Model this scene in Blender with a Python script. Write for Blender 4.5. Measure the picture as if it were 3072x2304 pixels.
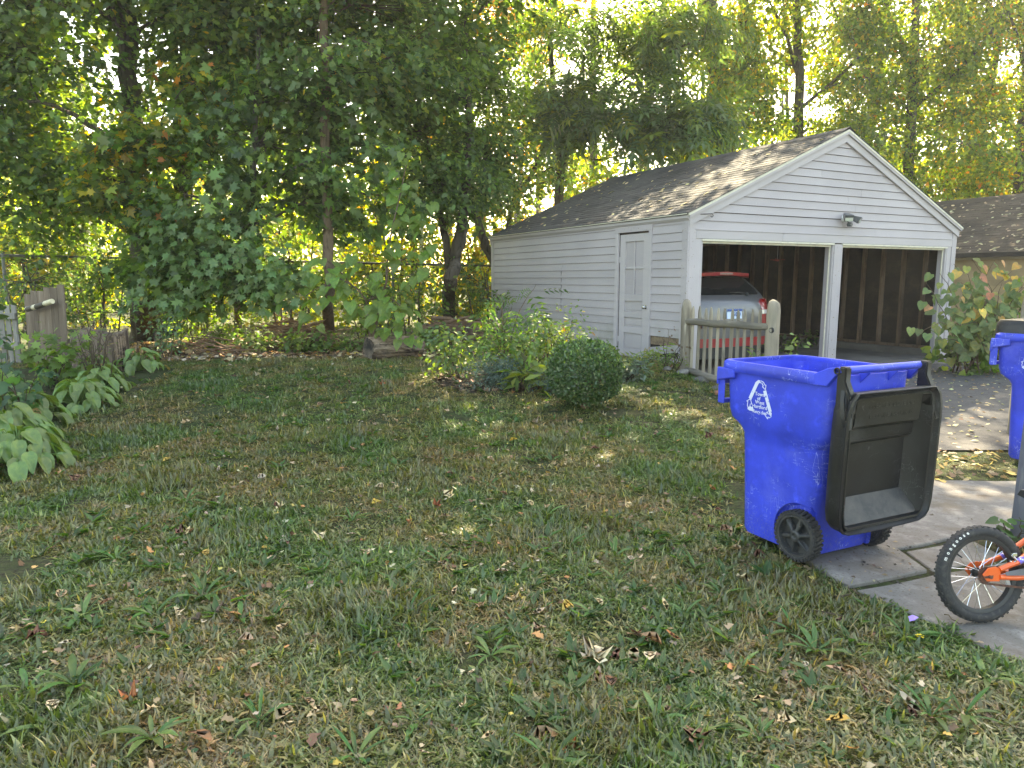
import bpy, bmesh, math, random
import numpy as np
from mathutils import Vector, Matrix, Euler

for o in list(bpy.data.objects):
    bpy.data.objects.remove(o)
SC = bpy.context.scene
COL = SC.collection
R = math.radians

# ------------------------------------------------------------------ camera
cam_data = bpy.data.cameras.new('camera')
cam_data.sensor_width = 36.0
cam_data.lens = 25.185
cam_data.clip_start = 0.05
cam_data.clip_end = 600.0
cam = bpy.data.objects.new('camera', cam_data)
COL.objects.link(cam)
cam.location = (0.0, 0.0, 1.6)
cam.rotation_euler = (R(90.0 - 8.342), 0.0, 0.0)
SC.camera = cam

# ------------------------------------------------------------------ sky, sun, exposure
SUN_EL, SUN_AZ = 41.0, 12.0            # azimuth measured from +Y towards +X
world = bpy.data.worlds.new('World')
SC.world = world
world.use_nodes = True
wn = world.node_tree
wn.nodes.clear()
w_out = wn.nodes.new('ShaderNodeOutputWorld')
w_bg = wn.nodes.new('ShaderNodeBackground')
w_sky = wn.nodes.new('ShaderNodeTexSky')
w_sky.sky_type = 'NISHITA'
w_sky.sun_disc = False
w_sky.sun_elevation = R(SUN_EL)
w_sky.sun_rotation = R(SUN_AZ)
w_sky.altitude = 40.0
w_sky.air_density = 1.0
w_sky.dust_density = 2.2
w_sky.ozone_density = 1.0
w_bg.inputs['Strength'].default_value = 0.15
wn.links.new(w_sky.outputs[0], w_bg.inputs['Color'])
wn.links.new(w_bg.outputs[0], w_out.inputs['Surface'])

sun_data = bpy.data.lights.new('sun', 'SUN')
sun_data.energy = 5.0
sun_data.angle = R(0.53)
sun_data.color = (1.0, 0.94, 0.84)
sun = bpy.data.objects.new('sun', sun_data)
COL.objects.link(sun)
sun_dir = Vector((math.sin(R(SUN_AZ)) * math.cos(R(SUN_EL)), math.cos(R(SUN_AZ)) * math.cos(R(SUN_EL)), math.sin(R(SUN_EL))))
sun.rotation_euler = sun_dir.to_track_quat('Z', 'Y').to_euler()
sun.location = (4, 20, 25)

SC.view_settings.view_transform = 'Standard'
SC.view_settings.look = 'None'
SC.view_settings.gamma = 1.0
SC.view_settings.use_curve_mapping = False
SC.view_settings.exposure = 2.8
SC.view_settings.use_white_balance = True            # the phone balanced for the open shade
SC.view_settings.white_balance_temperature = 9000
SC.view_settings.white_balance_tint = 5

SC.render.engine = 'CYCLES'
cy = SC.cycles
cy.max_bounces = 7
cy.diffuse_bounces = 4
cy.glossy_bounces = 3
cy.transmission_bounces = 5
cy.transparent_max_bounces = 8
cy.volume_bounces = 0
cy.sample_clamp_indirect = 6.0
cy.caustics_reflective = False
cy.caustics_refractive = False
cy.use_denoising = True
cy.use_adaptive_sampling = True
cy.adaptive_threshold = 0.015

rng = np.random.default_rng(7)
random.seed(7)

# ------------------------------------------------------------------ terrain height
GO = np.array([2.483, 10.281])                       # garage: front left corner on the plan
GY = 0.4759
GA = np.array([math.cos(GY), math.sin(GY)])          # along the front
GB = np.array([-math.sin(GY), math.cos(GY)])         # into the depth
GW, GD = 6.157, 6.342

def sm(t):
    t = np.clip(t, 0, 1)
    return t * t * (3 - 2 * t)

def gz(x, y, bumps=True):
    x = np.asarray(x, float); y = np.asarray(y, float)
    lawn = 0.36 * sm((y - 4.0) / 6.5)
    drive = 0.02 + 0.12 * sm((y - 5.0) / 7.0)
    xb = 1.62 + (y - 4.0) * 0.16
    t = sm((x - (xb - 0.3)) / 0.75)
    z = lawn * (1 - t) + drive * t
    if bumps:
        k = (1 - t)
        z = z + k * (0.012 * np.sin(2.1 * x + 0.7 * y) * np.sin(1.7 * y - 0.6 * x + 1.0) + 0.006 * np.sin(5.3 * x + 1.9) * np.sin(4.7 * y + 0.4))
    lx = (x - GO[0]) * GA[0] + (y - GO[1]) * GA[1]
    ly = (x - GO[0]) * GB[0] + (y - GO[1]) * GB[1]
    ins = sm((lx - 0.02) / 0.1) * sm((GW - 0.02 - lx) / 0.1) * sm((ly - 0.02) / 0.1) * sm((GD - 0.02 - ly) / 0.1)
    return z * (1 - ins) + 0.02 * ins

def G3(x, y, dz=0.0):
    return (x, y, float(gz(x, y)) + dz)

# ------------------------------------------------------------------ materials
def lin(c):
    return tuple(c) + (1.0,) if len(c) == 3 else c

class NT:
    def __init__(self, name):
        self.m = bpy.data.materials.new(name)
        self.m.use_nodes = True
        self.t = self.m.node_tree
        self.t.nodes.clear()
        self.out = self.n('ShaderNodeOutputMaterial')
    def n(self, kind, **kw):
        nd = self.t.nodes.new(kind)
        for k, v in kw.items():
            setattr(nd, k, v)
        return nd
    def l(self, a, b):
        self.t.links.new(a, b)
    def coord(self, kind='world', stretch=(1, 1, 1)):
        if kind == 'world':
            src = self.n('ShaderNodeNewGeometry').outputs['Position']
        else:
            src = self.n('ShaderNodeTexCoord').outputs['Object']
            oi = self.n('ShaderNodeObjectInfo')
            ad = self.n('ShaderNodeVectorMath', operation='ADD')
            ml = self.n('ShaderNodeVectorMath', operation='SCALE')
            ml.inputs[0].default_value = (37.0, 11.0, 23.0)
            self.l(oi.outputs['Random'], ml.inputs['Scale'])
            mp0 = self.n('ShaderNodeMapping')
            mp0.inputs['Scale'].default_value = stretch
            self.l(src, mp0.inputs['Vector'])
            self.l(mp0.outputs[0], ad.inputs[0]); self.l(ml.outputs[0], ad.inputs[1])
            return ad.outputs[0]
        mp = self.n('ShaderNodeMapping')
        mp.inputs['Scale'].default_value = stretch
        self.l(src, mp.inputs['Vector'])
        return mp.outputs[0]
    def noise(self, co, scale, detail=4.0, rough=0.6):
        nd = self.n('ShaderNodeTexNoise')
        nd.inputs['Scale'].default_value = scale
        nd.inputs['Detail'].default_value = detail
        nd.inputs['Roughness'].default_value = rough
        self.l(co, nd.inputs['Vector'])
        return nd.outputs['Fac']
    def ramp(self, fac, lo, hi):
        mr = self.n('ShaderNodeMapRange')
        mr.inputs['From Min'].default_value = lo
        mr.inputs['From Max'].default_value = hi
        self.l(fac, mr.inputs['Value'])
        return mr.outputs['Result']
    def mix(self, fac, a, b):
        mx = self.n('ShaderNodeMix', data_type='RGBA')
        if hasattr(fac, 'default_value'): self.l(fac, mx.inputs['Factor'])
        else: mx.inputs['Factor'].default_value = fac
        for v, s in ((a, mx.inputs['A']), (b, mx.inputs['B'])):
            if hasattr(v, 'default_value'): self.l(v, s)
            else: s.default_value = lin(v)
        return mx.outputs['Result']

def mk(name, base, rough=0.6, var=(), bump=(), coord='world', stretch=(1, 1, 1), metal=0.0, spec=0.5, rand=0.0, coat=0.0):
    """Principled material; var: (scale, colour, lo, hi[, detail]) noise patches; bump: (scale, strength, distance)."""
    N = NT(name)
    co = N.coord(coord, stretch)
    col = None
    cur = base
    for v in var:
        f = N.ramp(N.noise(co, v[0], v[4] if len(v) > 4 else 4.0), v[2], v[3])
        cur = N.mix(f, cur, v[1])
    p = N.n('ShaderNodeBsdfPrincipled')
    if rand > 0:
        oi = N.n('ShaderNodeObjectInfo')
        hs = N.n('ShaderNodeHueSaturation')
        mr = N.n('ShaderNodeMapRange')
        mr.inputs['To Min'].default_value = 1 - rand
        mr.inputs['To Max'].default_value = 1 + rand
        N.l(oi.outputs['Random'], mr.inputs['Value'])
        N.l(mr.outputs['Result'], hs.inputs['Value'])
        if hasattr(cur, 'default_value'): N.l(cur, hs.inputs['Color'])
        else: hs.inputs['Color'].default_value = lin(cur)
        cur = hs.outputs['Color']
    if hasattr(cur, 'default_value'): N.l(cur, p.inputs['Base Color'])
    else: p.inputs['Base Color'].default_value = lin(cur)
    p.inputs['Roughness'].default_value = rough
    p.inputs['Metallic'].default_value = metal
    p.inputs['Specular IOR Level'].default_value = spec
    p.inputs['Coat Weight'].default_value = coat
    nrm = None
    for b in bump:
        bp = N.n('ShaderNodeBump')
        bp.inputs['Strength'].default_value = b[1]
        bp.inputs['Distance'].default_value = b[2]
        N.l(N.noise(co, b[0], 5.0), bp.inputs['Height'])
        if nrm is not None: N.l(nrm, bp.inputs['Normal'])
        nrm = bp.outputs['Normal']
    if nrm is not None: N.l(nrm, p.inputs['Normal'])
    N.l(p.outputs[0], N.out.inputs['Surface'])
    return N.m

def leaf_mat(name, base=None, trans=0.45, gloss=0.03, rough=0.5, warm=(1.75, 1.75, 0.55), rand=0.25, bumpscale=0.0):
    """Thin leaf: diffuse + translucent + a little gloss; colour from the point attribute col or a base colour."""
    N = NT(name)
    if base is None:
        at = N.n('ShaderNodeAttribute', attribute_name='col')
        cur = at.outputs['Color']
    else:
        oi = N.n('ShaderNodeObjectInfo')
        hs = N.n('ShaderNodeHueSaturation')
        mr = N.n('ShaderNodeMapRange')
        mr.inputs['To Min'].default_value = 1 - rand
        mr.inputs['To Max'].default_value = 1 + rand
        mh = N.n('ShaderNodeMapRange')
        mh.inputs['To Min'].default_value = 0.475
        mh.inputs['To Max'].default_value = 0.515
        N.l(oi.outputs['Random'], mr.inputs['Value']); N.l(oi.outputs['Random'], mh.inputs['Value'])
        N.l(mr.outputs['Result'], hs.inputs['Value']); N.l(mh.outputs['Result'], hs.inputs['Hue'])
        co = N.coord('world')
        f = N.ramp(N.noise(co, 22.0, 3.0), 0.42, 0.72)
        b2 = tuple(min(1.0, c * k) for c, k in zip(base, (1.7, 1.35, 1.1)))
        N.l(N.mix(f, base, b2), hs.inputs['Color'])
        cur = hs.outputs['Color']
    tc = N.n('ShaderNodeVectorMath', operation='MULTIPLY')
    tc.inputs[1].default_value = warm
    N.l(cur, tc.inputs[0])
    d = N.n('ShaderNodeBsdfDiffuse'); N.l(cur, d.inputs['Color'])
    t = N.n('ShaderNodeBsdfTranslucent'); N.l(tc.outputs[0], t.inputs['Color'])
    g = N.n('ShaderNodeBsdfGlossy'); g.inputs['Roughness'].default_value = rough
    g.inputs['Color'].default_value = (0.9, 0.9, 0.9, 1)
    m1 = N.n('ShaderNodeMixShader'); m1.inputs[0].default_value = trans
    N.l(d.outputs[0], m1.inputs[1]); N.l(t.outputs[0], m1.inputs[2])
    m2 = N.n('ShaderNodeMixShader'); m2.inputs[0].default_value = gloss
    N.l(m1.outputs[0], m2.inputs[1]); N.l(g.outputs[0], m2.inputs[2])
    N.l(m2.outputs[0], N.out.inputs['Surface'])
    return N.m

# ------------------------------------------------------------------ mesh helpers
class MB:
    """Collects vertices and faces for one mesh."""
    def __init__(self):
        self.v = []; self.f = []; self.mi = []; self.cur = 0
    def add(self, vs, fs):
        k = len(self.v)
        self.v += [tuple(p) for p in vs]
        self.f += [tuple(i + k for i in f) for f in fs]
        self.mi += [self.cur] * len(fs)
        return self
    def box(self, c, s, M=None, top=None):
        hx, hy, hz = s[0] / 2, s[1] / 2, s[2] / 2
        tx, ty = top if top else (1, 1)
        vs = [(-hx, -hy, -hz), (hx, -hy, -hz), (hx, hy, -hz), (-hx, hy, -hz), (-hx * tx, -hy * ty, hz), (hx * tx, -hy * ty, hz), (hx * tx, hy * ty, hz), (-hx * tx, hy * ty, hz)]
        c = Vector(c)
        vs = [((M @ Vector(p)) if M is not None else Vector(p)) + c for p in vs]
        return self.add(vs, [(0, 3, 2, 1), (4, 5, 6, 7), (0, 1, 5, 4), (1, 2, 6, 5), (2, 3, 7, 6), (3, 0, 4, 7)])
    def hexa(self, p):
        """eight corners: bottom four ccw, top four ccw"""
        return self.add(p, [(0, 3, 2, 1), (4, 5, 6, 7), (0, 1, 5, 4), (1, 2, 6, 5), (2, 3, 7, 6), (3, 0, 4, 7)])
    def tube(self, pts, rad, n=8, cap=True, wob=0.0, seed=0):
        pts = [Vector(p) for p in pts]
        if not hasattr(rad, '__len__'): rad = [rad] * len(pts)
        rr = random.Random(seed)
        prev = None; vs = []
        for i, p in enumerate(pts):
            d = (pts[min(i + 1, len(pts) - 1)] - pts[max(i - 1, 0)])
            if d.length < 1e-9: d = Vector((0, 0, 1))
            d.normalize()
            if prev is None:
                a = d.orthogonal().normalized()
            else:
                a = prev - d * prev.dot(d)
                if a.length < 1e-6: a = d.orthogonal()
                a.normalize()
            prev = a; b = d.cross(a)
            for k in range(n):
                t = 2 * math.pi * k / n
                r = rad[i] * (1 + wob * (rr.random() - 0.5) * 2)
                vs.append(p + a * math.cos(t) * r + b * math.sin(t) * r)
        fs = []
        for i in range(len(pts) - 1):
            for k in range(n):
                k2 = (k + 1) % n
                fs.append((i * n + k, i * n + k2, (i + 1) * n + k2, (i + 1) * n + k))
        if cap:
            fs.append(tuple(reversed(range(n)))); fs.append(tuple(range((len(pts) - 1) * n, len(pts) * n)))
        return self.add(vs, fs)
    def rings(self, rings, close=True, cap0=False, cap1=False):
        """loft between rings of equal point count"""
        n = len(rings[0]); vs = [p for r in rings for p in r]; fs = []
        for i in range(len(rings) - 1):
            for k in range(n if close else n - 1):
                k2 = (k + 1) % n
                fs.append((i * n + k, i * n + k2, (i + 1) * n + k2, (i + 1) * n + k))
        if cap0: fs.append(tuple(reversed(range(n))))
        if cap1: fs.append(tuple(range((len(rings) - 1) * n, len(rings) * n)))
        return self.add(vs, fs)
    def prism(self, poly, z0, z1):
        """vertical prism over a ccw plan polygon; z0, z1 numbers or functions of x, y"""
        f0 = z0 if callable(z0) else (lambda x, y: z0)
        f1 = z1 if callable(z1) else (lambda x, y: z1)
        n = len(poly)
        vs = [(x, y, f0(x, y)) for x, y in poly] + [(x, y, f1(x, y)) for x, y in poly]
        fs = [tuple(reversed(range(n))), tuple(range(n, 2 * n))] + [(i, (i + 1) % n, n + (i + 1) % n, n + i) for i in range(n)]
        return self.add(vs, fs)
    def extr(self, poly3, off):
        """extrude a planar 3-D polygon by a vector"""
        n = len(poly3); off = Vector(off)
        vs = [Vector(p) for p in poly3] + [Vector(p) + off for p in poly3]
        fs = [tuple(reversed(range(n))), tuple(range(n, 2 * n))] + [(i, (i + 1) % n, n + (i + 1) % n, n + i) for i in range(n)]
        return self.add(vs, fs)
    def mesh(self, name, mats, smooth=False, bevel=0.0, recalc=True, xf=None, segs=1):
        me = bpy.data.meshes.new(name)
        v = self.v if xf is None else [tuple(xf @ Vector(p)) for p in self.v]
        me.from_pydata(v, [], self.f)
        if not isinstance(mats, (list, tuple)): mats = [mats]
        for m in mats: me.materials.append(m)
        if len(mats) > 1: me.polygons.foreach_set('material_index', self.mi)
        if recalc or bevel > 0:
            bm = bmesh.new(); bm.from_mesh(me)
            if recalc: bmesh.ops.recalc_face_normals(bm, faces=bm.faces)
            if bevel > 0:
                es = [e for e in bm.edges if len(e.link_faces) == 2 and e.calc_face_angle(0) > 0.6]
                bmesh.ops.bevel(bm, geom=es, offset=bevel, segments=segs, affect='EDGES', clamp_overlap=True)
            bm.to_mesh(me); bm.free()
        if smooth:
            me.polygons.foreach_set('use_smooth', [True] * len(me.polygons))
            me.set_sharp_from_angle(angle=R(40))
        me.update()
        return me

def link(name, me, parent=None, M=None, label=None, cat=None, group=None, kind=None):
    o = bpy.data.objects.new(name, me)
    COL.objects.link(o)
    if parent is not None: o.parent = parent
    if M is not None: o.matrix_local = M
    if label: o['label'] = label
    if cat: o['category'] = cat
    if group: o['group'] = group
    if kind: o['kind'] = kind
    return o

def thing(name, label, cat, loc=(0, 0, 0), rz=0.0, group=None):
    o = bpy.data.objects.new(name, None)
    o.empty_display_size = 0.1
    COL.objects.link(o)
    o.location = loc; o.rotation_euler = (0, 0, rz)
    o['label'] = label; o['category'] = cat
    if group: o['group'] = group
    return o

def T(x, y, z): return Matrix.Translation((x, y, z))
def RX(a): return Matrix.Rotation(a, 4, 'X')
def RY(a): return Matrix.Rotation(a, 4, 'Y')
def RZ(a): return Matrix.Rotation(a, 4, 'Z')

def text_mesh(s, size, mat, extrude=0.001, offset=0.0, align='CENTER', spacing=1.0):
    cu = bpy.data.curves.new('lettering', 'FONT')
    cu.body = s; cu.size = size; cu.extrude = extrude; cu.offset = offset
    cu.align_x = align; cu.align_y = 'CENTER'; cu.space_character = spacing
    cu.resolution_u = 3
    ob = bpy.data.objects.new('lettering', cu)
    COL.objects.link(ob)
    dg = bpy.context.evaluated_depsgraph_get()
    me = bpy.data.meshes.new_from_object(ob.evaluated_get(dg))
    bpy.data.objects.remove(ob); bpy.data.curves.remove(cu)
    me.materials.clear(); me.materials.append(mat)
    return me

# ------------------------------------------------------------------ leaf templates (unit size, in the XY plane, stem at origin, tip along +Y)
def fan(outline, cen, droop=0.12, fold=0.10):
    v = [(cen[0], cen[1], 0.0)] + [(x, y, 0.0) for x, y in outline]
    v = np.array(v, float)
    v[:, 2] = fold * np.abs(v[:, 0]) - droop * (v[:, 1] ** 2)
    n = len(outline)
    f = np.array([(0, 1 + i, 1 + (i + 1) % n) for i in range(n)], int)
    return v, f
MAPLE_OL = [(0, 0), (.34, -.10), (.20, .14), (.56, .30), (.34, .40), (.42, .62), (.15, .54), (.0, 1.0), (-.15, .54), (-.42, .62), (-.34, .40), (-.56, .30), (-.20, .14), (-.34, -.10)]
MAPLE = fan(MAPLE_OL, (0, .30))
MAPLE6 = fan([(0, 0), (.48, .14), (.20, .34), (.34, .60), (0, 1.0), (-.34, .60), (-.20, .34), (-.48, .14)], (0, .34))
def quad_leaf(w=.5):
    v = np.array([(0, 0, 0), (w / 2, .42, .05), (0, 1, -.1), (-w / 2, .42, .05)], float)
    return v, np.array([(0, 1, 2), (0, 2, 3)], int)
OVAL2 = quad_leaf(.62)
SLIM2 = quad_leaf(.30)
HEART = fan([(0, .02), (.26, -.10), (.47, .12), (.42, .45), (.2, .78), (0, 1.0), (-.2, .78), (-.42, .45), (-.47, .12), (-.26, -.10)], (0, .32), droop=.18, fold=.16)
OVAL = fan([(0, 0), (.2, .14), (.27, .42), (.18, .75), (0, 1.0), (-.18, .75), (-.27, .42), (-.2, .14)], (0, .42))
def pinnate(pairs=5, w=.10):
    vs, fs = [], []
    for i in range(pairs):
        y = .12 + .8 * i / (pairs - 1)
        L = .36 * (1 - .45 * (y - .2))
        for s in (-1, 1):
            k = len(vs)
            vs += [(0, y, 0), (s * L * .5, y + .06 + w * .4, .0), (s * L, y + .16, -.07), (s * L * .5, y + .06 - w * .6, -.01)]
            fs += [(k, k + 1, k + 2), (k, k + 2, k + 3)]
    k = len(vs)
    vs += [(0, .9, 0), (.06, 1.0, 0), (0, 1.18, -.1), (-.06, 1.0, 0)]
    fs += [(k, k + 1, k + 2), (k, k + 2, k + 3)]
    v = np.array(vs, float); v[:, 2] -= .22 * v[:, 1] ** 2
    return v, np.array(fs, int)
PINNATE = pinnate()

def norm(a):
    return a / np.maximum(np.linalg.norm(a, axis=-1, keepdims=True), 1e-9)

def leaf_mesh(name, tpl, P, Nn, D, S, C, mat):
    """P positions, Nn normals, D stem-to-tip directions, S sizes, C colours -> one mesh of separate leaves"""
    v, f = tpl
    n = len(P)
    Nn = norm(Nn); D = norm(D - Nn * (D * Nn).sum(-1, keepdims=True)); X = np.cross(D, Nn)
    S = np.asarray(S, float).reshape(-1, 1, 1)
    V = (X[:, None, :] * v[None, :, 0:1] + D[:, None, :] * v[None, :, 1:2] + Nn[:, None, :] * v[None, :, 2:3]) * S + P[:, None, :]
    Fc = (f[None] + (np.arange(n) * len(v))[:, None, None]).reshape(-1, 3)
    V = V.reshape(-1, 3)
    me = bpy.data.meshes.new(name)
    me.vertices.add(len(V)); me.vertices.foreach_set('co', V.astype(np.float32).ravel())
    me.loops.add(len(Fc) * 3); me.loops.foreach_set('vertex_index', Fc.astype(np.int32).ravel())
    me.polygons.add(len(Fc)); me.polygons.foreach_set('loop_start', np.arange(0, len(Fc) * 3, 3, dtype=np.int32))
    at = me.attributes.new('col', 'FLOAT_COLOR', 'POINT')
    cc = np.concatenate([np.repeat(np.asarray(C, float), len(v), axis=0), np.ones((len(V), 1))], 1)
    at.data.foreach_set('color', cc.astype(np.float32).ravel())
    me.materials.append(mat)
    me.update(calc_edges=True)
    return me

def pick_cols(n, palette, r, jit=0.22):
    cols = np.array([p[0] for p in palette], float); w = np.array([p[1] for p in palette], float); w /= w.sum()
    c = cols[r.choice(len(cols), n, p=w)]
    return np.clip(c * (1 + jit * r.standard_normal((n, 1))) * (1 + .06 * r.standard_normal((n, 3))), 0.004, 0.9)

def rot_from(normal, direction):
    n = Vector(normal).normalized(); d = Vector(direction)
    d = (d - n * d.dot(n)).normalized(); x = d.cross(n)
    return Matrix(((x.x, d.x, n.x), (x.y, d.y, n.y), (x.z, d.z, n.z))).to_4x4()

# ------------------------------------------------------------------ material library
M = {}
def soil_mat():
    N = NT('lawn_soil')
    co = N.coord('world')
    f1 = N.ramp(N.noise(co, 0.9, 5), .40, .62)
    f2 = N.ramp(N.noise(co, 26, 4), .40, .66)
    f3 = N.ramp(N.noise(co, 5.0, 4), .45, .65)
    c = N.mix(f3, (.050, .062, .022), (.085, .075, .040))
    c = N.mix(f1, c, (.045, .070, .022))
    c = N.mix(f2, c, (.030, .026, .017))
    p = N.n('ShaderNodeBsdfPrincipled'); p.inputs['Roughness'].default_value = .95; p.inputs['Specular IOR Level'].default_value = .15
    N.l(c, p.inputs['Base Color'])
    b = N.n('ShaderNodeBump'); b.inputs['Strength'].default_value = .8; b.inputs['Distance'].default_value = .03
    N.l(N.noise(co, 40, 5), b.inputs['Height']); N.l(b.outputs[0], p.inputs['Normal'])
    N.l(p.outputs[0], N.out.inputs['Surface'])
    return N.m
M['soil'] = soil_mat()
M['asphalt'] = mk('asphalt', (.060, .060, .064), .92, var=[(2.2, (.085, .083, .080), .42, .66), (130, (.14, .135, .13), .60, .70, 2.0), (9, (.042, .042, .046), .5, .7)], bump=[(160, .55, .01), (6, .3, .03)], spec=.25)
M['concrete'] = mk('concrete', (.185, .170, .155), .9, var=[(1.6, (.165, .150, .133), .40, .62), (9, (.29, .272, .25), .48, .72), (70, (.12, .105, .09), .56, .70, 3.0), (4.5, (.115, .092, .073), .56, .70), (2.6, (.13, .108, .085), .55, .68, 8.0)], bump=[(120, .4, .006), (12, .25, .01)], spec=.2)
M['slab'] = mk('garage_slab', (.16, .148, .135), .9, var=[(1.3, (.10, .092, .085), .40, .62), (40, (.21, .19, .17), .6, .72)], bump=[(60, .4, .01)], spec=.2)
M['bed_soil'] = mk('bed_soil', (.055, .042, .030), .95, var=[(7, (.085, .062, .042), .45, .65), (60, (.025, .02, .015), .5, .7)], bump=[(25, .9, .04)], spec=.1)
M['gravel'] = mk('gravel', (.30, .28, .25), .9, rand=.3, var=[(30, (.18, .165, .15), .45, .65)], spec=.2)

# ------------------------------------------------------------------ ground: one sheet to the horizon
def axis(lo, hi, step, far, n):
    core = np.arange(lo, hi + 1e-6, step)
    k = np.linspace(0, 1, n + 1)[1:] ** 2.2
    return np.concatenate([(lo - far * k)[::-1], core, hi + far * k])
gx = axis(-8.0, 9.5, .10, 190, 16)
gyv = axis(0.4, 18.0, .10, 190, 16)
XX, YY = np.meshgrid(gx, gyv)
ZZ = gz(XX, YY)
gv = np.stack([XX, YY, ZZ], -1).reshape(-1, 3)
nx_, ny_ = len(gx), len(gyv)
ii = (np.arange(ny_ - 1)[:, None] * nx_ + np.arange(nx_ - 1)[None]).ravel()
gf = np.stack([ii, ii + 1, ii + nx_ + 1, ii + nx_], -1)
gme = bpy.data.meshes.new('ground')
gme.vertices.add(len(gv)); gme.vertices.foreach_set('co', gv.astype(np.float32).ravel())
gme.loops.add(len(gf) * 4); gme.loops.foreach_set('vertex_index', gf.astype(np.int32).ravel())
gme.polygons.add(len(gf)); gme.polygons.foreach_set('loop_start', np.arange(0, len(gf) * 4, 4, dtype=np.int32))
gme.polygons.foreach_set('use_smooth', np.ones(len(gf), bool))
gme.materials.append(M['soil']); gme.update(calc_edges=True)
link('ground', gme, kind='structure')

def to_l(x, y):
    return (x - GO[0]) * GA[0] + (y - GO[1]) * GA[1], (x - GO[0]) * GB[0] + (y - GO[1]) * GB[1]
def to_w(lx, ly):
    p = GO + GA * lx + GB * ly
    return float(p[0]), float(p[1])

def drape(name, inside, x0, x1, y0, y1, step, dz, mat, edge=.0):
    xs = np.arange(x0, x1 + step / 2, step); ys = np.arange(y0, y1 + step / 2, step)
    X, Y_ = np.meshgrid(xs, ys)
    Z = gz(X, Y_, False) + dz + edge * np.sin(7 * X + 3 * Y_) * np.sin(5 * Y_ - 4 * X)
    keep = inside(X, Y_)
    v = np.stack([X, Y_, Z], -1).reshape(-1, 3); w = len(xs)
    fs = []
    for j in range(len(ys) - 1):
        for i in range(w - 1):
            if keep[j, i] and keep[j, i + 1] and keep[j + 1, i] and keep[j + 1, i + 1]:
                fs.append((j * w + i, j * w + i + 1, (j + 1) * w + i + 1, (j + 1) * w + i))
    used = sorted(set(k for f in fs for k in f)); mp = {k: n for n, k in enumerate(used)}
    mb = MB(); mb.add([tuple(v[k]) for k in used], [tuple(mp[k] for k in f) for f in fs])
    return link(name, mb.mesh(name, mat, smooth=True, recalc=False), kind='structure')

def drive_left(y):
    return 2.35 + (y - 6.2) * .26 + .06 * np.sin(2.3 * y) + .03 * np.sin(7.1 * y)
def in_drive(X, Y_):
    lx, ly = to_l(X, Y_)
    front = 6.32 + .05 * np.sin(3.1 * X) + .03 * np.sin(8.3 * X) + .03 * (X - 3.8)
    k = (Y_ > front) & (X > drive_left(Y_)) & (ly < -.42)
    k &= ~((lx > 5.75) & (ly > -1.15 - .25 * np.sin(2 * lx)))
    return k
drape('driveway', in_drive, 2.0, 26.0, 6.2, 14.0, .07, .016, M['asphalt'])

def in_apron(X, Y_):
    lx, ly = to_l(X, Y_)
    return (lx > .35) & (lx < 5.85) & (ly > -.60) & (ly < .10)
apv = []
ap = MB()
for i in range(4):
    a0, a1 = .30 + i * 1.40, .30 + (i + 1) * 1.40 - .012
    q = [to_w(a0, -.50 + .02 * i), to_w(a1, -.50 + .02 * (i + 1)), to_w(a1, .02), to_w(a0, .02)]
    zf = lambda x, y: .172 + .02 * to_l(x, y)[1]
    ap.prism(q, .05, zf)
link('apron', ap.mesh('apron', M['slab'], bevel=.008), kind='structure')

# ------------------------------------------------------------------ concrete path of separate slabs
path = bpy.data.objects.new('path', None); COL.objects.link(path); path['kind'] = 'structure'
def slab(poly, z, tilt=(0, 0)):
    mb = MB()
    cx = sum(p[0] for p in poly) / len(poly); cy_ = sum(p[1] for p in poly) / len(poly)
    # break the long edges so that the outline is not ruler straight
    pts = []
    rr = random.Random(int(z * 1e4) + len(poly))
    for i in range(len(poly)):
        a, b = Vector(poly[i]), Vector(poly[(i + 1) % len(poly)])
        k = max(1, int((b - a).length / .16))
        nrm = Vector((-(b - a).y, (b - a).x)).normalized()
        for j in range(k):
            p = a.lerp(b, j / k)
            if 0 < j: p = p + nrm * rr.uniform(-.011, .011)
            pts.append((p.x, p.y))
    mb.prism(pts, -.10, lambda x, y: z + tilt[0] * (x - cx) + tilt[1] * (y - cy_))
    return link('slab', mb.mesh('slab', M['concrete'], bevel=.006), parent=path)
slab([(2.85, 1.55), (3.25, 1.8), (3.0, 3.05), (2.86, 3.875), (2.285, 3.672), (1.76, 3.472), (2.11, 2.78)], .030, (.0, -.006))
slab([(1.735, 3.505), (2.255, 3.70), (2.262, 4.02), (2.80, 4.225), (3.30, 4.30), (4.60, 4.62), (4.6, 5.36), (3.25, 5.47), (2.05, 5.50), (1.74, 4.5), (1.60, 4.1)], .040, (.004, -.004))
slab([(2.295, 3.715), (2.83, 3.905), (2.80, 4.185), (2.298, 3.992)], .026, (-.01, .012))
slab([(4.63, 4.62), (6.6, 5.1), (6.4, 5.55), (4.63, 5.36)], .030)

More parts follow.
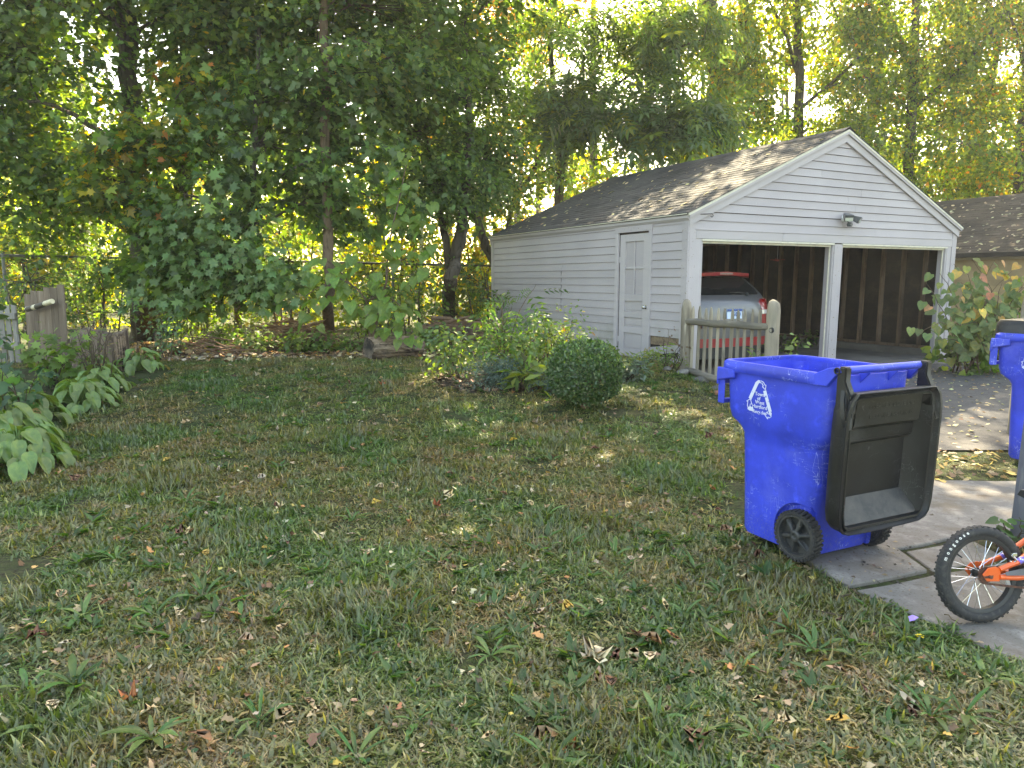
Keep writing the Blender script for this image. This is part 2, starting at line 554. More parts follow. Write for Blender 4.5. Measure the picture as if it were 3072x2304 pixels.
# ------------------------------------------------------------------ garage
PAINT = (.40, .362, .378)
def siding_mat(name, base, peel=.0, algae=True):
    N = NT(name)
    co = N.coord('world')
    cs = N.coord('world', (1, 1, .12))
    oi = N.n('ShaderNodeObjectInfo')
    c = N.mix(N.ramp(N.noise(co, 1.1, 4), .35, .7), base, tuple(k * .90 for k in base))
    hv = N.n('ShaderNodeHueSaturation')
    mr = N.n('ShaderNodeMapRange'); mr.inputs['To Min'].default_value = .94; mr.inputs['To Max'].default_value = 1.05
    N.l(oi.outputs['Random'], mr.inputs['Value']); N.l(mr.outputs[0], hv.inputs['Value']); N.l(c, hv.inputs['Color'])
    c = hv.outputs['Color']
    if algae:
        sep = N.n('ShaderNodeSeparateXYZ'); g = N.n('ShaderNodeNewGeometry'); N.l(g.outputs['Position'], sep.inputs[0])
        low = N.ramp(sep.outputs['Z'], 1.05, .40)
        mm = N.n('ShaderNodeMath', operation='MULTIPLY'); N.l(low, mm.inputs[0]); N.l(N.ramp(N.noise(co, 3.2, 5), .38, .62), mm.inputs[1])
        m2 = N.n('ShaderNodeMath', operation='MULTIPLY'); N.l(mm.outputs[0], m2.inputs[0]); m2.inputs[1].default_value = .75
        c = N.mix(m2.outputs[0], c, (.20, .215, .13))
    c = N.mix(N.ramp(N.noise(co, 46, 3), .735, .75), c, (.72, .70, .66))
    c = N.mix(N.ramp(N.noise(co, 31, 4), .745 - peel, .76 - peel), c, (.24, .19, .14))
    p = N.n('ShaderNodeBsdfPrincipled'); p.inputs['Roughness'].default_value = .62; p.inputs['Specular IOR Level'].default_value = .35
    N.l(c, p.inputs['Base Color'])
    b = N.n('ShaderNodeBump'); b.inputs['Strength'].default_value = .25; b.inputs['Distance'].default_value = .004
    N.l(N.noise(co, 60, 5), b.inputs['Height']); N.l(b.outputs[0], p.inputs['Normal'])
    N.l(p.outputs[0], N.out.inputs['Surface'])
    return N.m
M['siding'] = siding_mat('siding_paint', PAINT)
M['trim'] = siding_mat('trim_paint', (.43, .392, .405), peel=.02, algae=False)
M['worn_trim'] = siding_mat('worn_trim_paint', (.415, .375, .39), peel=.10, algae=False)
M['cream'] = mk('cream_edge', (.62, .58, .47), .6, var=[(12, (.50, .47, .40), .5, .7)])
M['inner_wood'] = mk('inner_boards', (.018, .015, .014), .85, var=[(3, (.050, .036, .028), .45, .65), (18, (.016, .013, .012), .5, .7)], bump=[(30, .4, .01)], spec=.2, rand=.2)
M['stud'] = mk('stud_wood', (.19, .125, .09), .8, var=[(9, (.10, .065, .05), .42, .62), (40, (.24, .17, .12), .55, .7)], coord='object', stretch=(1, 1, .15), spec=.2, rand=.45)
M['shingle'] = mk('roof_shingle', (.060, .062, .066), .92, var=[(220, (.12, .12, .12), .52, .68, 2.0), (1.4, (.045, .046, .05), .4, .65)], bump=[(200, .5, .006)], spec=.2, rand=.28)
M['raw_wood'] = mk('raw_wood', (.23, .17, .115), .85, var=[(14, (.14, .10, .07), .45, .65)], coord='object', stretch=(.2, 1, 1), spec=.2)
M['steel'] = mk('brushed_steel', (.62, .62, .63), .25, metal=1.0)
M['black_iron'] = mk('black_iron', (.02, .02, .022), .5, spec=.4)
M['grey_plastic'] = mk('grey_lamp_housing', (.085, .09, .095), .45, var=[(30, (.13, .13, .13), .5, .7)])
M['lamp_glass'] = mk('lamp_glass', (.42, .44, .38), .15, spec=.7)
M['white_plastic'] = mk('white_plastic', (.75, .75, .74), .5)

garage = thing('garage', 'grey clapboard two-car garage with gabled shingle roof and both doors open', 'garage', (GO[0], GO[1], 0.0), GY)
Z0L, ZEAVE, ZRIDGE = .36, 2.505, 3.875
EXP = .1262
def wood_box(name, c, s, mat, M4=None, parent=None, bevel=.0, label=None):
    mb = MB(); mb.box((0, 0, 0), s)
    o = link(name, mb.mesh(name, mat, bevel=bevel), parent=garage if parent is None else parent, M=T(*c) @ (M4 if M4 is not None else Matrix.Identity(4)), label=label)
    return o

def clap(p0, p1, z, h, out, cut0=0.0, cut1=0.0, mat='siding', zr=0.0, th=.024):
    """one clapboard between plan points p0 and p1 (local), lower edge z; out = outward plan normal; cut = inset of the top corners (gable slope)"""
    p0 = Vector(p0); p1 = Vector(p1); n = Vector(out)
    d = (p1 - p0); L = d.length; d.normalize()
    mb = MB()
    a = lambda s, w, zz: (p0.x + d.x * s + n.x * w, p0.y + d.y * s + n.y * w, zz)
    h -= .0165; mb.hexa([a(0, .002, z), a(L, .002, z + zr), a(L, th, z + zr), a(0, th, z), a(cut0, .001, z + h), a(L - cut1, .001, z + h + zr), a(L - cut1, .009, z + h + zr), a(cut0, .009, z + h)])  # boards stop short; the dark gap stands in for the lap shadow
    return link('clapboard', mb.mesh('clapboard', M[mat]), parent=garage)

# --- walls behind the boards (dark sheathing seen from inside; in the clapboard gaps it imitates shadow lines), each a panel
def sheath(x0, x1, y0, y1, z0, z1):
    mb = MB(); mb.box(((x0 + x1) / 2, (y0 + y1) / 2, (z0 + z1) / 2), (x1 - x0, y1 - y0, z1 - z0))
    return link('sheathing', mb.mesh('sheathing', M['inner_wood']), parent=garage)
DX0, DX1 = .853, 1.625          # side door between these depths on the left wall
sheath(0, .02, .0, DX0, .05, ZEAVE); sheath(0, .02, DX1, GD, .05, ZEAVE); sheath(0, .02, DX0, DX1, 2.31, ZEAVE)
# inside boards of the back and right walls, laid one by one
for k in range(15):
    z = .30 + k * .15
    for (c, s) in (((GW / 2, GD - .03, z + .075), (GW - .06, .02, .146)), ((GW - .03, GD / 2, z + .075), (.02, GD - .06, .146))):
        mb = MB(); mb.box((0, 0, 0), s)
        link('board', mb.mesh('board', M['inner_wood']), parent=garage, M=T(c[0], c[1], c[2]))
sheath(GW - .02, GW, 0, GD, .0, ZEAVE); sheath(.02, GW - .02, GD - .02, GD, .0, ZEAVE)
# curb under the right and back walls
cb = MB(); cb.box((GW - .08, GD / 2, .22), (.16, GD - .02, .17)); cb.box((GW / 2, GD - .08, .22), (GW - .02, .16, .166))
link('curb', cb.mesh('curb', M['slab'], bevel=.01), parent=garage)
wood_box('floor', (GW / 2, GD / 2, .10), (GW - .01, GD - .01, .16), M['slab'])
# studs
smb = MB(); smb.box((0, 0, 0), (.045, .09, 2.16)); stud_back = smb.mesh('stud', M['stud'])
smb = MB(); smb.box((0, 0, 0), (.09, .045, 2.16)); stud_side = smb.mesh('stud', M['stud'])
for i in range(13):
    x = .35 + i * .455
    if x < GW - .15: link('stud', stud_back, parent=garage, M=T(x, GD - .087, .31 + 1.08) @ RY(R(random.uniform(-.4, .4))))
for i in range(14):
    y = .46 + i * .425
    if y < GD - .2: link('stud', stud_side, parent=garage, M=T(GW - .087, y, .31 + 1.08) @ RX(R(random.uniform(-.5, .5))))
for i in range(12):
    y = DX1 + .15 + i * .42
    if y < GD - .2: link('stud', stud_side, parent=garage, M=T(.067, y, .31 + 1.08))
wood_box('sill_plate', (GW - .087, GD / 2, .34), (.09, GD - .2, .05), M['stud'])
wood_box('top_plate', (GW - .087, GD / 2, 2.46), (.09, GD - .2, .06), M['stud'])
wood_box('top_plate', (GW / 2, GD - .087, 2.46), (GW - .2, .09, .06), M['stud'])
wood_box('tie_beam', (GW / 2, GD * .36, 2.46), (GW - .1, .05, .12), M['stud'])
wood_box('tie_beam', (GW / 2, GD * .70, 2.46), (GW - .1, .05, .12), M['stud'])

# --- left wall clapboards
nrow = int(round((ZEAVE - .02 - Z0L) / EXP))
DT0, DT1 = DX0 - .075, DX1 + .085        # outer edges of the door trim
for k in range(nrow):
    z = Z0L + k * EXP
    h = min(EXP + .012, ZEAVE - .015 - z)
    if z + .5 * EXP > 2.405:
        clap((0, GD - .09), (0, .10), z, h, (-1, 0))
    else:
        # rear run, in two lengths on some rows
        if k in (6, 7, 8, 9, 10, 11):
            clap((0, GD - .09), (0, 3.418), z, h, (-1, 0)); clap((0, 3.412), (0, DT1), z, h, (-1, 0))
        elif k % 3 == 1:
            c = 2.6 + (k * 37 % 19) * .12
            clap((0, GD - .09), (0, c + .0015), z, h, (-1, 0)); clap((0, c - .0015), (0, DT1), z, h, (-1, 0))
        else:
            clap((0, GD - .09), (0, DT1), z, h, (-1, 0))
        if k == 1:
            o = clap((0, DT0), (0, .115), z - .035, h * .95, (-1.3, 0), zr=.085); o['label'] = 'loose clapboard hanging at a slant'
        elif k == 2:
            pass
        elif k > 2:
            clap((0, DT0), (0, .10), z + .006, h, (-1, 0))
        else:
            clap((0, DT0), (0, .10), z - .05, h, (-1, 0), zr=.02)
# bare wood where a board has slipped
mb = MB(); mb.box((-.002, (DT0 + .10) / 2, Z0L + 2.5 * EXP), (.006, DT0 - .12, EXP * .98)); link('bare_board', mb.mesh('bare_board', M['raw_wood']), parent=garage, label='bare brown wood where a clapboard has slipped')
mb = MB(); mb.box((.012, GD / 2, .22), (.03, GD - .02, .30)); link('foundation', mb.mesh('foundation', M['concrete']), parent=garage)
# crack line standing on the wall
mb = MB(); mb.tube([(-.016, 3.415, 1.80), (-.017, 3.41, 1.5), (-.016, 3.414, 1.2), (-.017, 3.405, 1.04)], .004, 5); link('crack_line', mb.mesh('crack_line', M['black_iron']), parent=garage, label='thin dark crack line running down the side wall')
# corner boards
def board(name, x0, x1, y0, y1, z0, z1, mat='trim', bevel=.003, label=None):
    mb = MB(); mb.box((0, 0, 0), (x1 - x0, y1 - y0, z1 - z0))
    return link(name, mb.mesh(name, M[mat], bevel=bevel), parent=garage, M=T((x0 + x1) / 2, (y0 + y1) / 2, (z0 + z1) / 2), label=label)
board('corner_board', -.030, -.001, -.030, .098, .30, ZEAVE - .03, 'worn_trim')
board('corner_board', -.030, -.001, GD - .095, GD + .02, .30, ZEAVE - .03)
board('corner_board', .0005, .115, -.030, -.001, .16, ZEAVE - .02, 'worn_trim')
board('corner_board', GW - .115, GW + .002, -.030, -.001, .13, ZEAVE - .02, 'worn_trim')
board('corner_board', GW + .003, GW + .022, -.020, .09, .13, ZEAVE - .03)
# front posts and jambs: left pier, centre post, right pier
board('pier', .117, .232, -.017, .08, .15, 2.285, 'trim')
board('pier', GW - .232, GW - .117, -.017, .08, .13, 2.285, 'trim')
cp = board('door_post', GW / 2 - .088, GW / 2 + .092, -.022, .10, .16, 2.15, 'worn_trim', label='paint-worn post between the two door openings')
JZ = 2.135
for (x0, x1, s) in ((.233, .263, 1), (GW / 2 - .118, GW / 2 - .090, -1), (GW / 2 + .094, GW / 2 + .122, 1), (GW - .263, GW - .233, -1)):
    board('jamb', x0, x1, -.010, .135, .16, JZ, 'trim')
    xs = x0 - .022 if s < 0 else x1
    board('jamb_stop', xs + .001, xs + .021, .03, .05, .16, JZ - .012, 'cream')
for (x0, x1) in ((.236, GW / 2 - .091), (GW / 2 + .095, GW - .236)):
    board('head_jamb', x0, x1, -.026, .12, JZ, JZ + .028, 'cream')
    board('head_stop', x0 + .03, x1 - .03, .02, .05, JZ - .03, JZ - .001, 'cream')
# header boards over the doors, in two lengths, with a drip edge
board('header_board', .118, 1.822, -.028, -.002, 2.166, 2.285, 'trim')
board('header_board', 1.826, GW - .118, -.028, -.002, 2.166, 2.285, 'trim')
board('drip_edge', .100, GW - .100, -.036, -.002, 2.286, 2.302, 'worn_trim')
sheath(.12, GW - .12, .0, .02, 2.16, ZEAVE)
# gable clapboards
SLOPE = (ZRIDGE - ZEAVE) / (GW / 2)
def xl(z): return max(.116, (z - ZEAVE + .02) / SLOPE + .03)
gexp = .1215
joins = {0: 3.95, 1: 3.15, 2: None, 3: 3.42, 4: 3.24, 5: 3.55, 6: None, 7: 2.6}
for k in range(13):
    z = 2.303 + k * gexp
    h = gexp + .010
    if z > ZRIDGE - .16: break
    a0, a1 = xl(z), xl(z + h)
    j = joins.get(k)
    segs = [(a0, GW - a0)] if not j else [(a0, j - .0015), (j + .0015, GW - a0)]
    for i, (s, e) in enumerate(segs):
        dz = -.004 if (j and i == 0 and k == 1) else 0
        clap((s, 0), (e, 0), z + dz, h, (0, -1), cut0=(a1 - a0) if s == a0 else 0, cut1=(a1 - a0) if e == GW - a0 else 0, mat='siding')
gp = MB(); gp.extr([(.02, .0, ZEAVE), (GW - .02, .0, ZEAVE), (GW / 2, .0, ZRIDGE - .04)], (0, .02, 0)); link('gable_sheathing', gp.mesh('gable_sheathing', M['inner_wood']), parent=garage)
gp = MB(); gp.extr([(.02, GD - .02, ZEAVE), (GW - .02, GD - .02, ZEAVE), (GW / 2, GD - .02, ZRIDGE - .04)], (0, .02, 0)); link('gable_sheathing', gp.mesh('gable_sheathing', M['siding']), parent=garage)

# --- roof: decks, rakes, fascia, shingles
ROH, EOH = .085, .075       # overhang at the gables and eaves
tanS = SLOPE; cosS = 1 / math.sqrt(1 + tanS ** 2); sinS = tanS * cosS
for s in (0, 1):
    y0, y1 = -ROH + .02, GD + .06
    pts = []
    for (x, up) in ((-EOH, 0), (GW / 2, 0), (GW / 2, .022), (-EOH, .022)):
        z = ZEAVE + .012 + x * tanS + up
        pts.append((x if s == 0 else GW - x, y0, z))
    mb = MB(); mb.extr(pts, (0, y1 - y0, 0)); link('roof_deck', mb.mesh('roof_deck', M['inner_wood']), parent=garage)
    # rake board on the front gable, two layers: wide board and cream edge strip
    def rake(name, yA, yB, lo, hi, mat, x_lo):
        pts = []
        for (x, w) in ((x_lo, lo), (GW / 2, lo), (GW / 2, hi), (x_lo, hi)):
            pts.append((x if s == 0 else GW - x, yA, ZEAVE + .012 + x * tanS + w))
        mb = MB(); mb.extr(pts, (0, yB - yA, 0)); link(name, mb.mesh(name, M[mat]), parent=garage)
    rake('rake_board', -.052, -.002, -.165, -.052, 'trim', -.022)
    rake('rake_moulding', -ROH + .003, -.004, -.050, -.014, 'trim', -.05)
    rake('rake_edge', -ROH - .004, -ROH + .045, -.012, .019, 'cream', -EOH + .004)
    rake('rake_board', GD + .005, GD + .045, -.165, -.01, 'trim', -.04)
mb = MB(); mb.extr([(-.062, -.05, ZEAVE - .058), (-.030, -.05, ZEAVE - .095), (-.003, -.05, ZEAVE - .09), (-.003, -.05, ZEAVE - .004), (-.062, -.05, ZEAVE - .012)], (0, GD + .09, 0)); link('fascia', mb.mesh('fascia', M['trim']), parent=garage)
mb = MB(); mb.box((-.078, GD / 2, ZEAVE - .006), (.02, GD + .10, .012)); link('drip_edge', mb.mesh('drip_edge', M['cream']), parent=garage)
mb = MB(); mb.box((GW + .04, GD / 2, ZEAVE - .03), (.05, GD + .10, .07)); link('fascia', mb.mesh('fascia', M['trim']), parent=garage)
# right wall outside boards: seen from a step to the right only
for k in range(17):
    z = .2 + k * .135
    clap((GW, .10), (GW, GD - .02), z, .145, (1, 0))
# shingles: three-tab strips on the left slope, the nearest 300 as parts
slope_len = (GW / 2 + EOH) / cosS
CEX = .140
ncourse = int(slope_len / CEX) + 1
TABW = .305
def slope_pt(u, y, w, s=0):
    x = -EOH + u * cosS
    z = ZEAVE + .036 - EOH * tanS + u * sinS
    x2 = x - sinS * w; z2 = z + cosS * w
    return (x2 if s == 0 else GW - x2, y, z2)
smesh = []
for vrt in range(5):
    rr = random.Random(vrt)
    mb = MB()
    l_, r_ = .002 + rr.uniform(0, .003), TABW - .005 - rr.uniform(0, .003)
    b = [rr.uniform(-.006, .006) for _ in range(2)]; lift = [rr.uniform(.006, .014) for _ in range(2)]
    # local: x along the eave, y up the slope, z off the roof
    mb.hexa([(l_, b[0], .003), (r_, b[1], .003), (r_, CEX * 1.12, .000), (l_, CEX * 1.12, .0), (l_, b[0], lift[0]), (r_, b[1], lift[1]), (r_, CEX * 1.12, .004), (l_, CEX * 1.12, .004)])
    smesh.append(mb)
sme = [m.mesh('shingle', M['shingle']) for m in smesh]
def frame(u, y, s):
    o = Vector(slope_pt(u, y, 0, s)); up = (Vector(slope_pt(u + 1, y, 0, s)) - o); al = Vector((0, 1 if s else -1, 0))
    n = al.cross(up)
    return Matrix(((al.x, up.x, n.x, o.x), (al.y, up.y, n.y, o.y), (al.z, up.z, n.z, o.z), (0, 0, 0, 1)))
rest = MB(); tabs = []
for s in (0, 1):
    for c in range(ncourse):
        u = c * CEX
        if u + CEX * 1.1 > slope_len: break
        off = (c % 2) * TABW / 2 + (c % 3) * .02
        y = -ROH - .012 - off
        while y < GD + .06:
            ya, yb = max(y, -ROH - .012), min(y + TABW, GD + .07)
            if yb - ya > .04:
                tabs.append((s, u, ya, yb, y))
            y += TABW
tabs_near = [t for t in tabs if t[0] == 0 and abs((t[3] - t[2]) - TABW) < 1e-6]
tabs_near.sort(key=lambda t: t[2] * 1.0 + t[1] * .25)
near_set = set((t[1], t[2]) for t in tabs_near[:300])
for (s, u, ya, yb, y) in tabs:
    v = random.randrange(5)
    if s == 0 and (u, ya) in near_set and abs(yb - ya - TABW) < 1e-6:
        link('shingle', sme[v], parent=garage, M=frame(u, yb, 0))
    else:
        F_ = frame(u, yb if s == 0 else ya, s) @ Matrix.Diagonal(((yb - ya) / TABW, 1, 1, 1))
        rest.add([F_ @ Vector(p) for p in smesh[v].v], smesh[v].f)
link('shingles', rest.mesh('shingles', M['shingle']), parent=garage, kind='stuff')
# ridge caps
for i in range(21):
    y = -ROH - .01 + i * .308
    mb = MB()
    zt = ZEAVE + .052 + (GW / 2) * tanS
    mb.rings([[(GW / 2 - .14, yy, zt - .14 * tanS + .004 * q), (GW / 2, yy, zt + .012 + .008 * q), (GW / 2 + .14, yy, zt - .14 * tanS + .004 * q)] for yy, q in ((y, 1), (y + .33, 0))], close=False)
    o = link('ridge_shingle', mb.mesh('ridge_shingle', M['shingle']), parent=garage)

# --- side door with four panes over three panels
door = link('side_door', None, parent=garage, label='painted side door with four panes over three panels') if False else bpy.data.objects.new('side_door', None)
COL.objects.link(door); door.parent = garage; door.matrix_local = T(.010, DX1, .285) @ RZ(R(-90))
# local: x along the door towards the front, y outward is -y ... (x, y, z) with y negative outward
DW, DH = DX1 - DX0, 2.02
def dpart(name, x0, x1, z0, z1, y0, y1, mat='trim', bevel=.004):
    mb = MB(); mb.box((0, 0, 0), (x1 - x0, y1 - y0, z1 - z0))
    return link(name, mb.mesh(name, M[mat], bevel=bevel), parent=door, M=T((x0 + x1) / 2, (y0 + y1) / 2, (z0 + z1) / 2))
g_ = .008
dpart('stile', g_, .145, .01, DH - g_, -.012, .02); dpart('stile', DW - .155, DW - g_, .01, DH - g_, -.012, .02)
for (z0, z1) in ((.01, .47), (.585, .665 + .0), (.835, .875 + .0), (.955, 1.075), (DH - .125, DH - g_)):
    pass
rails = [(.01, .21), (.46, .565), (.705, .80), (.965, 1.075), (DH - .125, DH - g_)]
for z0, z1 in rails: dpart('rail', .146, DW - .156, z0, z1, -.0115, .02)
for z0, z1 in ((.211, .459), (.566, .704), (.801, .964)):
    dpart('panel', .146, DW - .156, z0, z1, .012, .018); dpart('panel_field', .172, DW - .182, z0 + .022, z1 - .022, .004, .013)
dpart('muntin', DW / 2 - .014 - .005, DW / 2 + .014 - .005, 1.076, DH - .126, -.008, .012)
zm = (1.076 + DH - .126) / 2
dpart('muntin', .146, DW / 2 - .0195, zm - .014, zm + .014, -.0075, .012); dpart('muntin', DW / 2 + .0095, DW - .156, zm - .014, zm + .014, -.0075, .012)
for (x0, x1) in ((.146, DW / 2 - .0195), (DW / 2 + .0095, DW - .156)):
    for (z0, z1) in ((1.076, zm - .0145), (zm + .0145, DH - .126)):
        dpart('pane', x0, x1, z0, z1, .012, .018, 'siding', bevel=0)
kn = MB()
kn.rings([[(math.cos(t) * r, -y, math.sin(t) * r) for t in np.linspace(0, 2 * math.pi, 14, endpoint=False)] for y, r in ((.012, .032), (.018, .032), (.020, .014), (.040, .013), (.046, .024), (.060, .029), (.072, .024), (.078, .010))], cap1=True)
link('knob', kn.mesh('knob', M['steel'], smooth=True), parent=door, M=T(DW - .062, 0, .885))
for z in (.35, 1.62):
    mb = MB(); mb.tube([(0, 0, -.045), (0, 0, .045)], .008, 8); link('hinge', mb.mesh('hinge', M['trim'], smooth=True), parent=door, M=T(.004, -.016, z))
# door trim
board('door_trim', -.038, -.001, DX1 + .003, DT1, .25, 2.322, 'trim'); board('door_trim', -.038, -.001, DT0, DX0 - .003, .22, 2.322, 'trim')
board('door_trim', -.039, -.001, DT0 - .006, DT1 + .006, 2.323, 2.412, 'worn_trim')
board('door_sill', -.04, .0, DX0, DX1, .235, .283, 'concrete')

# --- things fixed to the garage
flood = thing('flood_light', 'grey twin flood light with a motion sensor on the gable boards', 'flood light', to_w(3.17, -.03) + (2.56,), GY)
mb = MB(); mb.rings([[(math.cos(t) * r, -y, math.sin(t) * r) for t in np.linspace(0, 2 * math.pi, 16, endpoint=False)] for y, r in ((-.02, .062), (.018, .062), (.03, .045), (.034, .02))], cap0=True, cap1=True)
link('wall_plate', mb.mesh('wall_plate', M['white_plastic'], smooth=True), parent=flood)
def lamp_head(x, rz, dz):
    mb = MB()
    mb.hexa([(-.05, 0, -.045), (.05, 0, -.045), (.05, .07, -.03), (-.05, .07, -.03), (-.05, 0, .035), (.05, 0, .035), (.045, .07, .03), (-.045, .07, .03)])
    mb.hexa([(-.068, -.085, -.062), (.068, -.085, -.062), (.05, .0, -.046), (-.05, .0, -.046), (-.068, -.110, .048), (.068, -.110, .048), (.05, .0, .036), (-.05, .0, .036)])
    mb.tube([(0, .06, 0), (-x * .4, .085, -.01), (-x * .9, .07, -.012)], .012, 8)
    h = link('lamp_head', mb.mesh('lamp_head', M['grey_plastic'], bevel=.004), parent=flood, M=T(x, -.085, dz) @ RZ(rz) @ RX(R(22)))
    mb = MB(); mb.box((0, 0, 0), (.118, .004, .088)); link('lens', mb.mesh('lens', M['lamp_glass']), parent=h, M=T(0, -.1005, -.006) @ RX(R(-13)))
lamp_head(-.045, R(-35), .025); lamp_head(.115, R(30), .0)
mb = MB(); mb.tube([(0, -.03, -.03), (.01, -.06, -.06), (.015, -.075, -.085)], .010, 7); mb.rings([[(.015 + math.cos(t) * r, -.085 + y, -.105 + math.sin(t) * r * .85) for t in np.linspace(0, 2 * math.pi, 6, endpoint=False)] for y, r in ((.04, .02), (.02, .042), (-.02, .046), (-.04, .03))], cap0=True, cap1=True)
link('motion_sensor', mb.mesh('motion_sensor', M['grey_plastic']), parent=flood)

hook = thing('plant_hook', 'black iron plant hook with a curled end by the garage corner', 'plant hook', to_w(.07, -.022) + (2.47,), GY)
mb = MB(); mb.box((0, -.004, -.02), (.016, .006, .12))
pts = [(0, -.008, .02), (.06, -.02, .03), (.16, -.04, .035), (.26, -.06, .04)] + [(.27 + .022 * math.sin(t), -.065, .018 + .022 * math.cos(t)) for t in np.linspace(0, 4.4, 10)]
mb.tube(pts, .0055, 6); link('bracket', mb.mesh('bracket', M['black_iron'], smooth=True), parent=hook)

M['red_toy'] = mk('red_toy', (.42, .03, .03), .5)
toy = thing('toy_airplane', 'small red toy airplane hanging on a string in the left bay', 'toy', to_w(3.49, 1.6) + (1.93,), GY + .5)
mb = MB(); mb.tube([(-.10, 0, 0), (-.06, 0, .006), (.04, 0, .012), (.10, 0, .004)], [.008, .014, .020, .012], 8); link('fuselage', mb.mesh('fuselage', M['red_toy'], smooth=True), parent=toy)
mb = MB(); mb.box((.03, 0, .018), (.045, .26, .006)); link('wing', mb.mesh('wing', M['red_toy']), parent=toy)
mb = MB(); mb.box((-.09, 0, .022), (.03, .004, .04)); mb.box((-.09, 0, .006), (.03, .09, .004)); link('tail', mb.mesh('tail', M['red_toy']), parent=toy)
mb = MB(); mb.tube([(.02, 0, .02), (.02, 0, .60)], .003, 4); link('string', mb.mesh('string', M['white_plastic']), parent=toy)

# ------------------------------------------------------------------ neighbour's garage
M['brown_shingle'] = mk('brown_shingle', (.105, .078, .058), .92, var=[(150, (.17, .13, .10), .5, .68, 2.0), (1.1, (.075, .058, .045), .42, .62)], bump=[(120, .5, .01)], spec=.2, rand=.25)
M['tan_board'] = mk('tan_board', (.36, .265, .15), .75, var=[(3, (.27, .20, .115), .4, .7)], bump=[(40, .2, .005)], rand=.12)
M['dark_gutter'] = mk('dark_gutter', (.03, .026, .024), .5)
NX, NW, NY0, NY1 = 10.05, 6.2, -1.2, 6.6
ngar = thing('neighbour_garage', 'tan clapboard garage with brown shingle roof behind the leafy bush', 'garage', to_w(NX, 0) + (0.0,), GY)
NZE, NZR = 2.20, 3.72
nt = (NZR - NZE) / (NW / 2); nc = 1 / math.sqrt(1 + nt * nt); nsn = nt * nc
mb = MB(); mb.prism([(.02, NY0 + .02), (NW - .02, NY0 + .02), (NW - .02, NY1 - .02), (.02, NY1 - .02)], -.1, NZE); link('wall', mb.mesh('wall', M['tan_board']), parent=ngar)
for k in range(17):
    z = .02 + k * .13
    mb = MB(); mb.hexa([(-.018, NY0, z), (0, NY0, z), (0, NY1, z), (-.018, NY1, z), (-.006, NY0, z + .138), (0, NY0, z + .138), (0, NY1, z + .138), (-.006, NY1, z + .138)])
    link('clapboard', mb.mesh('clapboard', M['tan_board']), parent=ngar)
for y in (NY0, NY1 - .02):
    mb = MB(); mb.extr([(0, y, NZE), (NW, y, NZE), (NW / 2, y, NZR - .03)], (0, .02, 0)); link('gable', mb.mesh('gable', M['tan_board']), parent=ngar)
for s in (0, 1):
    q = [(-.14, -.14 * nt), (NW / 2, NW / 2 * nt), (NW / 2, NW / 2 * nt + .03), (-.14, -.14 * nt + .03)]
    mb = MB(); mb.extr([(x if s == 0 else NW - x, NY0 - .2, NZE + z) for x, z in q], (0, NY1 - NY0 + .4, 0)); link('roof', mb.mesh('roof', M['brown_shingle']), parent=ngar)
nsl = MB(); ntabs = []
def nframe(u, y, s):
    def pt(u_, y_): 
        x = -.14 + u_ * nc; return Vector((x if s == 0 else NW - x, y_, NZE + .034 - .14 * nt + u_ * nsn))
    o = pt(u, y); up = pt(u + 1, y) - o; al = Vector((0, 1 if s else -1, 0)); n = al.cross(up)
    return Matrix(((al.x, up.x, n.x, o.x), (al.y, up.y, n.y, o.y), (al.z, up.z, n.z, o.z), (0, 0, 0, 1)))
nme = [m.mesh('shingle', M['brown_shingle']) for m in smesh]
NSL = (NW / 2 + .14) / nc
for s in (0, 1):
    for c in range(int(NSL / CEX)):
        y = NY0 - .2 - (c % 2) * .15
        while y < NY1 + .2:
            ntabs.append((s, c * CEX, y)); y += TABW
for (s, u, y) in ntabs:
    F_ = nframe(u, y + TABW if s == 0 else y, s); v = random.randrange(5)
    if s == 0 and .2 < y < 4.6 and u > .3 and u < 3.0 and len([1]) and (hash((round(u, 2), round(y, 2))) % 100 < 62):
        link('shingle', nme[v], parent=ngar, M=F_)
    else:
        nsl.add([F_ @ Vector(p) for p in smesh[v].v], smesh[v].f)
link('shingles', nsl.mesh('shingles', M['brown_shingle']), parent=ngar, kind='stuff')
mb = MB(); mb.extr([(-.24, NY0 - .2, NZE - .12), (-.15, NY0 - .2, NZE - .12), (-.145, NY0 - .2, NZE - .02), (-.26, NY0 - .2, NZE - .02)], (0, NY1 - NY0 + .4, 0)); link('gutter', mb.mesh('gutter', M['dark_gutter']), parent=ngar)
mb = MB(); mb.box((-.03, (NY0 + NY1) / 2, NZE - .10), (.03, NY1 - NY0, .14)); link('fascia', mb.mesh('fascia', mk('cream_fascia', (.42, .37, .28), .7)), parent=ngar)

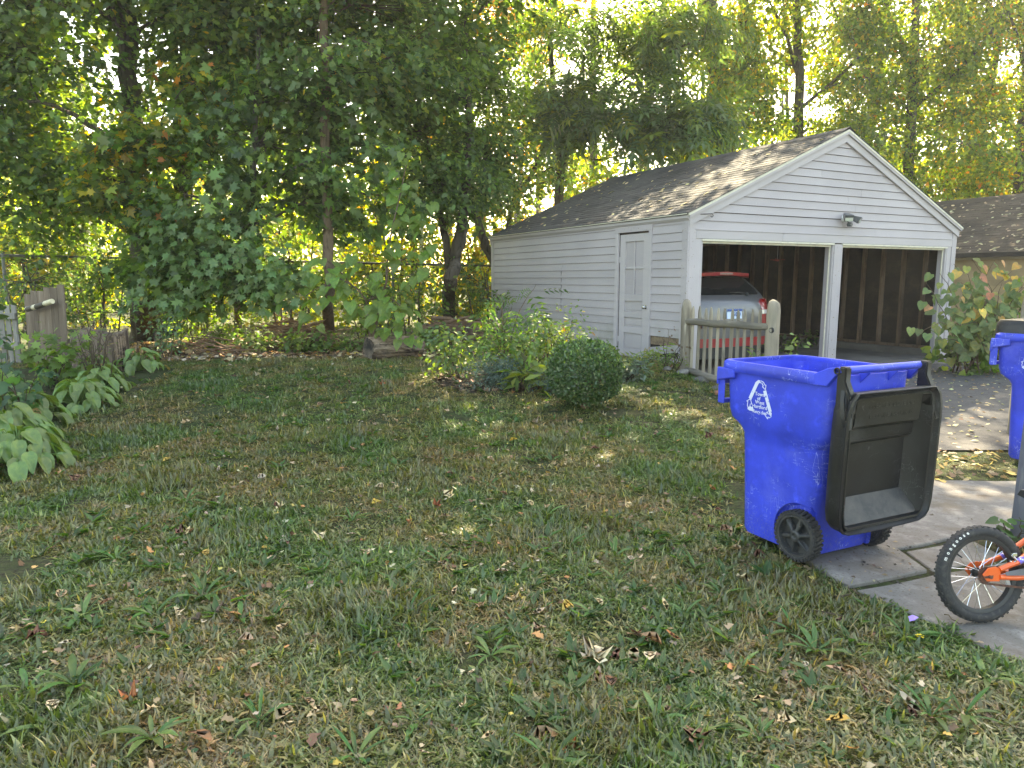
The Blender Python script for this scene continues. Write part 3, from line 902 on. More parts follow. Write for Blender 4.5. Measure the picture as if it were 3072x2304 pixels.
# ------------------------------------------------------------------ recycling bins
def plastic(name, base, scratch, rough=.42, scr=.5, dirt=True):
    N = NT(name)
    co = N.coord('object', (1, 1, 1))
    c = N.mix(N.ramp(N.noise(co, 2.6, 5), .36, .64), base, tuple(k * .60 for k in base))
    c = N.mix(N.ramp(N.noise(co, 1.7, 6, .7), .54, .70), c, tuple(min(1, k * .85 + .045) for k in base))
    c = N.mix(N.ramp(N.noise(co, 11, 5), .58, .75), c, tuple(min(1, k * 1.12 + .010) for k in base))
    # scratches: thin contour lines of stretched, twisted noise
    for st, sc_, lo in (((1, 1, 7), 5.0, .5), ((7, 5, 1.2), 3.2, .5)):
        cs = N.coord('object', st)
        nz_ = N.noise(cs, sc_, 2.5)
        sb = N.n('ShaderNodeMath', operation='SUBTRACT'); N.l(nz_, sb.inputs[0]); sb.inputs[1].default_value = lo
        ab = N.n('ShaderNodeMath', operation='ABSOLUTE'); N.l(sb.outputs[0], ab.inputs[0])
        ln = N.ramp(ab.outputs[0], .0060, .0020)
        pt = N.ramp(N.noise(co, 4.3, 3), .53, .60)
        mu = N.n('ShaderNodeMath', operation='MULTIPLY'); N.l(ln, mu.inputs[0]); N.l(pt, mu.inputs[1])
        m3 = N.n('ShaderNodeMath', operation='MULTIPLY'); N.l(mu.outputs[0], m3.inputs[0]); m3.inputs[1].default_value = scr
        c = N.mix(m3.outputs[0], c, scratch)
    # splashed dirt near the base
    sep = N.n('ShaderNodeSeparateXYZ'); tc = N.n('ShaderNodeTexCoord'); N.l(tc.outputs['Object'], sep.inputs[0])
    if dirt:
        low = N.ramp(sep.outputs['Z'], .26, .0)
        mm = N.n('ShaderNodeMath', operation='MULTIPLY'); N.l(low, mm.inputs[0]); N.l(N.ramp(N.noise(co, 90, 4), .52, .72), mm.inputs[1])
        m5 = N.n('ShaderNodeMath', operation='MULTIPLY'); N.l(mm.outputs[0], m5.inputs[0]); m5.inputs[1].default_value = .7
        c = N.mix(m5.outputs[0], c, (.24, .21, .20))
    p = N.n('ShaderNodeBsdfPrincipled'); p.inputs['Specular IOR Level'].default_value = .45
    rr = N.n('ShaderNodeMapRange'); rr.inputs['To Min'].default_value = rough - .10; rr.inputs['To Max'].default_value = rough + .18
    N.l(N.noise(co, 5, 5), rr.inputs['Value']); N.l(rr.outputs[0], p.inputs['Roughness'])
    N.l(c, p.inputs['Base Color'])
    b = N.n('ShaderNodeBump'); b.inputs['Strength'].default_value = .14; b.inputs['Distance'].default_value = .004
    N.l(N.noise(co, 120, 4), b.inputs['Height']); N.l(b.outputs[0], p.inputs['Normal'])
    N.l(p.outputs[0], N.out.inputs['Surface'])
    return N.m
M['bin_blue'] = plastic('blue_plastic', (.018, .060, .66), (.55, .62, .90))
M['bin_black'] = plastic('black_plastic', (.011, .0115, .013), (.20, .20, .21), rough=.40, scr=.25, dirt=False)
M['lid_lit'] = mk('lit_black_plastic', (.034, .033, .034), .6, var=[(5, (.090, .080, .070), .46, .68), (60, (.06, .055, .05), .5, .7)], coord='object')  # lighter than the lid: lit look of the foot slope put into colour
M['print_white'] = mk('white_print', (.62, .66, .80), .55, var=[(38, (.10, .16, .62), .615, .64)], coord='object')
M['tyre'] = mk('tyre_rubber', (.022, .022, .024), .75, var=[(40, (.055, .05, .045), .52, .72)], bump=[(80, .3, .004)], coord='object')
M['wheel_plastic'] = mk('wheel_plastic', (.026, .028, .031), .45, var=[(90, (.14, .12, .10), .64, .70, 2.0), (14, (.05, .048, .046), .5, .7)], coord='object')

def rrect(v0, v1, u0, u1, r, z, wb=None, n=5):
    """rounded rectangle ring in the plane z; v lateral, u forward; wb half width at the back end"""
    pts = []
    hb = v1 if wb is None else wb
    for (cx, cy, a0) in ((v1 - r, u1 - r, 0), (v0 + r, u1 - r, 90), (-(hb - r), u0 + r, 180), (hb - r, u0 + r, 270)):
        for k in range(n + 1):
            t = R(a0 + 90 * k / n); pts.append((cx + r * math.cos(t), cy + r * math.sin(t), z))
    return pts

def densify(ring, step=.05):
    return ring

def bin_body():
    mb = MB()
    S = [(.025, .248, .16, .668, .07, None), (.05, .254, .145, .684, .075, None), (.30, .262, .13, .692, .08, None), (.60, .272, .095, .702, .08, .262), (.660, .275, .085, .706, .08, .264),
         (.700, .284, .05, .730, .08, .292), (.745, .296, .03, .790, .075, .300), (.80, .303, .022, .804, .075, .304), (1.02, .312, .012, .816, .075, .312), (1.085, .315, .010, .820, .075, .315)]
    rings = [rrect(-w, w, u0, u1, r, z, wb) for z, w, u0, u1, r, wb in S]
    th = .012
    inner = [rrect(-(w - th), w - th, u0 + th, u1 - th, r - .01, z, (wb - th) if wb else None) for z, w, u0, u1, r, wb in reversed(S)]
    inner = inner[:-2] + [[(x, y, .045) for x, y, z in inner[-2]]]
    mb.rings(rings + inner, cap0=True, cap1=True)
    return mb
def make_bin(label, loc, rz, lid_open, text=True):
    b = thing('recycling_bin', label, 'recycling bin', loc, rz, 'blue recycling bins')
    body = link('body', bin_body().mesh('body', M['bin_blue'], smooth=True), parent=b)
    # wheel recesses cut out of the lower sides
    cut = MB()
    for s in (-1, 1):
        for k, (v0, v1) in enumerate((((.205, .40)),)):
            ring = lambda v: [(s * v, .215 + math.cos(t) * .205, .125 + math.sin(t) * .215) for t in np.linspace(0, 2 * math.pi, 40, endpoint=False)]
            ring2 = lambda v, f: [(s * v, .215 + math.cos(t) * .205 * f, .125 + math.sin(t) * .215 * f) for t in np.linspace(0, 2 * math.pi, 40, endpoint=False)]
            cut.rings([ring2(.218, .84), ring2(.235, .92), ring(.42)], cap0=True, cap1=True)
    # cutting on an open shell is done on a solid copy, so keep it simple: boolean on the closed body
    co_ = bpy.data.objects.new('cutter', cut.mesh('cutter', M['bin_blue'])); COL.objects.link(co_)
    co_.parent = b
    md = body.modifiers.new('cut', 'BOOLEAN'); md.operation = 'DIFFERENCE'; md.object = co_; md.solver = 'EXACT'
    dg = bpy.context.evaluated_depsgraph_get(); dg.update()
    me = bpy.data.meshes.new_from_object(body.evaluated_get(dg))
    body.modifiers.clear(); body.data = me
    me.materials.clear(); me.materials.append(M['bin_blue'])
    me.set_sharp_from_angle(angle=R(38))
    bpy.data.objects.remove(co_)
    for s in (-1, 1):
        wl = MB()
        rg = lambda v, f: [(s * v, .215 + math.cos(t) * .205 * f, max(.03, .125 + math.sin(t) * .215 * f)) for t in np.linspace(0, 2 * math.pi, 40, endpoint=False)]
        rgc = lambda v, f: [(x, max(y, .150), z) for x, y, z in rg(v, f)]
        wl.rings([rgc(.2175, .84), rgc(.235, .925), rgc(.2525, .985)], cap0=True)
        link('wheel_well', wl.mesh('wheel_well', M['bin_blue'], smooth=True), parent=b)
    # rim flange
    mb = MB()
    prof = [(-.002, 1.035), (.020, 1.030), (.026, 1.045), (.024, 1.085), (.012, 1.098), (-.014, 1.098), (-.016, 1.085)]
    rings = []
    for o, z in prof:
        rings.append(rrect(-(.314 + o), .314 + o, .034 - o * .4, .820 + o, .078 + max(o, 0) * .5, z))
    mb.rings(rings + [rings[0]])
    link('rim', mb.mesh('rim', M['bin_blue'], smooth=True), parent=b)
    # front skirt under the rim, sides and front
    mb = MB()
    for s in (-1, 1):
        mb.hexa([(s * .322, .70, .99), (s * .342, .70, 1.0), (s * .342, .845, .965), (s * .322, .845, .965), (s * .322, .70, 1.05), (s * .342, .70, 1.05), (s * .342, .845, 1.05), (s * .322, .845, 1.05)])
        mb.box((s * .318, .822, .92), (.012, .055, .20))
    mb.box((0, .843, .985), (.68, .012, .09)); mb.box((0, .84, .83), (.62, .02, .03))
    link('lift_pocket', mb.mesh('lift_pocket', M['bin_blue'], bevel=.005), parent=b)
    # hinge arms and bar
    for s in (-1, 1):
        mb = MB(); mb.extr([(s * .338, .12, 1.030), (s * .338, .12, 1.092), (s * .338, .02, 1.135), (s * .338, -.045, 1.145), (s * .338, -.060, 1.118), (s * .338, -.02, 1.095), (s * .338, .03, 1.035)], (-s * .028, 0, 0)); link('hinge_arm', mb.mesh('hinge_arm', M['bin_blue'], bevel=.004), parent=b)
    for v in (-.11, .11):
        mb = MB(); mb.extr([(v, .03, 1.02), (v, .03, 1.085), (v, -.03, 1.125), (v, -.045, 1.10)], (.012, 0, 0)); link('hinge_rib', mb.mesh('hinge_rib', M['bin_blue'], bevel=.003), parent=b)
    mb = MB(); mb.tube([(-.335, -.032, 1.124), (.335, -.032, 1.124)], .021, 14); link('handle_bar', mb.mesh('handle_bar', M['bin_blue'], smooth=True), parent=b)
    for s in (-1, 1):
        mb = MB(); mb.rings([[(s * x, -.032 + math.cos(t) * r, 1.124 + math.sin(t) * r) for t in np.linspace(0, 2 * math.pi, 14, endpoint=False)] for x, r in ((.336, .0), (.336, .019), (.343, .019), (.343, .012), (.338, .010), (.338, .004), (.345, .003))])
        link('bar_cap', mb.mesh('bar_cap', M['bin_black'], smooth=True), parent=b)
    # wheels on an axle
    mb = MB(); mb.tube([(-.30, .205, .145), (.30, .205, .145)], .011, 8); link('axle', mb.mesh('axle', M['black_iron']), parent=b)
    for s in (-1, 1):
        wh = bpy.data.objects.new('wheel', None); COL.objects.link(wh); wh.parent = b; wh.matrix_local = T(s * .278, .205, .145) @ RZ(R(0 if s > 0 else 180))
        mb = MB()
        A = np.linspace(0, 2 * math.pi, 48, endpoint=False)
        prof = [(-.028, .118), (-.034, .124), (-.034, .132), (-.026, .140), (.026, .140), (.034, .132), (.034, .124), (.028, .118)]
        mb.rings([[(x, math.cos(t) * r, math.sin(t) * r) for t in A] for x, r in prof])
        for k in range(34):
            t = 2 * math.pi * k / 34
            for (x, dt) in ((.019, 0), (-.019, .09), (.0, .05)):
                mb.box((x, math.cos(t + dt) * .140, math.sin(t + dt) * .140), (.024, .015, .014), M=RX(t + dt).to_3x3())
            for x in (.033, -.033):
                mb.box((x, math.cos(t + .05) * .1325, math.sin(t + .05) * .1325), (.006, .012, .011), M=RX(t + .05).to_3x3())
        link('tyre', mb.mesh('tyre', M['tyre']), parent=wh)
        mb = MB()
        mb.rings([[(x, math.cos(t) * r, math.sin(t) * r) for t in A] for x, r in ((.030, .121), (.031, .110), (.022, .107), (-.005, .105), (-.012, .04), (-.012, .0))])
        mb.rings([[(x, math.cos(t) * r, math.sin(t) * r) for t in A] for x, r in ((-.030, .121), (-.031, .110), (-.022, .107), (-.013, .10), (-.016, .0))])
        link('rim', mb.mesh('rim', M['wheel_plastic'], smooth=True), parent=wh)
        mb = MB()
        for k in range(6):
            t = 2 * math.pi * k / 6 + .3
            c, s_ = math.cos(t), math.sin(t); px, py = -s_, c
            w0, w1 = .013, .022
            P = lambda r, w, x: (x, c * r + px * w, s_ * r + py * w)
            mb.hexa([P(.028, -w0, .0), P(.028, w0, .0), P(.108, w1, -.004), P(.108, -w1, -.004), P(.028, -w0 * .6, .030), P(.028, w0 * .6, .030), P(.108, w1 * .25, .016), P(.108, -w1 * .25, .016)])
        mb.rings([[(x, math.cos(t) * r, math.sin(t) * r) for t in A[::3]] for x, r in ((-.005, .034), (.026, .034), (.034, .026), (.034, .015), (.028, .013), (.028, .0))])
        link('spokes', mb.mesh('spokes', M['wheel_plastic'], bevel=.002), parent=wh)
    # lid
    lid = bpy.data.objects.new('lid', None); COL.objects.link(lid); lid.parent = b
    W, LH = .330, .905
    # outline in (v, s): neck at the hinge, shoulders, rounded foot
    half = [(.215, .085), (.250, .080), (.252, -.020), (.300, -.022), (.300, .075), (.304, .115), (.326, .175), (.334, .24), (.336, .60), (.332, .78), (.322, .845), (.296, .885), (.25, .903), (.12, .909), (0, .910)]
    outline = [(-v, s) for v, s in half] + [(v, s) for v, s in reversed(half[:-1])]
    def insetring(d, w):
        n = len(outline); out = []
        for i in range(n):
            p = Vector(outline[i]); a = Vector(outline[i - 1]); c = Vector(outline[(i + 1) % n])
            e1 = (p - a).normalized(); e2 = (c - p).normalized()
            n1 = Vector((e1.y, -e1.x)); n2 = Vector((e2.y, -e2.x)); nn = (n1 + n2)
            nn = nn / max(nn.length_squared / 2, .6)
            out.append((p.x + nn.x * d, p.y + nn.y * d, w))
        return out
    test = insetring(.01, 0)
    sgn = 1 if abs(test[len(half) - 1][1]) < .910 else -1
    body_half = [(.0, .105), (.20, .105), (.268, .108), (.300, .150), (.318, .215), (.322, .30), (.322, .60), (.318, .775), (.306, .838), (.282, .872), (.24, .888), (.12, .893), (0, .894)]
    mb = MB()
    def bring(f, w, ins):
        pts = []
        for v, s in body_half: pts.append((-(max(v - ins, 0)), min(max(s, .105 + ins), .894 - ins), w))
        q = pts + [(-v, s, w) for v, s, w in reversed(pts[1:-1])]
        return q
    # lid local axes: x = v, y = s (down when hanging), z = w outwards (the underside faces out)
    rings = [bring(1, -.045, .075), bring(1, -.040, .035), bring(1, -.012, .016), bring(1, .020, .008), bring(1, .070, .0), bring(1, .082, -.010), bring(1, .090, -.012), bring(1, .092, .004), bring(1, .072, .014), bring(1, .066, .022), bring(1, .078, .030), bring(1, .076, .040), bring(1, .030, .052), bring(1, -.012, .080), bring(1, -.030, .098)]
    mb.rings(rings, cap0=True, cap1=True)
    tray = link('tray', mb.mesh('tray', M['bin_black'], smooth=True, bevel=0), parent=lid)
    # shoulders / hinge lugs
    for s in (-1, 1):
        mb = MB(); mb.extr([(s * .262, -.024, .030), (s * .262, -.024, -.018), (s * .262, .03, -.024), (s * .262, .22, -.02), (s * .262, .22, .078), (s * .262, .12, .066), (s * .262, .05, .030)], (s * .040, 0, 0))
        mb.extr([(s * .29, .05, .03), (s * .315, .15, .05), (s * .330, .235, .080), (s * .318, .30, .088), (s * .29, .30, .088), (s * .27, .12, .06)], (0, 0, -.035))
        link('hinge_lug', mb.mesh('hinge_lug', M['bin_black'], bevel=.006, smooth=True, segs=2), parent=lid)
    # raised plates inside: text plate, second step, sloping foot
    mb = MB(); mb.hexa([(-.235, .135, -.03), (.235, .135, -.03), (.235, .315, -.03), (-.235, .315, -.03), (-.235, .140, .050), (.235, .140, .050), (.235, .305, .040), (-.235, .305, .040)])
    mb.hexa([(-.240, .318, -.03), (.240, .318, -.03), (.240, .42, -.03), (-.240, .42, -.03), (-.238, .320, .012), (.238, .320, .012), (.238, .395, .004), (-.238, .395, .004)])
    link('inner_plate', mb.mesh('inner_plate', M['bin_black'], bevel=.007, smooth=True, segs=2), parent=lid)
    mb = MB(); mb.hexa([(-.225, .720, -.028), (.225, .720, -.028), (.272, .845, -.028), (-.272, .845, -.028), (-.225, .722, -.026), (.225, .722, -.026), (.272, .846, .058), (-.272, .846, .058)])
    link('foot_slope', mb.mesh('foot_slope', M['lid_lit'], bevel=.004), parent=lid)
    for txt, s in (('PLEASE CLOSE LID', .195), ('BEFORE MOVING', .250)):
        tm = text_mesh(txt, .040, M['bin_black'], extrude=.0022, offset=.0008)
        o = link('embossed_lettering', tm, parent=lid, M=Matrix(((1, 0, 0, 0), (0, -1, 0, s), (0, 0, -1, 0), (0, 0, 0, 1))) if False else T(0, s, .0475 - (s - .14) * .06) @ RX(R(180)) @ RX(R(-3.4)) @ Matrix.Identity(4))
        # lid y axis points down, so turn the text upright facing outwards
        o.matrix_local = Matrix(((1, 0, 0, .02), (0, -1, 0, s), (0, 0, 1, .0490 - (s - .14) * .06), (0, 0, 0, 1)))
    if lid_open:
        # hanging behind the bin: x = v, y -> down, z -> away from the bin (-u); a little off the vertical
        tl = R(-1.5)
        lid.matrix_local = Matrix(((1, 0, 0, 0), (0, -math.sin(tl), -math.cos(tl), -.052), (0, -math.cos(tl), math.sin(tl), 1.124), (0, 0, 0, 1))) @ Matrix.Diagonal((1.115, .98, 1, 1)) 
    else:
        tl = R(1.0)
        lid.matrix_local = Matrix(((1, 0, 0, 0), (0, math.cos(tl), 0, -.032), (0, 0, -1, 1.165), (0, 0, 0, 1)))
    # the printed emblem on both sides: a three-arrow triangle around the words
    if text:
        for s in (-1, 1):
            em = bpy.data.objects.new('emblem', None); COL.objects.link(em); em.parent = b
            z0, z1 = .76, 1.03
            tilt = math.atan2(.312 - .300, 1.02 - .745)
            # face: x runs along the reading direction, y up
            if s < 0: base = Matrix(((0, 0, -1, -.3087), (-1, 0, 0, .515), (0, 1, 0, .885), (0, 0, 0, 1)))
            else: base = Matrix(((0, 0, 1, .3087), (1, 0, 0, .515), (0, 1, 0, .885), (0, 0, 0, 1)))
            em.matrix_local = base @ RX(tilt)
            tri = MB()
            def bar(p, q, w, h=.0016):
                p, q = Vector(p), Vector(q); d = (q - p).normalized(); n = Vector((-d.y, d.x))
                tri.extr([(*(p + n * w), 0), (*(p - n * w), 0), (*(q - n * w), 0), (*(q + n * w), 0)], (0, 0, h))
            def line(pts, w=.0022):
                for a_, c_ in zip(pts[:-1], pts[1:]): bar(a_, c_, w)
            # left bar to the apex, right bar, foot of the left side, outlined arrow heads
            bar((-.074, -.004), (-.020, .098), .0115); tri.extr([(-.0305, .103, 0), (-.0105, .0925, 0), (-.004, .101, 0), (.008, .104, 0), (.010, .117, 0), (-.010, .119, 0)], (0, 0, .0016))
            line([(.010, .117), (.030, .111), (.043, .094), (.050, .097), (.046, .068), (.022, .084), (.030, .088), (.018, .104), (.008, .104)])
            bar((.040, .062), (.086, -.058), .0115); tri.extr([(.075, -.055, 0), (.097, -.062, 0), (.094, -.084, 0), (.082, -.078, 0)], (0, 0, .0016))
            line([(.094, -.084), (.082, -.094), (.068, -.092), (.068, -.104), (.042, -.080), (.066, -.060), (.067, -.072), (.082, -.072)])
            bar((-.077, -.064), (-.048, -.064), .0125); tri.extr([(-.077, -.052, 0), (-.090, -.058, 0), (-.092, -.070, 0), (-.077, -.0765, 0)], (0, 0, .0016))
            line([(-.086, -.066), (-.094, -.046), (-.090, -.024), (-.100, -.022), (-.070, -.004), (-.058, -.036), (-.068, -.032), (-.074, -.046), (-.066, -.056)])
            link('arrows', tri.mesh('arrows', M['print_white']), parent=em)
            for txt, y, sz in (('Town', .034, .031), ('of', .008, .029), ('West', -.016, .031), ('Hartford', -.042, .031), ('Recycles', -.074, .030)):
                tm = text_mesh(txt, sz, M['print_white'], extrude=.0007, offset=.0004, spacing=1.05)
                link('lettering', tm, parent=em, M=T(.004 if txt != 'of' else -.004, y, .0009))
            em.matrix_local = em.matrix_local @ T(0, 0, .0006)
    return b
bin1 = make_bin('blue recycling bin with its black lid hanging open, at the lawn edge', (1.945, 3.79, .035), .452, True)
bin1.scale = (1, 1, .98)
bin2 = make_bin('blue recycling bin with its black lid shut, beside the driveway', (4.86, 5.62, .05), .60, False)

# ------------------------------------------------------------------ car in the left bay
M['car_red'] = mk('car_red', (.30, .012, .018), .3, coat=.8, var=[(6, (.24, .011, .016), .4, .7)])
M['car_silver'] = mk('car_silver', (.115, .115, .125), .34, metal=.4, coat=.5)
M['car_glass'] = mk('car_glass', (.012, .013, .015), .06, spec=.8)
M['lens_red'] = mk('lens_red', (.22, .010, .012), .18, coat=.6)
M['lens_white'] = mk('lens_white', (.42, .42, .42), .15, coat=.6)
M['plate_white'] = mk('plate_white', (.50, .62, .80), .4)
M['plate_blue'] = mk('plate_blue', (.03, .08, .28), .4)
car = thing('parked_car', 'silver and red hatchback parked nose-in in the left garage bay', 'car', to_w(1.335, .40) + (.185,), GY)
# local: x across, y forward into the garage, z up. loft of half sections from the tail forwards
def car_section(y, pts):
    L = [(-x, y, z) for x, z in pts]; Rr = [(x, y, z) for x, z in reversed(pts[:-1])]
    return L + Rr
secs = [  # y, [(half x, z) from the floor up to the centre line]
 (.06, [(.55, .30), (.76, .36), (.80, .56), (.78, .74), (.78, .86), (.76, 1.00), (.70, 1.03), (.40, 1.04), (0, 1.045)]),
 (.16, [(.60, .26), (.82, .34), (.855, .56), (.855, .76), (.85, .90), (.82, 1.05), (.77, 1.10), (.42, 1.12), (0, 1.125)]),
 (.34, [(.62, .24), (.84, .32), (.865, .56), (.868, .78), (.865, .92), (.84, 1.05), (.74, 1.25), (.45, 1.31), (0, 1.32)]),
 (.55, [(.62, .22), (.85, .30), (.87, .56), (.875, .78), (.87, .94), (.845, 1.05), (.665, 1.40), (.45, 1.475), (0, 1.49)]),
 (1.2, [(.62, .20), (.85, .28), (.875, .56), (.88, .78), (.875, .95), (.85, 1.03), (.66, 1.43), (.45, 1.505), (0, 1.52)]),
 (2.0, [(.62, .20), (.85, .28), (.875, .56), (.88, .78), (.875, .94), (.85, 1.01), (.65, 1.42), (.45, 1.49), (0, 1.505)]),
 (2.7, [(.62, .20), (.85, .28), (.875, .56), (.88, .76), (.87, .92), (.84, .98), (.70, 1.20), (.45, 1.26), (0, 1.28)]),
 (3.15, [(.62, .20), (.85, .28), (.87, .55), (.875, .74), (.86, .88), (.80, .94), (.68, .97), (.45, .99), (0, 1.0)]),
 (3.75, [(.60, .22), (.80, .30), (.83, .52), (.82, .66), (.78, .76), (.70, .81), (.55, .85), (.35, .87), (0, .88)]),
 (4.05, [(.45, .28), (.62, .34), (.66, .50), (.64, .62), (.60, .68), (.50, .72), (.40, .74), (.25, .75), (0, .755)])]
mb = MB(); mb.rings([car_section(y, p) for y, p in secs], close=True, cap0=True, cap1=True)
cbody = link('body', mb.mesh('body', M['car_red'], smooth=True), parent=car)
cbody.modifiers.new('s', 'SUBSURF').render_levels = 2
# tailgate: silver panel below the glass
def rear_pt(x, z, out=.0):
    zs = [.30, .74, .90, 1.04, 1.10, 1.18, 1.30, 1.47]; ys = [.05, .045, .05, .085, .125, .19, .30, .50]
    y = float(np.interp(z, zs, ys)); y += .10 * (abs(x) / .8) ** 3
    return (x, y - out, z)
def rear_panel(name, mat, poly_rows, out, th=.02, parent=None, bev=.006):
    """poly_rows: (z, x0, x1) from bottom to top"""
    mb = MB(); n = 9
    for side in (out, out - th):
        pass
    outer = [[rear_pt(x0 + (x1 - x0) * k / n, z, out) for k in range(n + 1)] for z, x0, x1 in poly_rows]
    inner = [[rear_pt(x0 + (x1 - x0) * k / n, z, out - th) for k in range(n + 1)] for z, x0, x1 in poly_rows]
    w = n + 1; V = [p for r_ in outer for p in r_] + [p for r_ in inner for p in r_]; Fs = []; H = len(poly_rows); off = w * H
    for j in range(H - 1):
        for k in range(n):
            a = j * w + k; Fs.append((a, a + 1, a + w + 1, a + w)); Fs.append((off + a, off + a + w, off + a + w + 1, off + a + 1))
    for k in range(n):
        Fs.append((k, off + k, off + k + 1, k + 1)); a = (H - 1) * w + k; Fs.append((a, a + 1, off + a + 1, off + a))
    for j in range(H - 1):
        a = j * w; Fs.append((a, a + w, off + a + w, off + a)); a = j * w + n; Fs.append((a, off + a, off + a + w, a + w))
    mb.add(V, Fs)
    return link(name, mb.mesh(name, M[mat], smooth=True), parent=car if parent is None else parent)
rear_panel('tailgate', 'car_silver', [(.66, -.60, .60), (.80, -.62, .62), (.95, -.63, .63), (1.02, -.70, .70), (1.08, -.78, .78), (1.13, -.80, .80), (1.155, -.79, .79)], .035, .05)
rw = rear_panel('rear_window', 'car_glass', [(1.17, -.66, .66), (1.19, -.70, .70), (1.26, -.67, .67), (1.36, -.60, .60), (1.44, -.53, .53)], .040, .03)
rear_panel('window_surround', 'car_silver', [(1.150, -.80, .80), (1.19, -.785, .785), (1.30, -.71, .71), (1.46, -.60, .60)], .030, .03)
mb = MB(); mb.tube([(.36, .135, 1.175), (.24, .15, 1.20), (.02, .16, 1.205)], [.016, .012, .006], 7); mb.rings([[(.36 + math.cos(t) * r, .13 - y, 1.175 + math.sin(t) * r) for t in np.linspace(0, 6.283, 12, endpoint=False)] for y, r in ((0, .03), (.02, .028), (.03, .01))], cap1=True); link('wiper', mb.mesh('wiper', M['black_iron'], smooth=True), parent=car)
mb = MB()
mb.rings([[(-.62, .36, 1.43), (-.5, .255, 1.455), (0, .22, 1.475), (.5, .255, 1.455), (.62, .36, 1.43)], [(-.62, .36, 1.475), (-.5, .245, 1.505), (0, .21, 1.53), (.5, .245, 1.505), (.62, .36, 1.475)], [(-.62, .60, 1.50), (-.5, .60, 1.525), (0, .60, 1.55), (.5, .60, 1.525), (.62, .60, 1.50)], [(-.62, .60, 1.44), (-.5, .60, 1.46), (0, .60, 1.48), (.5, .60, 1.46), (.62, .60, 1.44)]], close=False)
mb.add([(-.62, .36, 1.43), (-.5, .255, 1.455), (0, .22, 1.475), (.5, .255, 1.455), (.62, .36, 1.43), (.62, .60, 1.44), (.5, .60, 1.46), (0, .60, 1.48), (-.5, .60, 1.46), (-.62, .60, 1.44)], [(0, 1, 8, 9), (1, 2, 7, 8), (2, 3, 6, 7), (3, 4, 5, 6)])
link('spoiler', mb.mesh('spoiler', M['car_red'], smooth=True), parent=car)
mb = MB(); mb.box((0, 0, 0), (.26, .012, .028)); bl = link('brake_light', mb.mesh('brake_light', M['lens_white']), parent=car, M=T(0, .212, 1.498))
mb = MB()
for k in range(13): mb.box((-.12 + k * .02, -.008, 0), (.006, .006, .026))
link('grid', mb.mesh('grid', M['lens_red']), parent=bl)
mb = MB(); mb.tube([(-.02, .9, 1.53), (-.02, .95, 1.545), (-.02, .92, 1.60)], [.035, .028, .01], 8); mb.tube([(-.02, .92, 1.595), (-.02, .90, 1.68)], [.02, .006], 8); link('antenna', mb.mesh('antenna', M['plate_white'] if False else M['white_plastic'], smooth=True), parent=car)
for s in (-1, 1):
    a, c = (s * .64, s * .835) if s > 0 else (s * .835, s * .64)
    tl_ = rear_panel('tail_light', 'lens_red', [(.93, a, c), (1.06, a, c), (1.10, a + (.03 if s > 0 else 0), c - (0 if s > 0 else -0) if s > 0 else c - .03)], .045, .06)
    rear_panel('reverse_light', 'lens_white', [(.86, a, c), (.925, a, c)], .048, .06)
rear_panel('bumper', 'car_silver', [(.50, -.80, .80), (.62, -.82, .82), (.655, -.80, .80)], .05, .07)
rear_panel('bumper_band', 'car_red', [(.36, -.74, .74), (.42, -.76, .76), (.495, -.77, .77)], .045, .06)
rear_panel('valance', 'black_iron', [(.18, -.66, .66), (.28, -.70, .70), (.355, -.72, .72)], .02, .06)
pl = rear_panel('licence_plate', 'plate_white', [(.80, -.155, .155), (.95, -.155, .155)], .045, .008)
mb = MB(); mb.box((0, 0, 0), (.31, .006, .036)); link('plate_band', mb.mesh('plate_band', M['plate_blue']), parent=pl, M=T(0, .001, .932))
for ch, x in (('6', -.02), ('0', .035), ('0', .10)):
    tm = text_mesh(ch, .085, M['plate_blue'], extrude=.002, offset=.002)
    link('digit', tm, parent=pl, M=T(x, -.0015, .865) @ RX(R(90)))
rear_panel('plate_recess', 'car_silver', [(.77, -.26, .26), (.98, -.26, .26), (1.0, -.24, .24)], .037, .01)
for s in (-1, 1):
    for y in (.78, 3.35):
        wh = bpy.data.objects.new('wheel', None); COL.objects.link(wh); wh.parent = car; wh.matrix_local = T(s * .80, y, .31)
        A = np.linspace(0, 2 * math.pi, 28, endpoint=False)
        mb = MB(); mb.rings([[(x, math.cos(t) * r, math.sin(t) * r) for t in A] for x, r in ((-.10, .20), (-.105, .27), (-.09, .31), (.09, .31), (.105, .27), (.10, .20))]); link('tyre', mb.mesh('tyre', M['tyre'], smooth=True), parent=wh)
        mb = MB(); mb.rings([[(s * x, math.cos(t) * r, math.sin(t) * r) for t in A] for x, r in ((.08, .20), (.06, .18), (.09, .05), (.095, .0))]); link('rim', mb.mesh('rim', M['car_silver'], smooth=True), parent=wh)
for s in (-1, 1):
    mb = MB(); mb.extr([(s * .872, .75, 1.04), (s * .874, 2.55, 1.0), (s * .72, 2.2, 1.33), (s * .70, .85, 1.38)], (s * .012, 0, .004)); link('side_window', mb.mesh('side_window', M['car_glass']), parent=car)

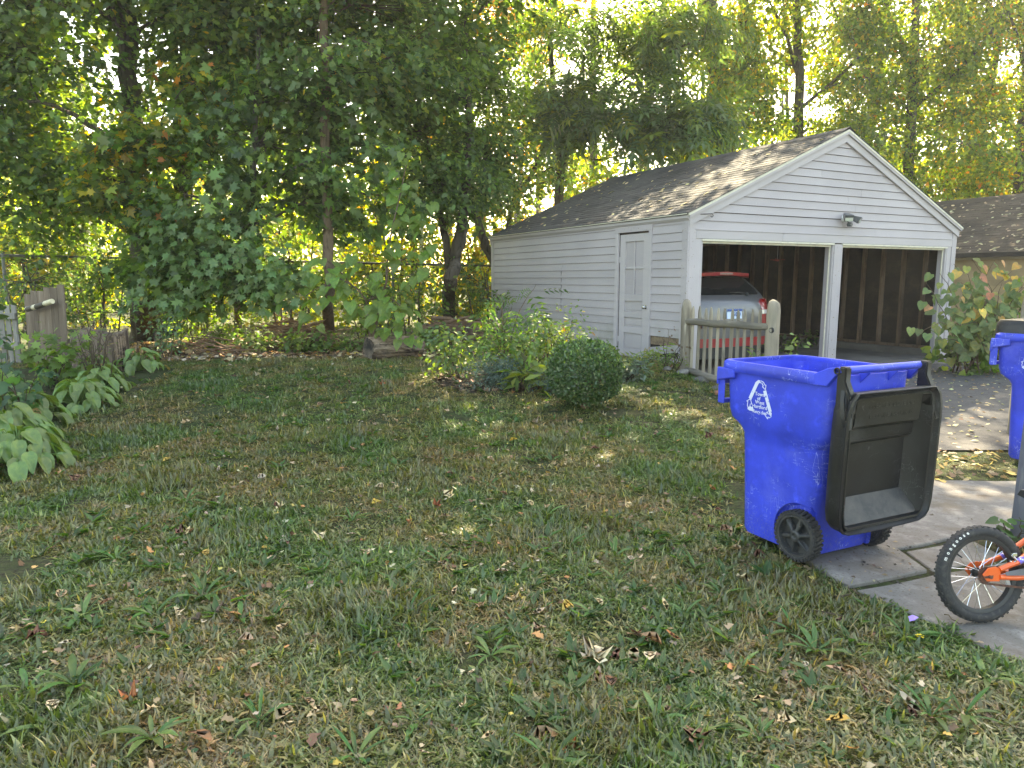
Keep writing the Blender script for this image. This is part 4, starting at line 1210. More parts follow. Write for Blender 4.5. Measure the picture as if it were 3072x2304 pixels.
# ------------------------------------------------------------------ child's bicycle leaning on the post at the right edge
M['bike_orange'] = mk('bike_orange', (.78, .115, .022), .3, coat=.5, var=[(20, (.68, .10, .02), .5, .7)], coord='object')
M['bike_grey'] = mk('bike_grey', (.13, .13, .15), .45)
M['bike_black'] = mk('bike_black', (.018, .018, .020), .5, coord='object', var=[(12, (.03, .03, .03), .5, .7)])
M['chrome'] = mk('chrome', (.75, .76, .80), .18, metal=1.0)
M['rust'] = mk('rusty_chain', (.15, .065, .04), .8, var=[(60, (.07, .035, .03), .4, .6)])
M['decal_purple'] = mk('decal_purple', (.16, .11, .50), .4, var=[(60, (.75, .75, .78), .52, .56)], coord='object')
bike = thing('bicycle', 'orange child\'s bicycle with black tyres parked beside the grey post', 'bicycle', (0, 0, 0))
WR = .222
bx0, by0, bz0 = 2.165, 3.11, .034
fwd = Vector((math.cos(R(8)), math.sin(R(8)), 0)); lean = R(-9); 
side = Vector((-math.sin(R(8)), math.cos(R(8)), 0))
upv = (Vector((0, 0, 1)) * math.cos(lean) - side * math.sin(lean)).normalized(); sidev = upv.cross(fwd) * 1.0
# bike frame: x forward, y to its left (away from the camera), z up
bike.matrix_world = Matrix(((fwd.x, sidev.x, upv.x, bx0), (fwd.y, sidev.y, upv.y, by0), (fwd.z, sidev.z, upv.z, bz0), (0, 0, 0, 1)))
def bike_wheel(x, rear):
    wh = bpy.data.objects.new('wheel', None); COL.objects.link(wh); wh.parent = bike; wh.matrix_local = T(x, 0, WR)
    A = np.linspace(0, 2 * math.pi, 64, endpoint=False)
    tw = .026; tr = WR - tw
    mb = MB(); mb.rings([[(math.cos(t) * (tr + tw * math.cos(p)), tw * 1.02 * math.sin(p), math.sin(t) * (tr + tw * math.cos(p))) for p in np.linspace(0, 2 * math.pi, 14, endpoint=False)] for t in list(A) + [A[0]]])
    for k in range(90):
        t = 2 * math.pi * k / 90
        for q in (-.009, .009): mb.box((math.cos(t) * (WR - .0036), q + (.004 if k % 2 else -.004), math.sin(t) * (WR - .0036)), (.006, .011, .009), M=RY(-t).to_3x3())
    link('tyre', mb.mesh('tyre', M['tyre'], smooth=True), parent=wh)
    rr = WR - 2 * tw + .004
    mb = MB(); mb.rings([[(math.cos(t) * r, y, math.sin(t) * r) for t in A] for r, y in ((rr + .006, -.016), (rr - .004, -.017), (rr - .015, -.012), (rr - .015, .012), (rr - .004, .017), (rr + .006, .016), (rr + .006, -.016))]); link('rim', mb.mesh('rim', M['bike_black'], smooth=True), parent=wh)
    for k in range(28):
        t = 2 * math.pi * k / 28; s = 1 if k % 2 else -1; dt = .55 * (1 if (k // 2) % 2 else -1)
        mb = MB(); mb.tube([(math.cos(t + dt) * .020, s * .026, math.sin(t + dt) * .020), (math.cos(t) * (rr - .014), s * .003, math.sin(t) * (rr - .014))], .0013, 5, cap=False)
        link('spoke', mb.mesh('spoke', M['chrome']), parent=wh)
    mb = MB(); mb.rings([[(math.cos(t) * r, y, math.sin(t) * r) for t in A[::4]] for y, r in ((-.045, .0), (-.045, .008), (-.032, .008), (-.030, .024), (-.022, .024), (-.02, .014), (.02, .014), (.022, .024), (.030, .024), (.032, .008), (.045, .008), (.045, 0))]); link('hub', mb.mesh('hub', M['bike_black'], smooth=True), parent=wh)
    mb = MB(); mb.tube([(-.118, -.004, .10), (-.096, -.008, .082)], [.004, .0035], 6); link('valve', mb.mesh('valve', M['bike_black']), parent=wh)
    return wh
w1 = bike_wheel(0, True); w2 = bike_wheel(.735, False)
# sidewall lettering on the rear tyre
def arc_text(txt, r, a_mid, step, size, parent, mat):
    widths = {'m': 1.45, 'o': 1.0, 'n': 1.0, 'g': 1.0, 's': .9, 'e': .98}
    tot = sum(widths.get(c, 1) for c in txt); a = a_mid + tot * step / 2
    for c in txt:
        wd = widths.get(c, 1) * step; ac = a - wd / 2; a -= wd
        tm = text_mesh(c, size, mat, extrude=.0008, offset=.0007)
        pos = Vector((math.cos(ac) * r, -.0225, math.sin(ac) * r))
        xd = Vector((math.sin(ac), 0, -math.cos(ac))); yd = Vector((math.cos(ac), 0, math.sin(ac)))
        nd = xd.cross(yd)
        yd2 = (yd * .86 + Vector((0, .5, 0))).normalized(); nd = xd.cross(yd2)
        link('lettering', tm, parent=parent, M=Matrix(((xd.x, yd2.x, nd.x, pos.x), (xd.y, yd2.y, nd.y, pos.y), (xd.z, yd2.z, nd.z, pos.z), (0, 0, 0, 1))))
M['tyre_white'] = mk('tyre_print', (.62, .60, .55), .7)
arc_text('mongoose', .2090, R(134.5), R(6.3), .020, w1, M['tyre_white'])
# frame
BBX, BBZ = .285, .205
def btube(name, pts, rad, mat='bike_orange', n=10, parent=None):
    mb = MB(); mb.tube(pts, rad, n); return link(name, mb.mesh(name, M[mat], smooth=True), parent=bike if parent is None else parent)
for s in (-1, 1):
    mb = MB(); mb.extr([(-.034, s * .050, WR + .012), (-.012, s * .050, WR - .020), (.052, s * .050, WR - .024), (.060, s * .050, WR + .030), (.035, s * .050, WR + .044), (-.004, s * .050, WR + .040)], (0, s * .005, 0)); link('dropout', mb.mesh('dropout', M['bike_orange'], bevel=.0015), parent=bike)
    mb = MB(); mb.extr([(-.030, s * .0555, WR + .004), (-.022, s * .0555, WR - .006), (.016, s * .0555, WR - .006), (.020, s * .0555, WR + .006)], (0, s * .0008, 0)); mb.tube([(0, s * .05, WR), (0, s * .068, WR)], .008, 6); link('axle_nut', mb.mesh('axle_nut', M['rust']), parent=bike)
    btube('chain_stay', [(.050, s * .052, WR - .004), (.14, s * .050, BBZ + .004), (BBX - .03, s * .028, BBZ)], [.0125, .0135, .0125])
    btube('seat_stay', [(.052, s * .052, WR + .030), (.16, s * .048, WR + .060), (.30, s * .034, WR + .150)], [.0125, .0135, .0125])
    mb = MB(); mb.tube([(.185, s * .0502, WR - .014), (.235, s * .0425, WR - .017)], .0148, 10, cap=False); link('decal', mb.mesh('decal', M['decal_purple'], smooth=True), parent=bike)
    mb = MB(); mb.tube([(.150, s * .0486, WR + .057), (.185, s * .0462, WR + .073)], .0146, 10, cap=False); link('decal', mb.mesh('decal', M['decal_purple'], smooth=True), parent=bike)
btube('seat_tube', [(BBX, 0, BBZ - .02), (.315, 0, .48)], .016); btube('down_tube', [(BBX, 0, BBZ), (.62, 0, .45)], .020); btube('top_tube', [(.312, 0, .44), (.62, 0, .50)], .016)
btube('head_tube', [(.64, 0, .40), (.605, 0, .54)], .021)
btube('bottom_bracket', [(BBX, -.036, BBZ), (BBX, .036, BBZ)], .022)
for s in (-1, 1): btube('fork', [(.735, s * .055, WR), (.69, s * .052, .36), (.635, s * .02, .42)], .013, 'bike_black')
btube('seat_post', [(.315, 0, .47), (.32, 0, .56)], .012, 'chrome')
mb = MB(); mb.rings([[(x, y, z) for x, y, z in ((xx, -w, .56 + h), (xx, -w * .6, .585 + h), (xx, w * .6, .585 + h), (xx, w, .56 + h), (xx, 0, .545 + h))] for xx, w, h in ((.25, .05, .01), (.28, .075, .01), (.35, .06, 0), (.43, .025, 0), (.48, .015, -.005))], cap0=True, cap1=True); link('saddle', mb.mesh('saddle', M['bike_black'], smooth=True), parent=bike)
btube('handlebar', [(.56, -.27, .70), (.60, -.16, .71), (.61, -.07, .58), (.61, .07, .58), (.60, .16, .71), (.56, .27, .70)], .011, 'bike_black')
btube('stem', [(.605, 0, .53), (.61, 0, .59)], .013, 'chrome')
for s in (-1, 1):
    btube('grip', [(.55, s * .275, .70), (.585, s * .185, .707)], .015, 'bike_black')
    cr = btube('crank', [(BBX, s * .060, BBZ), (BBX + .09 * s, s * .066, BBZ - .06 * s)], .009, 'chrome')
    mb = MB(); mb.box((BBX + .09 * s, s * .11, BBZ - .06 * s), (.07, .08, .02)); link('pedal', mb.mesh('pedal', M['bike_black'], bevel=.004), parent=bike)
# chain guard: grey blade from the axle to the cranks, chain and reflector
mb = MB(); mb.extr([(.075, -.062, WR + .020), (.075, -.062, WR + .004), (.20, -.064, WR - .002), (.36, -.066, WR - .045), (.40, -.066, WR + .02), (.34, -.066, WR + .060), (.20, -.064, WR + .036)], (0, -.004, 0)); link('chain_guard', mb.mesh('chain_guard', M['bike_grey'], bevel=.001), parent=bike)
mb = MB()
for k in range(40):
    t = k / 39; p = Vector((0, -.034, WR - .036)).lerp(Vector((BBX, -.046, BBZ - .062)), t)
    mb.box(p, (.0085, .008 if k % 2 else .005, .009), M=RY(.16).to_3x3())
for k in range(40):
    t = k / 39; p = Vector((0, -.034, WR + .036)).lerp(Vector((BBX, -.046, BBZ + .062)), t)
    mb.box(p, (.0085, .008 if k % 2 else .005, .009), M=RY(-.13).to_3x3())
for k in range(9):
    t = math.pi / 2 + math.pi * k / 8; mb.box((math.cos(t) * .036, -.034, WR + math.sin(t) * .036), (.009, .006, .010), M=RY(-t).to_3x3())
link('chain', mb.mesh('chain', M['rust']), parent=bike)
mb = MB(); mb.rings([[(math.cos(t) * r, y, WR + math.sin(t) * r) for t in np.linspace(0, 6.283, 18, endpoint=False)] for y, r in ((-.038, .012), (-.038, .033), (-.030, .033), (-.030, .012))]); link('sprocket', mb.mesh('sprocket', M['rust']), parent=bike)
mb = MB(); mb.rings([[(BBX + math.cos(t) * r, y, BBZ + math.sin(t) * r) for t in np.linspace(0, 6.283, 24, endpoint=False)] for y, r in ((-.050, .012), (-.050, .06), (-.042, .06), (-.042, .012))]); link('chainring', mb.mesh('chainring', M['bike_black']), parent=bike)
mb = MB(); mb.box((0, 0, 0), (.022, .008, .056)); link('wheel_reflector', mb.mesh('wheel_reflector', M['lens_white'], bevel=.002), parent=w1, M=T(.128, -.012, -.035) @ RY(R(-14)))
mb = MB(); mb.tube([(.115, -.055, WR + .095), (.135, -.06, WR + .070), (.125, -.05, WR + .055), (.110, -.05, WR + .065)], .005, 6); mb.box((.128, -.055, WR + .094), (.022, .012, .016)); link('brake_arm', mb.mesh('brake_arm', M['chrome'], bevel=.001), parent=bike)

# ------------------------------------------------------------------ grey post at the right edge, round post behind the second bin
M['grey_wood'] = mk('grey_wood', (.17, .175, .195), .8, var=[(5, (.12, .12, .135), .42, .62), (20, (.23, .225, .22), .6, .72)], bump=[(14, .35, .01)], coord='object', stretch=(1, 1, .12), spec=.25)
M['weathered'] = mk('weathered_wood', (.30, .255, .195), .85, var=[(7, (.17, .145, .115), .42, .62), (26, (.40, .36, .29), .56, .72), (3, (.20, .185, .15), .5, .7)], bump=[(11, .6, .012), (40, .3, .004)], coord='object', stretch=(1, 1, .13), spec=.2, rand=.18)
M['weathered_x'] = mk('weathered_rail_wood', (.20, .175, .14), .85, var=[(7, (.085, .078, .068), .42, .62), (26, (.34, .30, .24), .58, .72)], bump=[(11, .7, .014), (40, .3, .004)], coord='object', stretch=(.13, 1, 1), spec=.2, rand=.15)
gpost = thing('fence_post', 'square grey painted wooden post beside the bicycle', 'post', G3(3.06, 4.12), R(24))
mb = MB(); mb.box((0, 0, .60), (.095, .095, 1.5)); link('shaft', mb.mesh('shaft', M['grey_wood'], bevel=.004), parent=gpost)
mb = MB(); mb.box((0, 0, 1.365), (.125, .125, .03), top=(.7, .7)); link('cap', mb.mesh('cap', M['grey_wood']), parent=gpost)
gpost.rotation_euler = (0, R(1.8), R(24))
rp = thing('round_post', 'weathered grey round-topped post behind the shut bin', 'post', G3(5.06, 7.0), 0)
mb = MB(); mb.tube([(0, 0, -.15), (0, 0, .4), (.005, 0, 1.0), (.005, 0, 1.30), (.0, 0, 1.42), (0, 0, 1.46)], [.10, .10, .098, .095, .07, .03], 14, wob=.05); link('shaft', mb.mesh('shaft', M['weathered'], smooth=True), parent=rp)

# ------------------------------------------------------------------ picket gate
PA, PB = Vector((2.375, 9.75, 0)), Vector((3.175, 8.75, 0))
gdir = (PB - PA); GL = gdir.length; gdir.normalize(); gnrm = Vector((-gdir.y, gdir.x, 0))
gate = thing('picket_gate', 'weathered picket gate between two thick round-topped posts in front of the car', 'gate', (PA.x, PA.y, 0.0), math.atan2(gdir.y, gdir.x))
zA = .30
def gpostm(x, r, z0, z1, seed):
    mb = MB(); mb.tube([(x, 0, z0), (x + .004, 0, z0 + .3), (x, .004, z0 + .7), (x + .002, 0, z1 - .13), (x, 0, z1 - .05), (x - .004, 0, z1 - .015), (x, 0, z1)], [r * 1.03, r * 1.02, r, r * .98, r * .82, r * .55, r * .25], 16, wob=.045, seed=seed)
    return link('post', mb.mesh('post', M['weathered'], smooth=True), parent=gate)
gpostm(-.01, .070, .15, 1.330, 3)
p2 = gpostm(GL + .005, .083, .0, 1.350, 4)
mb = MB(); mb.rings([[(GL + .035 + math.cos(t) * r, -y, .985 + math.sin(t) * r * 1.25) for t in np.linspace(0, 6.283, 12, endpoint=False)] for y, r in ((.060, .030), (.082, .026), (.074, .018), (.066, .0))]); link('mortise_hole', mb.mesh('mortise_hole', M['bike_black'], smooth=True), parent=gate)
rgt = random.Random(5)
npk = 12
for i in range(npk):
    x = .085 + i * (GL - .155) / (npk - 1)
    zt = 1.235 + rgt.uniform(-.012, .014) - .02 * (i / npk); zb = .33 - .10 * i / npk
    w = .024 + rgt.uniform(-.003, .003); lean_ = R(rgt.uniform(-.9, .9))
    mb = MB()
    sec = lambda f, z: [(-w * f, .004, z), (-w * .75 * f, -.010 * f - .002, z), (0, -.017 * f - .002, z), (w * .75 * f, -.010 * f - .002, z), (w * f, .004, z)]
    H_ = zt - zb
    mb.rings([sec(1, 0), sec(1.0, H_ * .5), sec(.97, H_ - .11), sec(.82, H_ - .055), sec(.5, H_ - .015), sec(.22, H_)], cap0=True, cap1=True)
    link('picket', mb.mesh('picket', M['weathered']), parent=gate, M=T(x, .010, zb) @ RY(lean_))
def grail(z0, z1, r, seed, y=-.04):
    mb = MB(); n = 9
    mb.tube([(0, .003 * math.sin(k * 2.1), (z1 - z0) * k / (n - 1) + .004 * math.sin(k * 1.7)) if False else ((GL - .04) * k / (n - 1), .003 * math.sin(k * 2.1), (z1 - z0) * k / (n - 1) + .005 * math.sin(k * 1.7)) for k in range(n)], [r * .78] + [r * (1 + .05 * math.sin(k * 2.3)) for k in range(1, n - 1)] + [r], 10, wob=.06, seed=seed)
    return link('rail', mb.mesh('rail', M['weathered_x'], smooth=True), parent=gate, M=T(.03, y, z0))
grail(1.03, 1.02, .046, 8); grail(.375, .20, .046, 9)

# stones and bits of log at the foot of the gate
M['stone'] = mk('field_stone', (.20, .19, .175), .9, var=[(6, (.13, .12, .11), .4, .62), (30, (.30, .28, .25), .55, .72)], bump=[(14, .5, .02)], coord='object', rand=.25, spec=.2)
M['brick_red'] = mk('broken_brick', (.34, .15, .11), .9, var=[(12, (.25, .12, .09), .45, .65)], coord='object', spec=.2)
def stone_mesh(seed, sx, sy, sz):
    bm = bmesh.new(); bmesh.ops.create_icosphere(bm, subdivisions=2, radius=1)
    r_ = random.Random(seed); ax = [Vector((r_.uniform(-1, 1), r_.uniform(-1, 1), r_.uniform(-1, 1))).normalized() for _ in range(9)]
    for v in bm.verts:
        d = 1.0
        for a in ax:
            k = v.co.dot(a)
            if k > .62: d = min(d, .62 / k + .06)
        v.co = Vector((v.co.x * d * sx, v.co.y * d * sy, v.co.z * d * sz))
    me = bpy.data.meshes.new('stone'); bm.to_mesh(me); bm.free(); me.materials.append(M['stone']); return me
for i, (x, y, s, lab, m_) in enumerate([(2.52, 9.44, .13, 'flat grey stone under the gate at its left post', 'stone'), (2.70, 9.28, .12, 'dark rounded stone under the gate rail', 'stone'), (2.30, 9.55, .10, 'small stone on the weedy edge left of the gate', 'stone'), (2.62, 9.02, .07, 'small reddish stone on the grass before the gate', 'brick_red'), (2.12, 9.75, .09, 'dark stone beside the fern by the garage wall', 'stone'), (6.98, 11.75, .16, 'pale lump of broken concrete at the foot of the right door pier', 'stone')]):
    me = stone_mesh(i + 10, s, s * .75, s * .55); me.materials[0] = M[m_]
    st = link('stone', me, M=T(x, y, float(gz(x, y)) + s * .22) @ RZ(i * 1.3), label=lab, cat='stone')
st.location = to_w(GW - .42, -.12) + (.25,); st.data.materials[0] = M['gravel']
stub = thing('cut_stump', 'small cut stem with a forked top in front of the gate', 'stump', G3(2.80, 8.92, 0))
mb = MB(); mb.tube([(0, 0, -.05), (.01, 0, .1), (.0, 0, .22)], [.055, .05, .045], 10, wob=.08); mb.tube([(.02, 0, .05), (.07, .02, .24)], [.03, .024], 8, wob=.1); link('stem', mb.mesh('stem', M['weathered'], smooth=True), parent=stub)

# ------------------------------------------------------------------ trees
M['bark'] = mk('bark', (.085, .068, .052), .95, var=[(5, (.12, .105, .085), .45, .65), (24, (.035, .03, .024), .5, .68), (2.2, (.075, .085, .045), .55, .72)], bump=[(16, 1.0, .03), (50, .5, .01)], stretch=(1, 1, .22), spec=.1)
M['bark_brown'] = mk('brown_bark', (.15, .105, .07), .95, var=[(5, (.10, .075, .055), .42, .65), (26, (.06, .042, .03), .52, .7)], bump=[(18, .9, .02)], stretch=(1, 1, .2), spec=.1)
M['twig'] = mk('twig', (.10, .075, .05), .9, var=[(9, (.06, .045, .035), .4, .65)], spec=.15)
M['leaf'] = leaf_mat('tree_leaf', None, trans=.48, gloss=.03)
M['leaf_back'] = leaf_mat('sunlit_tint_leaf', None, trans=.60, gloss=.02, warm=(2.1, 1.95, .42))  # warmer copy of the tree leaf, backlit glow put into its tint
M['leaf_gloss'] = leaf_mat('glossy_leaf', None, trans=.28, gloss=.045, rough=.35)
GR_D, GR, GR_L, YG, YE, OR, BR = (.062, .112, .036), (.090, .155, .044), (.120, .190, .048), (.19, .24, .042), (.36, .27, .035), (.42, .17, .035), (.20, .11, .05)
BLUEGR = (.095, .160, .080)

def vnoise(P, f, ph):
    return (np.sin(P[:, 0] * f + ph) + np.sin(P[:, 1] * f * 1.13 + ph * 1.7 + P[:, 0] * .6 * f) + np.sin(P[:, 2] * f * 1.27 + ph * 2.3 + P[:, 1] * .5 * f)) / 3.0

def sprays(blobs, r, gap=-.28, shell=2.0):
    out, ctr = [], []
    for (c, rad, n) in blobs:
        d = norm(r.standard_normal((int(n * 1.6), 3)))
        rr = r.random(len(d)) ** (1.0 / shell)
        P = np.array(c) + d * rr[:, None] * np.array(rad)
        big = min(rad) >= 1.9            # high crowns are given holes, shaped to let sun dapples through
        P = P[vnoise(P, 2.3 if big else 2.6 / max(.5, min(rad)), c[0] * 3.1 + c[2]) > (max(gap, -.12) if big else gap)][:n]
        out.append(P); ctr.append(np.repeat(np.array([c]), len(P), 0))
    return np.concatenate(out), np.concatenate(ctr)

def crown_leaves(P, Cc, lps, spread, size, palette, r, up=.75, out=.38, rnd=.55, flat=.38, sj=.28):
    n = len(P)
    od = P - Cc; od[:, 2] *= .3; od = norm(od + .35 * r.standard_normal(od.shape))
    od[:, 1] -= .25; od = norm(od)
    k = np.repeat(np.arange(n), lps)
    m = len(k)
    tang = np.stack([-od[:, 1], od[:, 0], np.zeros(n)], 1); tang = norm(tang)
    a = r.uniform(-1, 1, m) * spread; b = r.uniform(-1, 1, m) * spread * .8; h = r.normal(0, spread * flat * .6, m)
    L = P[k] + od[k] * a[:, None] + tang[k] * b[:, None]
    L[:, 2] += h - .25 * np.abs(a)
    N_ = np.array([0, 0, up]) + od[k] * out + rnd * r.standard_normal((m, 3))
    D_ = od[k] * .8 + tang[k] * (b / spread)[:, None] * .9 + np.array([0, 0, -.45]) + .35 * r.standard_normal((m, 3))
    S_ = size * np.clip(1 + sj * r.standard_normal(m), .45, 1.6)
    tint = np.repeat(np.clip(1 + .16 * r.standard_normal((n, 1)), .6, 1.5), lps, 0)
    C_ = pick_cols(m, palette, r) * tint
    return L, N_, D_, S_, C_

def curve(pts, n=14, wig=.03, seed=0):
    """smooth polyline through the points with a little irregularity"""
    p = np.array(pts, float); t = np.linspace(0, len(p) - 1, n); out = []
    rr = np.random.default_rng(seed)
    for q in t:
        i = min(int(q), len(p) - 2); f = q - i
        p0, p1, p2, p3 = p[max(i - 1, 0)], p[i], p[i + 1], p[min(i + 2, len(p) - 1)]
        out.append(.5 * ((2 * p1) + (-p0 + p2) * f + (2 * p0 - 5 * p1 + 4 * p2 - p3) * f * f + (-p0 + 3 * p1 - 3 * p2 + p3) * f ** 3))
    out = np.array(out); out[1:-1] += rr.normal(0, wig, out[1:-1].shape)
    return out

def tree(name, label, stems, blobs, tpl, size, palette, seed, lps=10, spread=.32, mat='leaf', bark='bark', group=None, limbs=True, twigs=3, gap=-.28, cat='tree', crownname='crown', shell=2.0, **kw):
    """stems: list of (points, radius at the foot, radius at the top)"""
    r = np.random.default_rng(seed)
    base = stems[0][0][0]
    t = thing(name, label, cat, base, 0, group)
    wood = MB(); spine = []
    for i, (pts, r0, r1) in enumerate(stems):
        c = curve(pts, max(8, 4 * len(pts)), wig=.25 * r1 + .004, seed=seed + i)
        rad = np.linspace(r0, r1, len(c))
        if i == 0: rad[0] *= 1.45; rad[1] *= 1.12
        wood.tube([tuple(p) for p in c], list(rad), 10 if r0 > .08 else 6, wob=.05, seed=seed)
        spine += [(p, q) for p, q in zip(c, rad)]
    P, Cc = sprays(blobs, r, gap, shell)
    sp = np.array([s[0] for s in spine]); sr = np.array([s[1] for s in spine])
    if limbs:
        for (c, rad, n) in blobs:
            c = np.array(c); d = np.linalg.norm(sp - c, axis=1) + np.maximum(0, sp[:, 2] - c[2] + .3) * 2
            j = int(d.argmin()); a = sp[j]
            if np.linalg.norm(a - c) > .15:
                mid = (a + c) / 2 + np.array([0, 0, .12 * np.linalg.norm(a - c)]) + r.normal(0, .08, 3)
                w0 = min(sr[j] * .5, .012 + .02 * np.linalg.norm(a - c))
                wood.tube([tuple(p) for p in curve([a, mid, c], 8, .02, seed + 3)], list(np.linspace(w0, .012, 8)), 5)
            sel = P[(np.abs(Cc - c).sum(1) < 1e-6)]
            if len(sel):
                for q in sel[r.choice(len(sel), min(len(sel), max(2, n // 6) if twigs else 0), replace=False)]:
                    m_ = (c * .45 + q * .55) + r.normal(0, .10, 3)
                    wood.tube([tuple(c), tuple(m_), tuple(q)], [.012, .007, .003], 3, cap=False)
    inv = Matrix.Translation(-Vector(base))
    link('trunk', wood.mesh('trunk', M[bark], smooth=True, recalc=False, xf=inv), parent=t)
    L, N_, D_, S_, C_ = crown_leaves(P, Cc, lps, spread, size, palette, r, **kw)
    hi = np.repeat(np.concatenate([np.full(int((np.abs(Cc - np.array(c)).sum(1) < 1e-6).sum()), min(rad_) >= 1.75) for c, rad_, _ in blobs]), lps)
    S_ = np.where(hi, np.minimum(S_ * 1.9, .26), S_)        # upper crowns get oversized leaves so that they block more sun
    me = leaf_mesh('crown', tpl, L - np.array(base), N_, D_, S_, C_, M[mat])
    link(crownname, me, parent=t, kind='stuff')
    return t, P, Cc

def gb(x, y, dz=-.1): return (x, y, float(gz(x, y)) + dz)
B3 = lambda p, rad, n: (p, rad, n)

PAL_MAPLE = [(GR_D, 1.6), (GR, 4), (GR_L, 3.4), (YG, .9), (YE, .12)]
PAL_MAPLE_Y = [(GR, 3), (GR_L, 2), (YG, 1.5), (YE, .9), (OR, .25)]
PAL_DARK = [(GR_D, 3), (GR, 4), (GR_L, 2)]
PAL_OLIVE = [(GR, 2), (GR_L, 2.4), (YG, 2), (YE, .35), (OR, .06)]
PAL_YG = [(GR_L, 1.5), (YG, 3), (YE, .9)]
PAL_AUT = [(YE, 3), (OR, 2), (YG, 1.5), (GR_L, 1)]

# big maple at the left with a forked trunk
tree('maple_tree', 'tall thick-trunked maple at the left, forking high up beside the stump', [
    ([gb(*(-7.553, 14.621)), (-6.784, 13.200, 1.622), (-6.739, 13.200, 3.099), (-6.707, 13.200, 4.373), (-6.681, 13.200, 5.762), (-6.661, 13.300, 7.519), (-6.4, 13.4, 10.5)], .21, .12),
    ([(-6.678, 13.200, 5.073), (-6.697, 13.000, 5.624), (-6.777, 12.900, 6.111), (-6.911, 12.800, 7.084)], .10, .06),
    ([(-6.734, 13.200, 3.820), (-7.120, 12.800, 4.136), (-7.678, 12.600, 4.471), (-8.158, 12.400, 4.535)], .06, .02),
    ([(-6.756, 13.200, 3.099), (-7.042, 12.900, 3.341), (-7.357, 12.700, 3.468)], .05, .02)],
    [B3((-8.053, 13.200, 5.381), (2.1, 1.5, 1.5), 420), B3((-8.780, 13.000, 4.021), (1.5, 1.4, 1.2), 260), B3((-9.014, 13.800, 2.913), (1.5, 1.2, .9), 190), B3((-5.098, 12.800, 6.003), (1.6, 1.2, 1.0), 220), B3((-7.745, 12.600, 6.220), (1.8, 1.2, .9), 200), B3((-5.967, 12.800, 6.870), (2.2, 1.6, .9), 240),
     B3((-7.446, 13.000, 3.551), (1.2, .9, .7), 110), B3((-6.6, 13.2, 9.3), (3.8, 3.2, 2.2), 420), B3((-9.5, 13.5, 7.0), (2.5, 2.5, 2.5), 260)],
    MAPLE6, .12, PAL_MAPLE, 11, lps=13, spread=.32, gap=-.16)
tree('maple_branch', 'low yellowing maple sapling leaning out beside the big forked trunk', [
    ([gb(*(-7.297, 14.621)), (-6.383, 13.000, 1.949), (-6.229, 12.900, 3.065), (-6.097, 12.600, 3.719)], .06, .02), ([(-6.257, 12.900, 2.907), (-6.468, 12.500, 3.325), (-6.788, 12.200, 3.542)], .025, .01)],
    [B3((-6.459, 12.400, 3.760), (.95, .6, .55), 60), B3((-5.748, 12.400, 3.983), (.9, .6, .5), 60), B3((-6.830, 12.400, 3.008), (.8, .6, .45), 40), B3((-6.026, 12.500, 2.943), (.6, .5, .5), 36), B3((-5.276, 12.500, 4.816), (.7, .6, .5), 30)],
    MAPLE, .15, PAL_MAPLE_Y, 12, lps=10, spread=.28)
tree('maple_tree', 'dark-barked maple behind the chain-link post, hung with leaves', [
    ([gb(*(-8.133, 16.801)), (-6.699, 14.200, 1.623), (-6.428, 14.200, 2.952), (-6.228, 14.200, 4.074), (-6.111, 14.200, 5.584), (-6.028, 14.200, 7.367), (-5.6, 14.3, 10)], .22, .12),
    ([(-6.287, 14.200, 3.731), (-6.815, 14.400, 4.281), (-7.240, 14.600, 5.356)], .09, .04), ([(-6.153, 14.200, 5.086), (-5.371, 13.800, 5.632), (-4.491, 13.500, 5.934)], .08, .03)],
    [B3((-5.416, 14.000, 4.790), (1.9, 1.3, 1.2), 300), B3((-4.148, 13.700, 5.841), (2.1, 1.4, 1.3), 360), B3((-5.240, 13.800, 6.425), (1.8, 1.3, 1.0), 230), B3((-6.338, 14.200, 2.689), (1.3, 1.0, .9), 150), B3((-4.4, 14.5, 9.4), (3.6, 3.0, 2.4), 460)],
    MAPLE6, .115, PAL_MAPLE, 21, lps=13, spread=.32, gap=-.16)

# young maple in front with broad lobed leaves: the 300 nearest leaves are single parts
ymt, yP, yC = tree('maple_tree', 'young maple with low fans of broad lobed leaves over the fence', [
    ([gb(*(-6.769, 17.732)), (-4.732, 12.500, 1.303), (-4.561, 12.500, 2.092), (-4.409, 12.500, 3.020), (-4.326, 12.600, 4.247), (-4.221, 12.700, 5.750)], .085, .03),
    ([(-4.497, 12.500, 2.404), (-4.887, 12.200, 2.836), (-5.282, 11.900, 2.952)], .035, .012), ([(-4.545, 12.500, 2.092), (-4.015, 12.100, 1.925), (-3.662, 11.800, 1.694)], .03, .01), ([(-4.409, 12.500, 3.020), (-3.613, 12.400, 3.461), (-2.908, 12.400, 3.686)], .035, .012)],
    [B3((-5.197, 12.000, 2.035), (1.2, .65, .72), 130), B3((-5.464, 12.000, 1.468), (.75, .5, .45), 54), B3((-4.153, 11.900, 1.619), (.80, .6, .42), 70), B3((-4.850, 12.300, 2.846), (1.35, .8, .65), 110), B3((-3.590, 12.500, 2.867), (1.2, .8, .8), 110), B3((-4.316, 12.700, 3.889), (1.5, 1, .9), 170), B3((-3.019, 12.900, 3.925), (1.3, 1, .9), 130), B3((-3.519, 12.800, 4.743), (1.4, 1, .8), 130), B3((-2.540, 13.200, 3.099), (1.1, .8, .8), 90), B3((-6.128, 12.400, 1.933), (.8, .6, .7), 60)],
    MAPLE, .14, [(GR_D, 2), (GR, 4), (GR_L, 2.4)], 31, lps=10, spread=.28, up=.6, out=.6, rnd=.42, gap=-.16)
M['maple_part'] = leaf_mat('maple_leaf', (.085, .165, .052), trans=.42, gloss=.035)
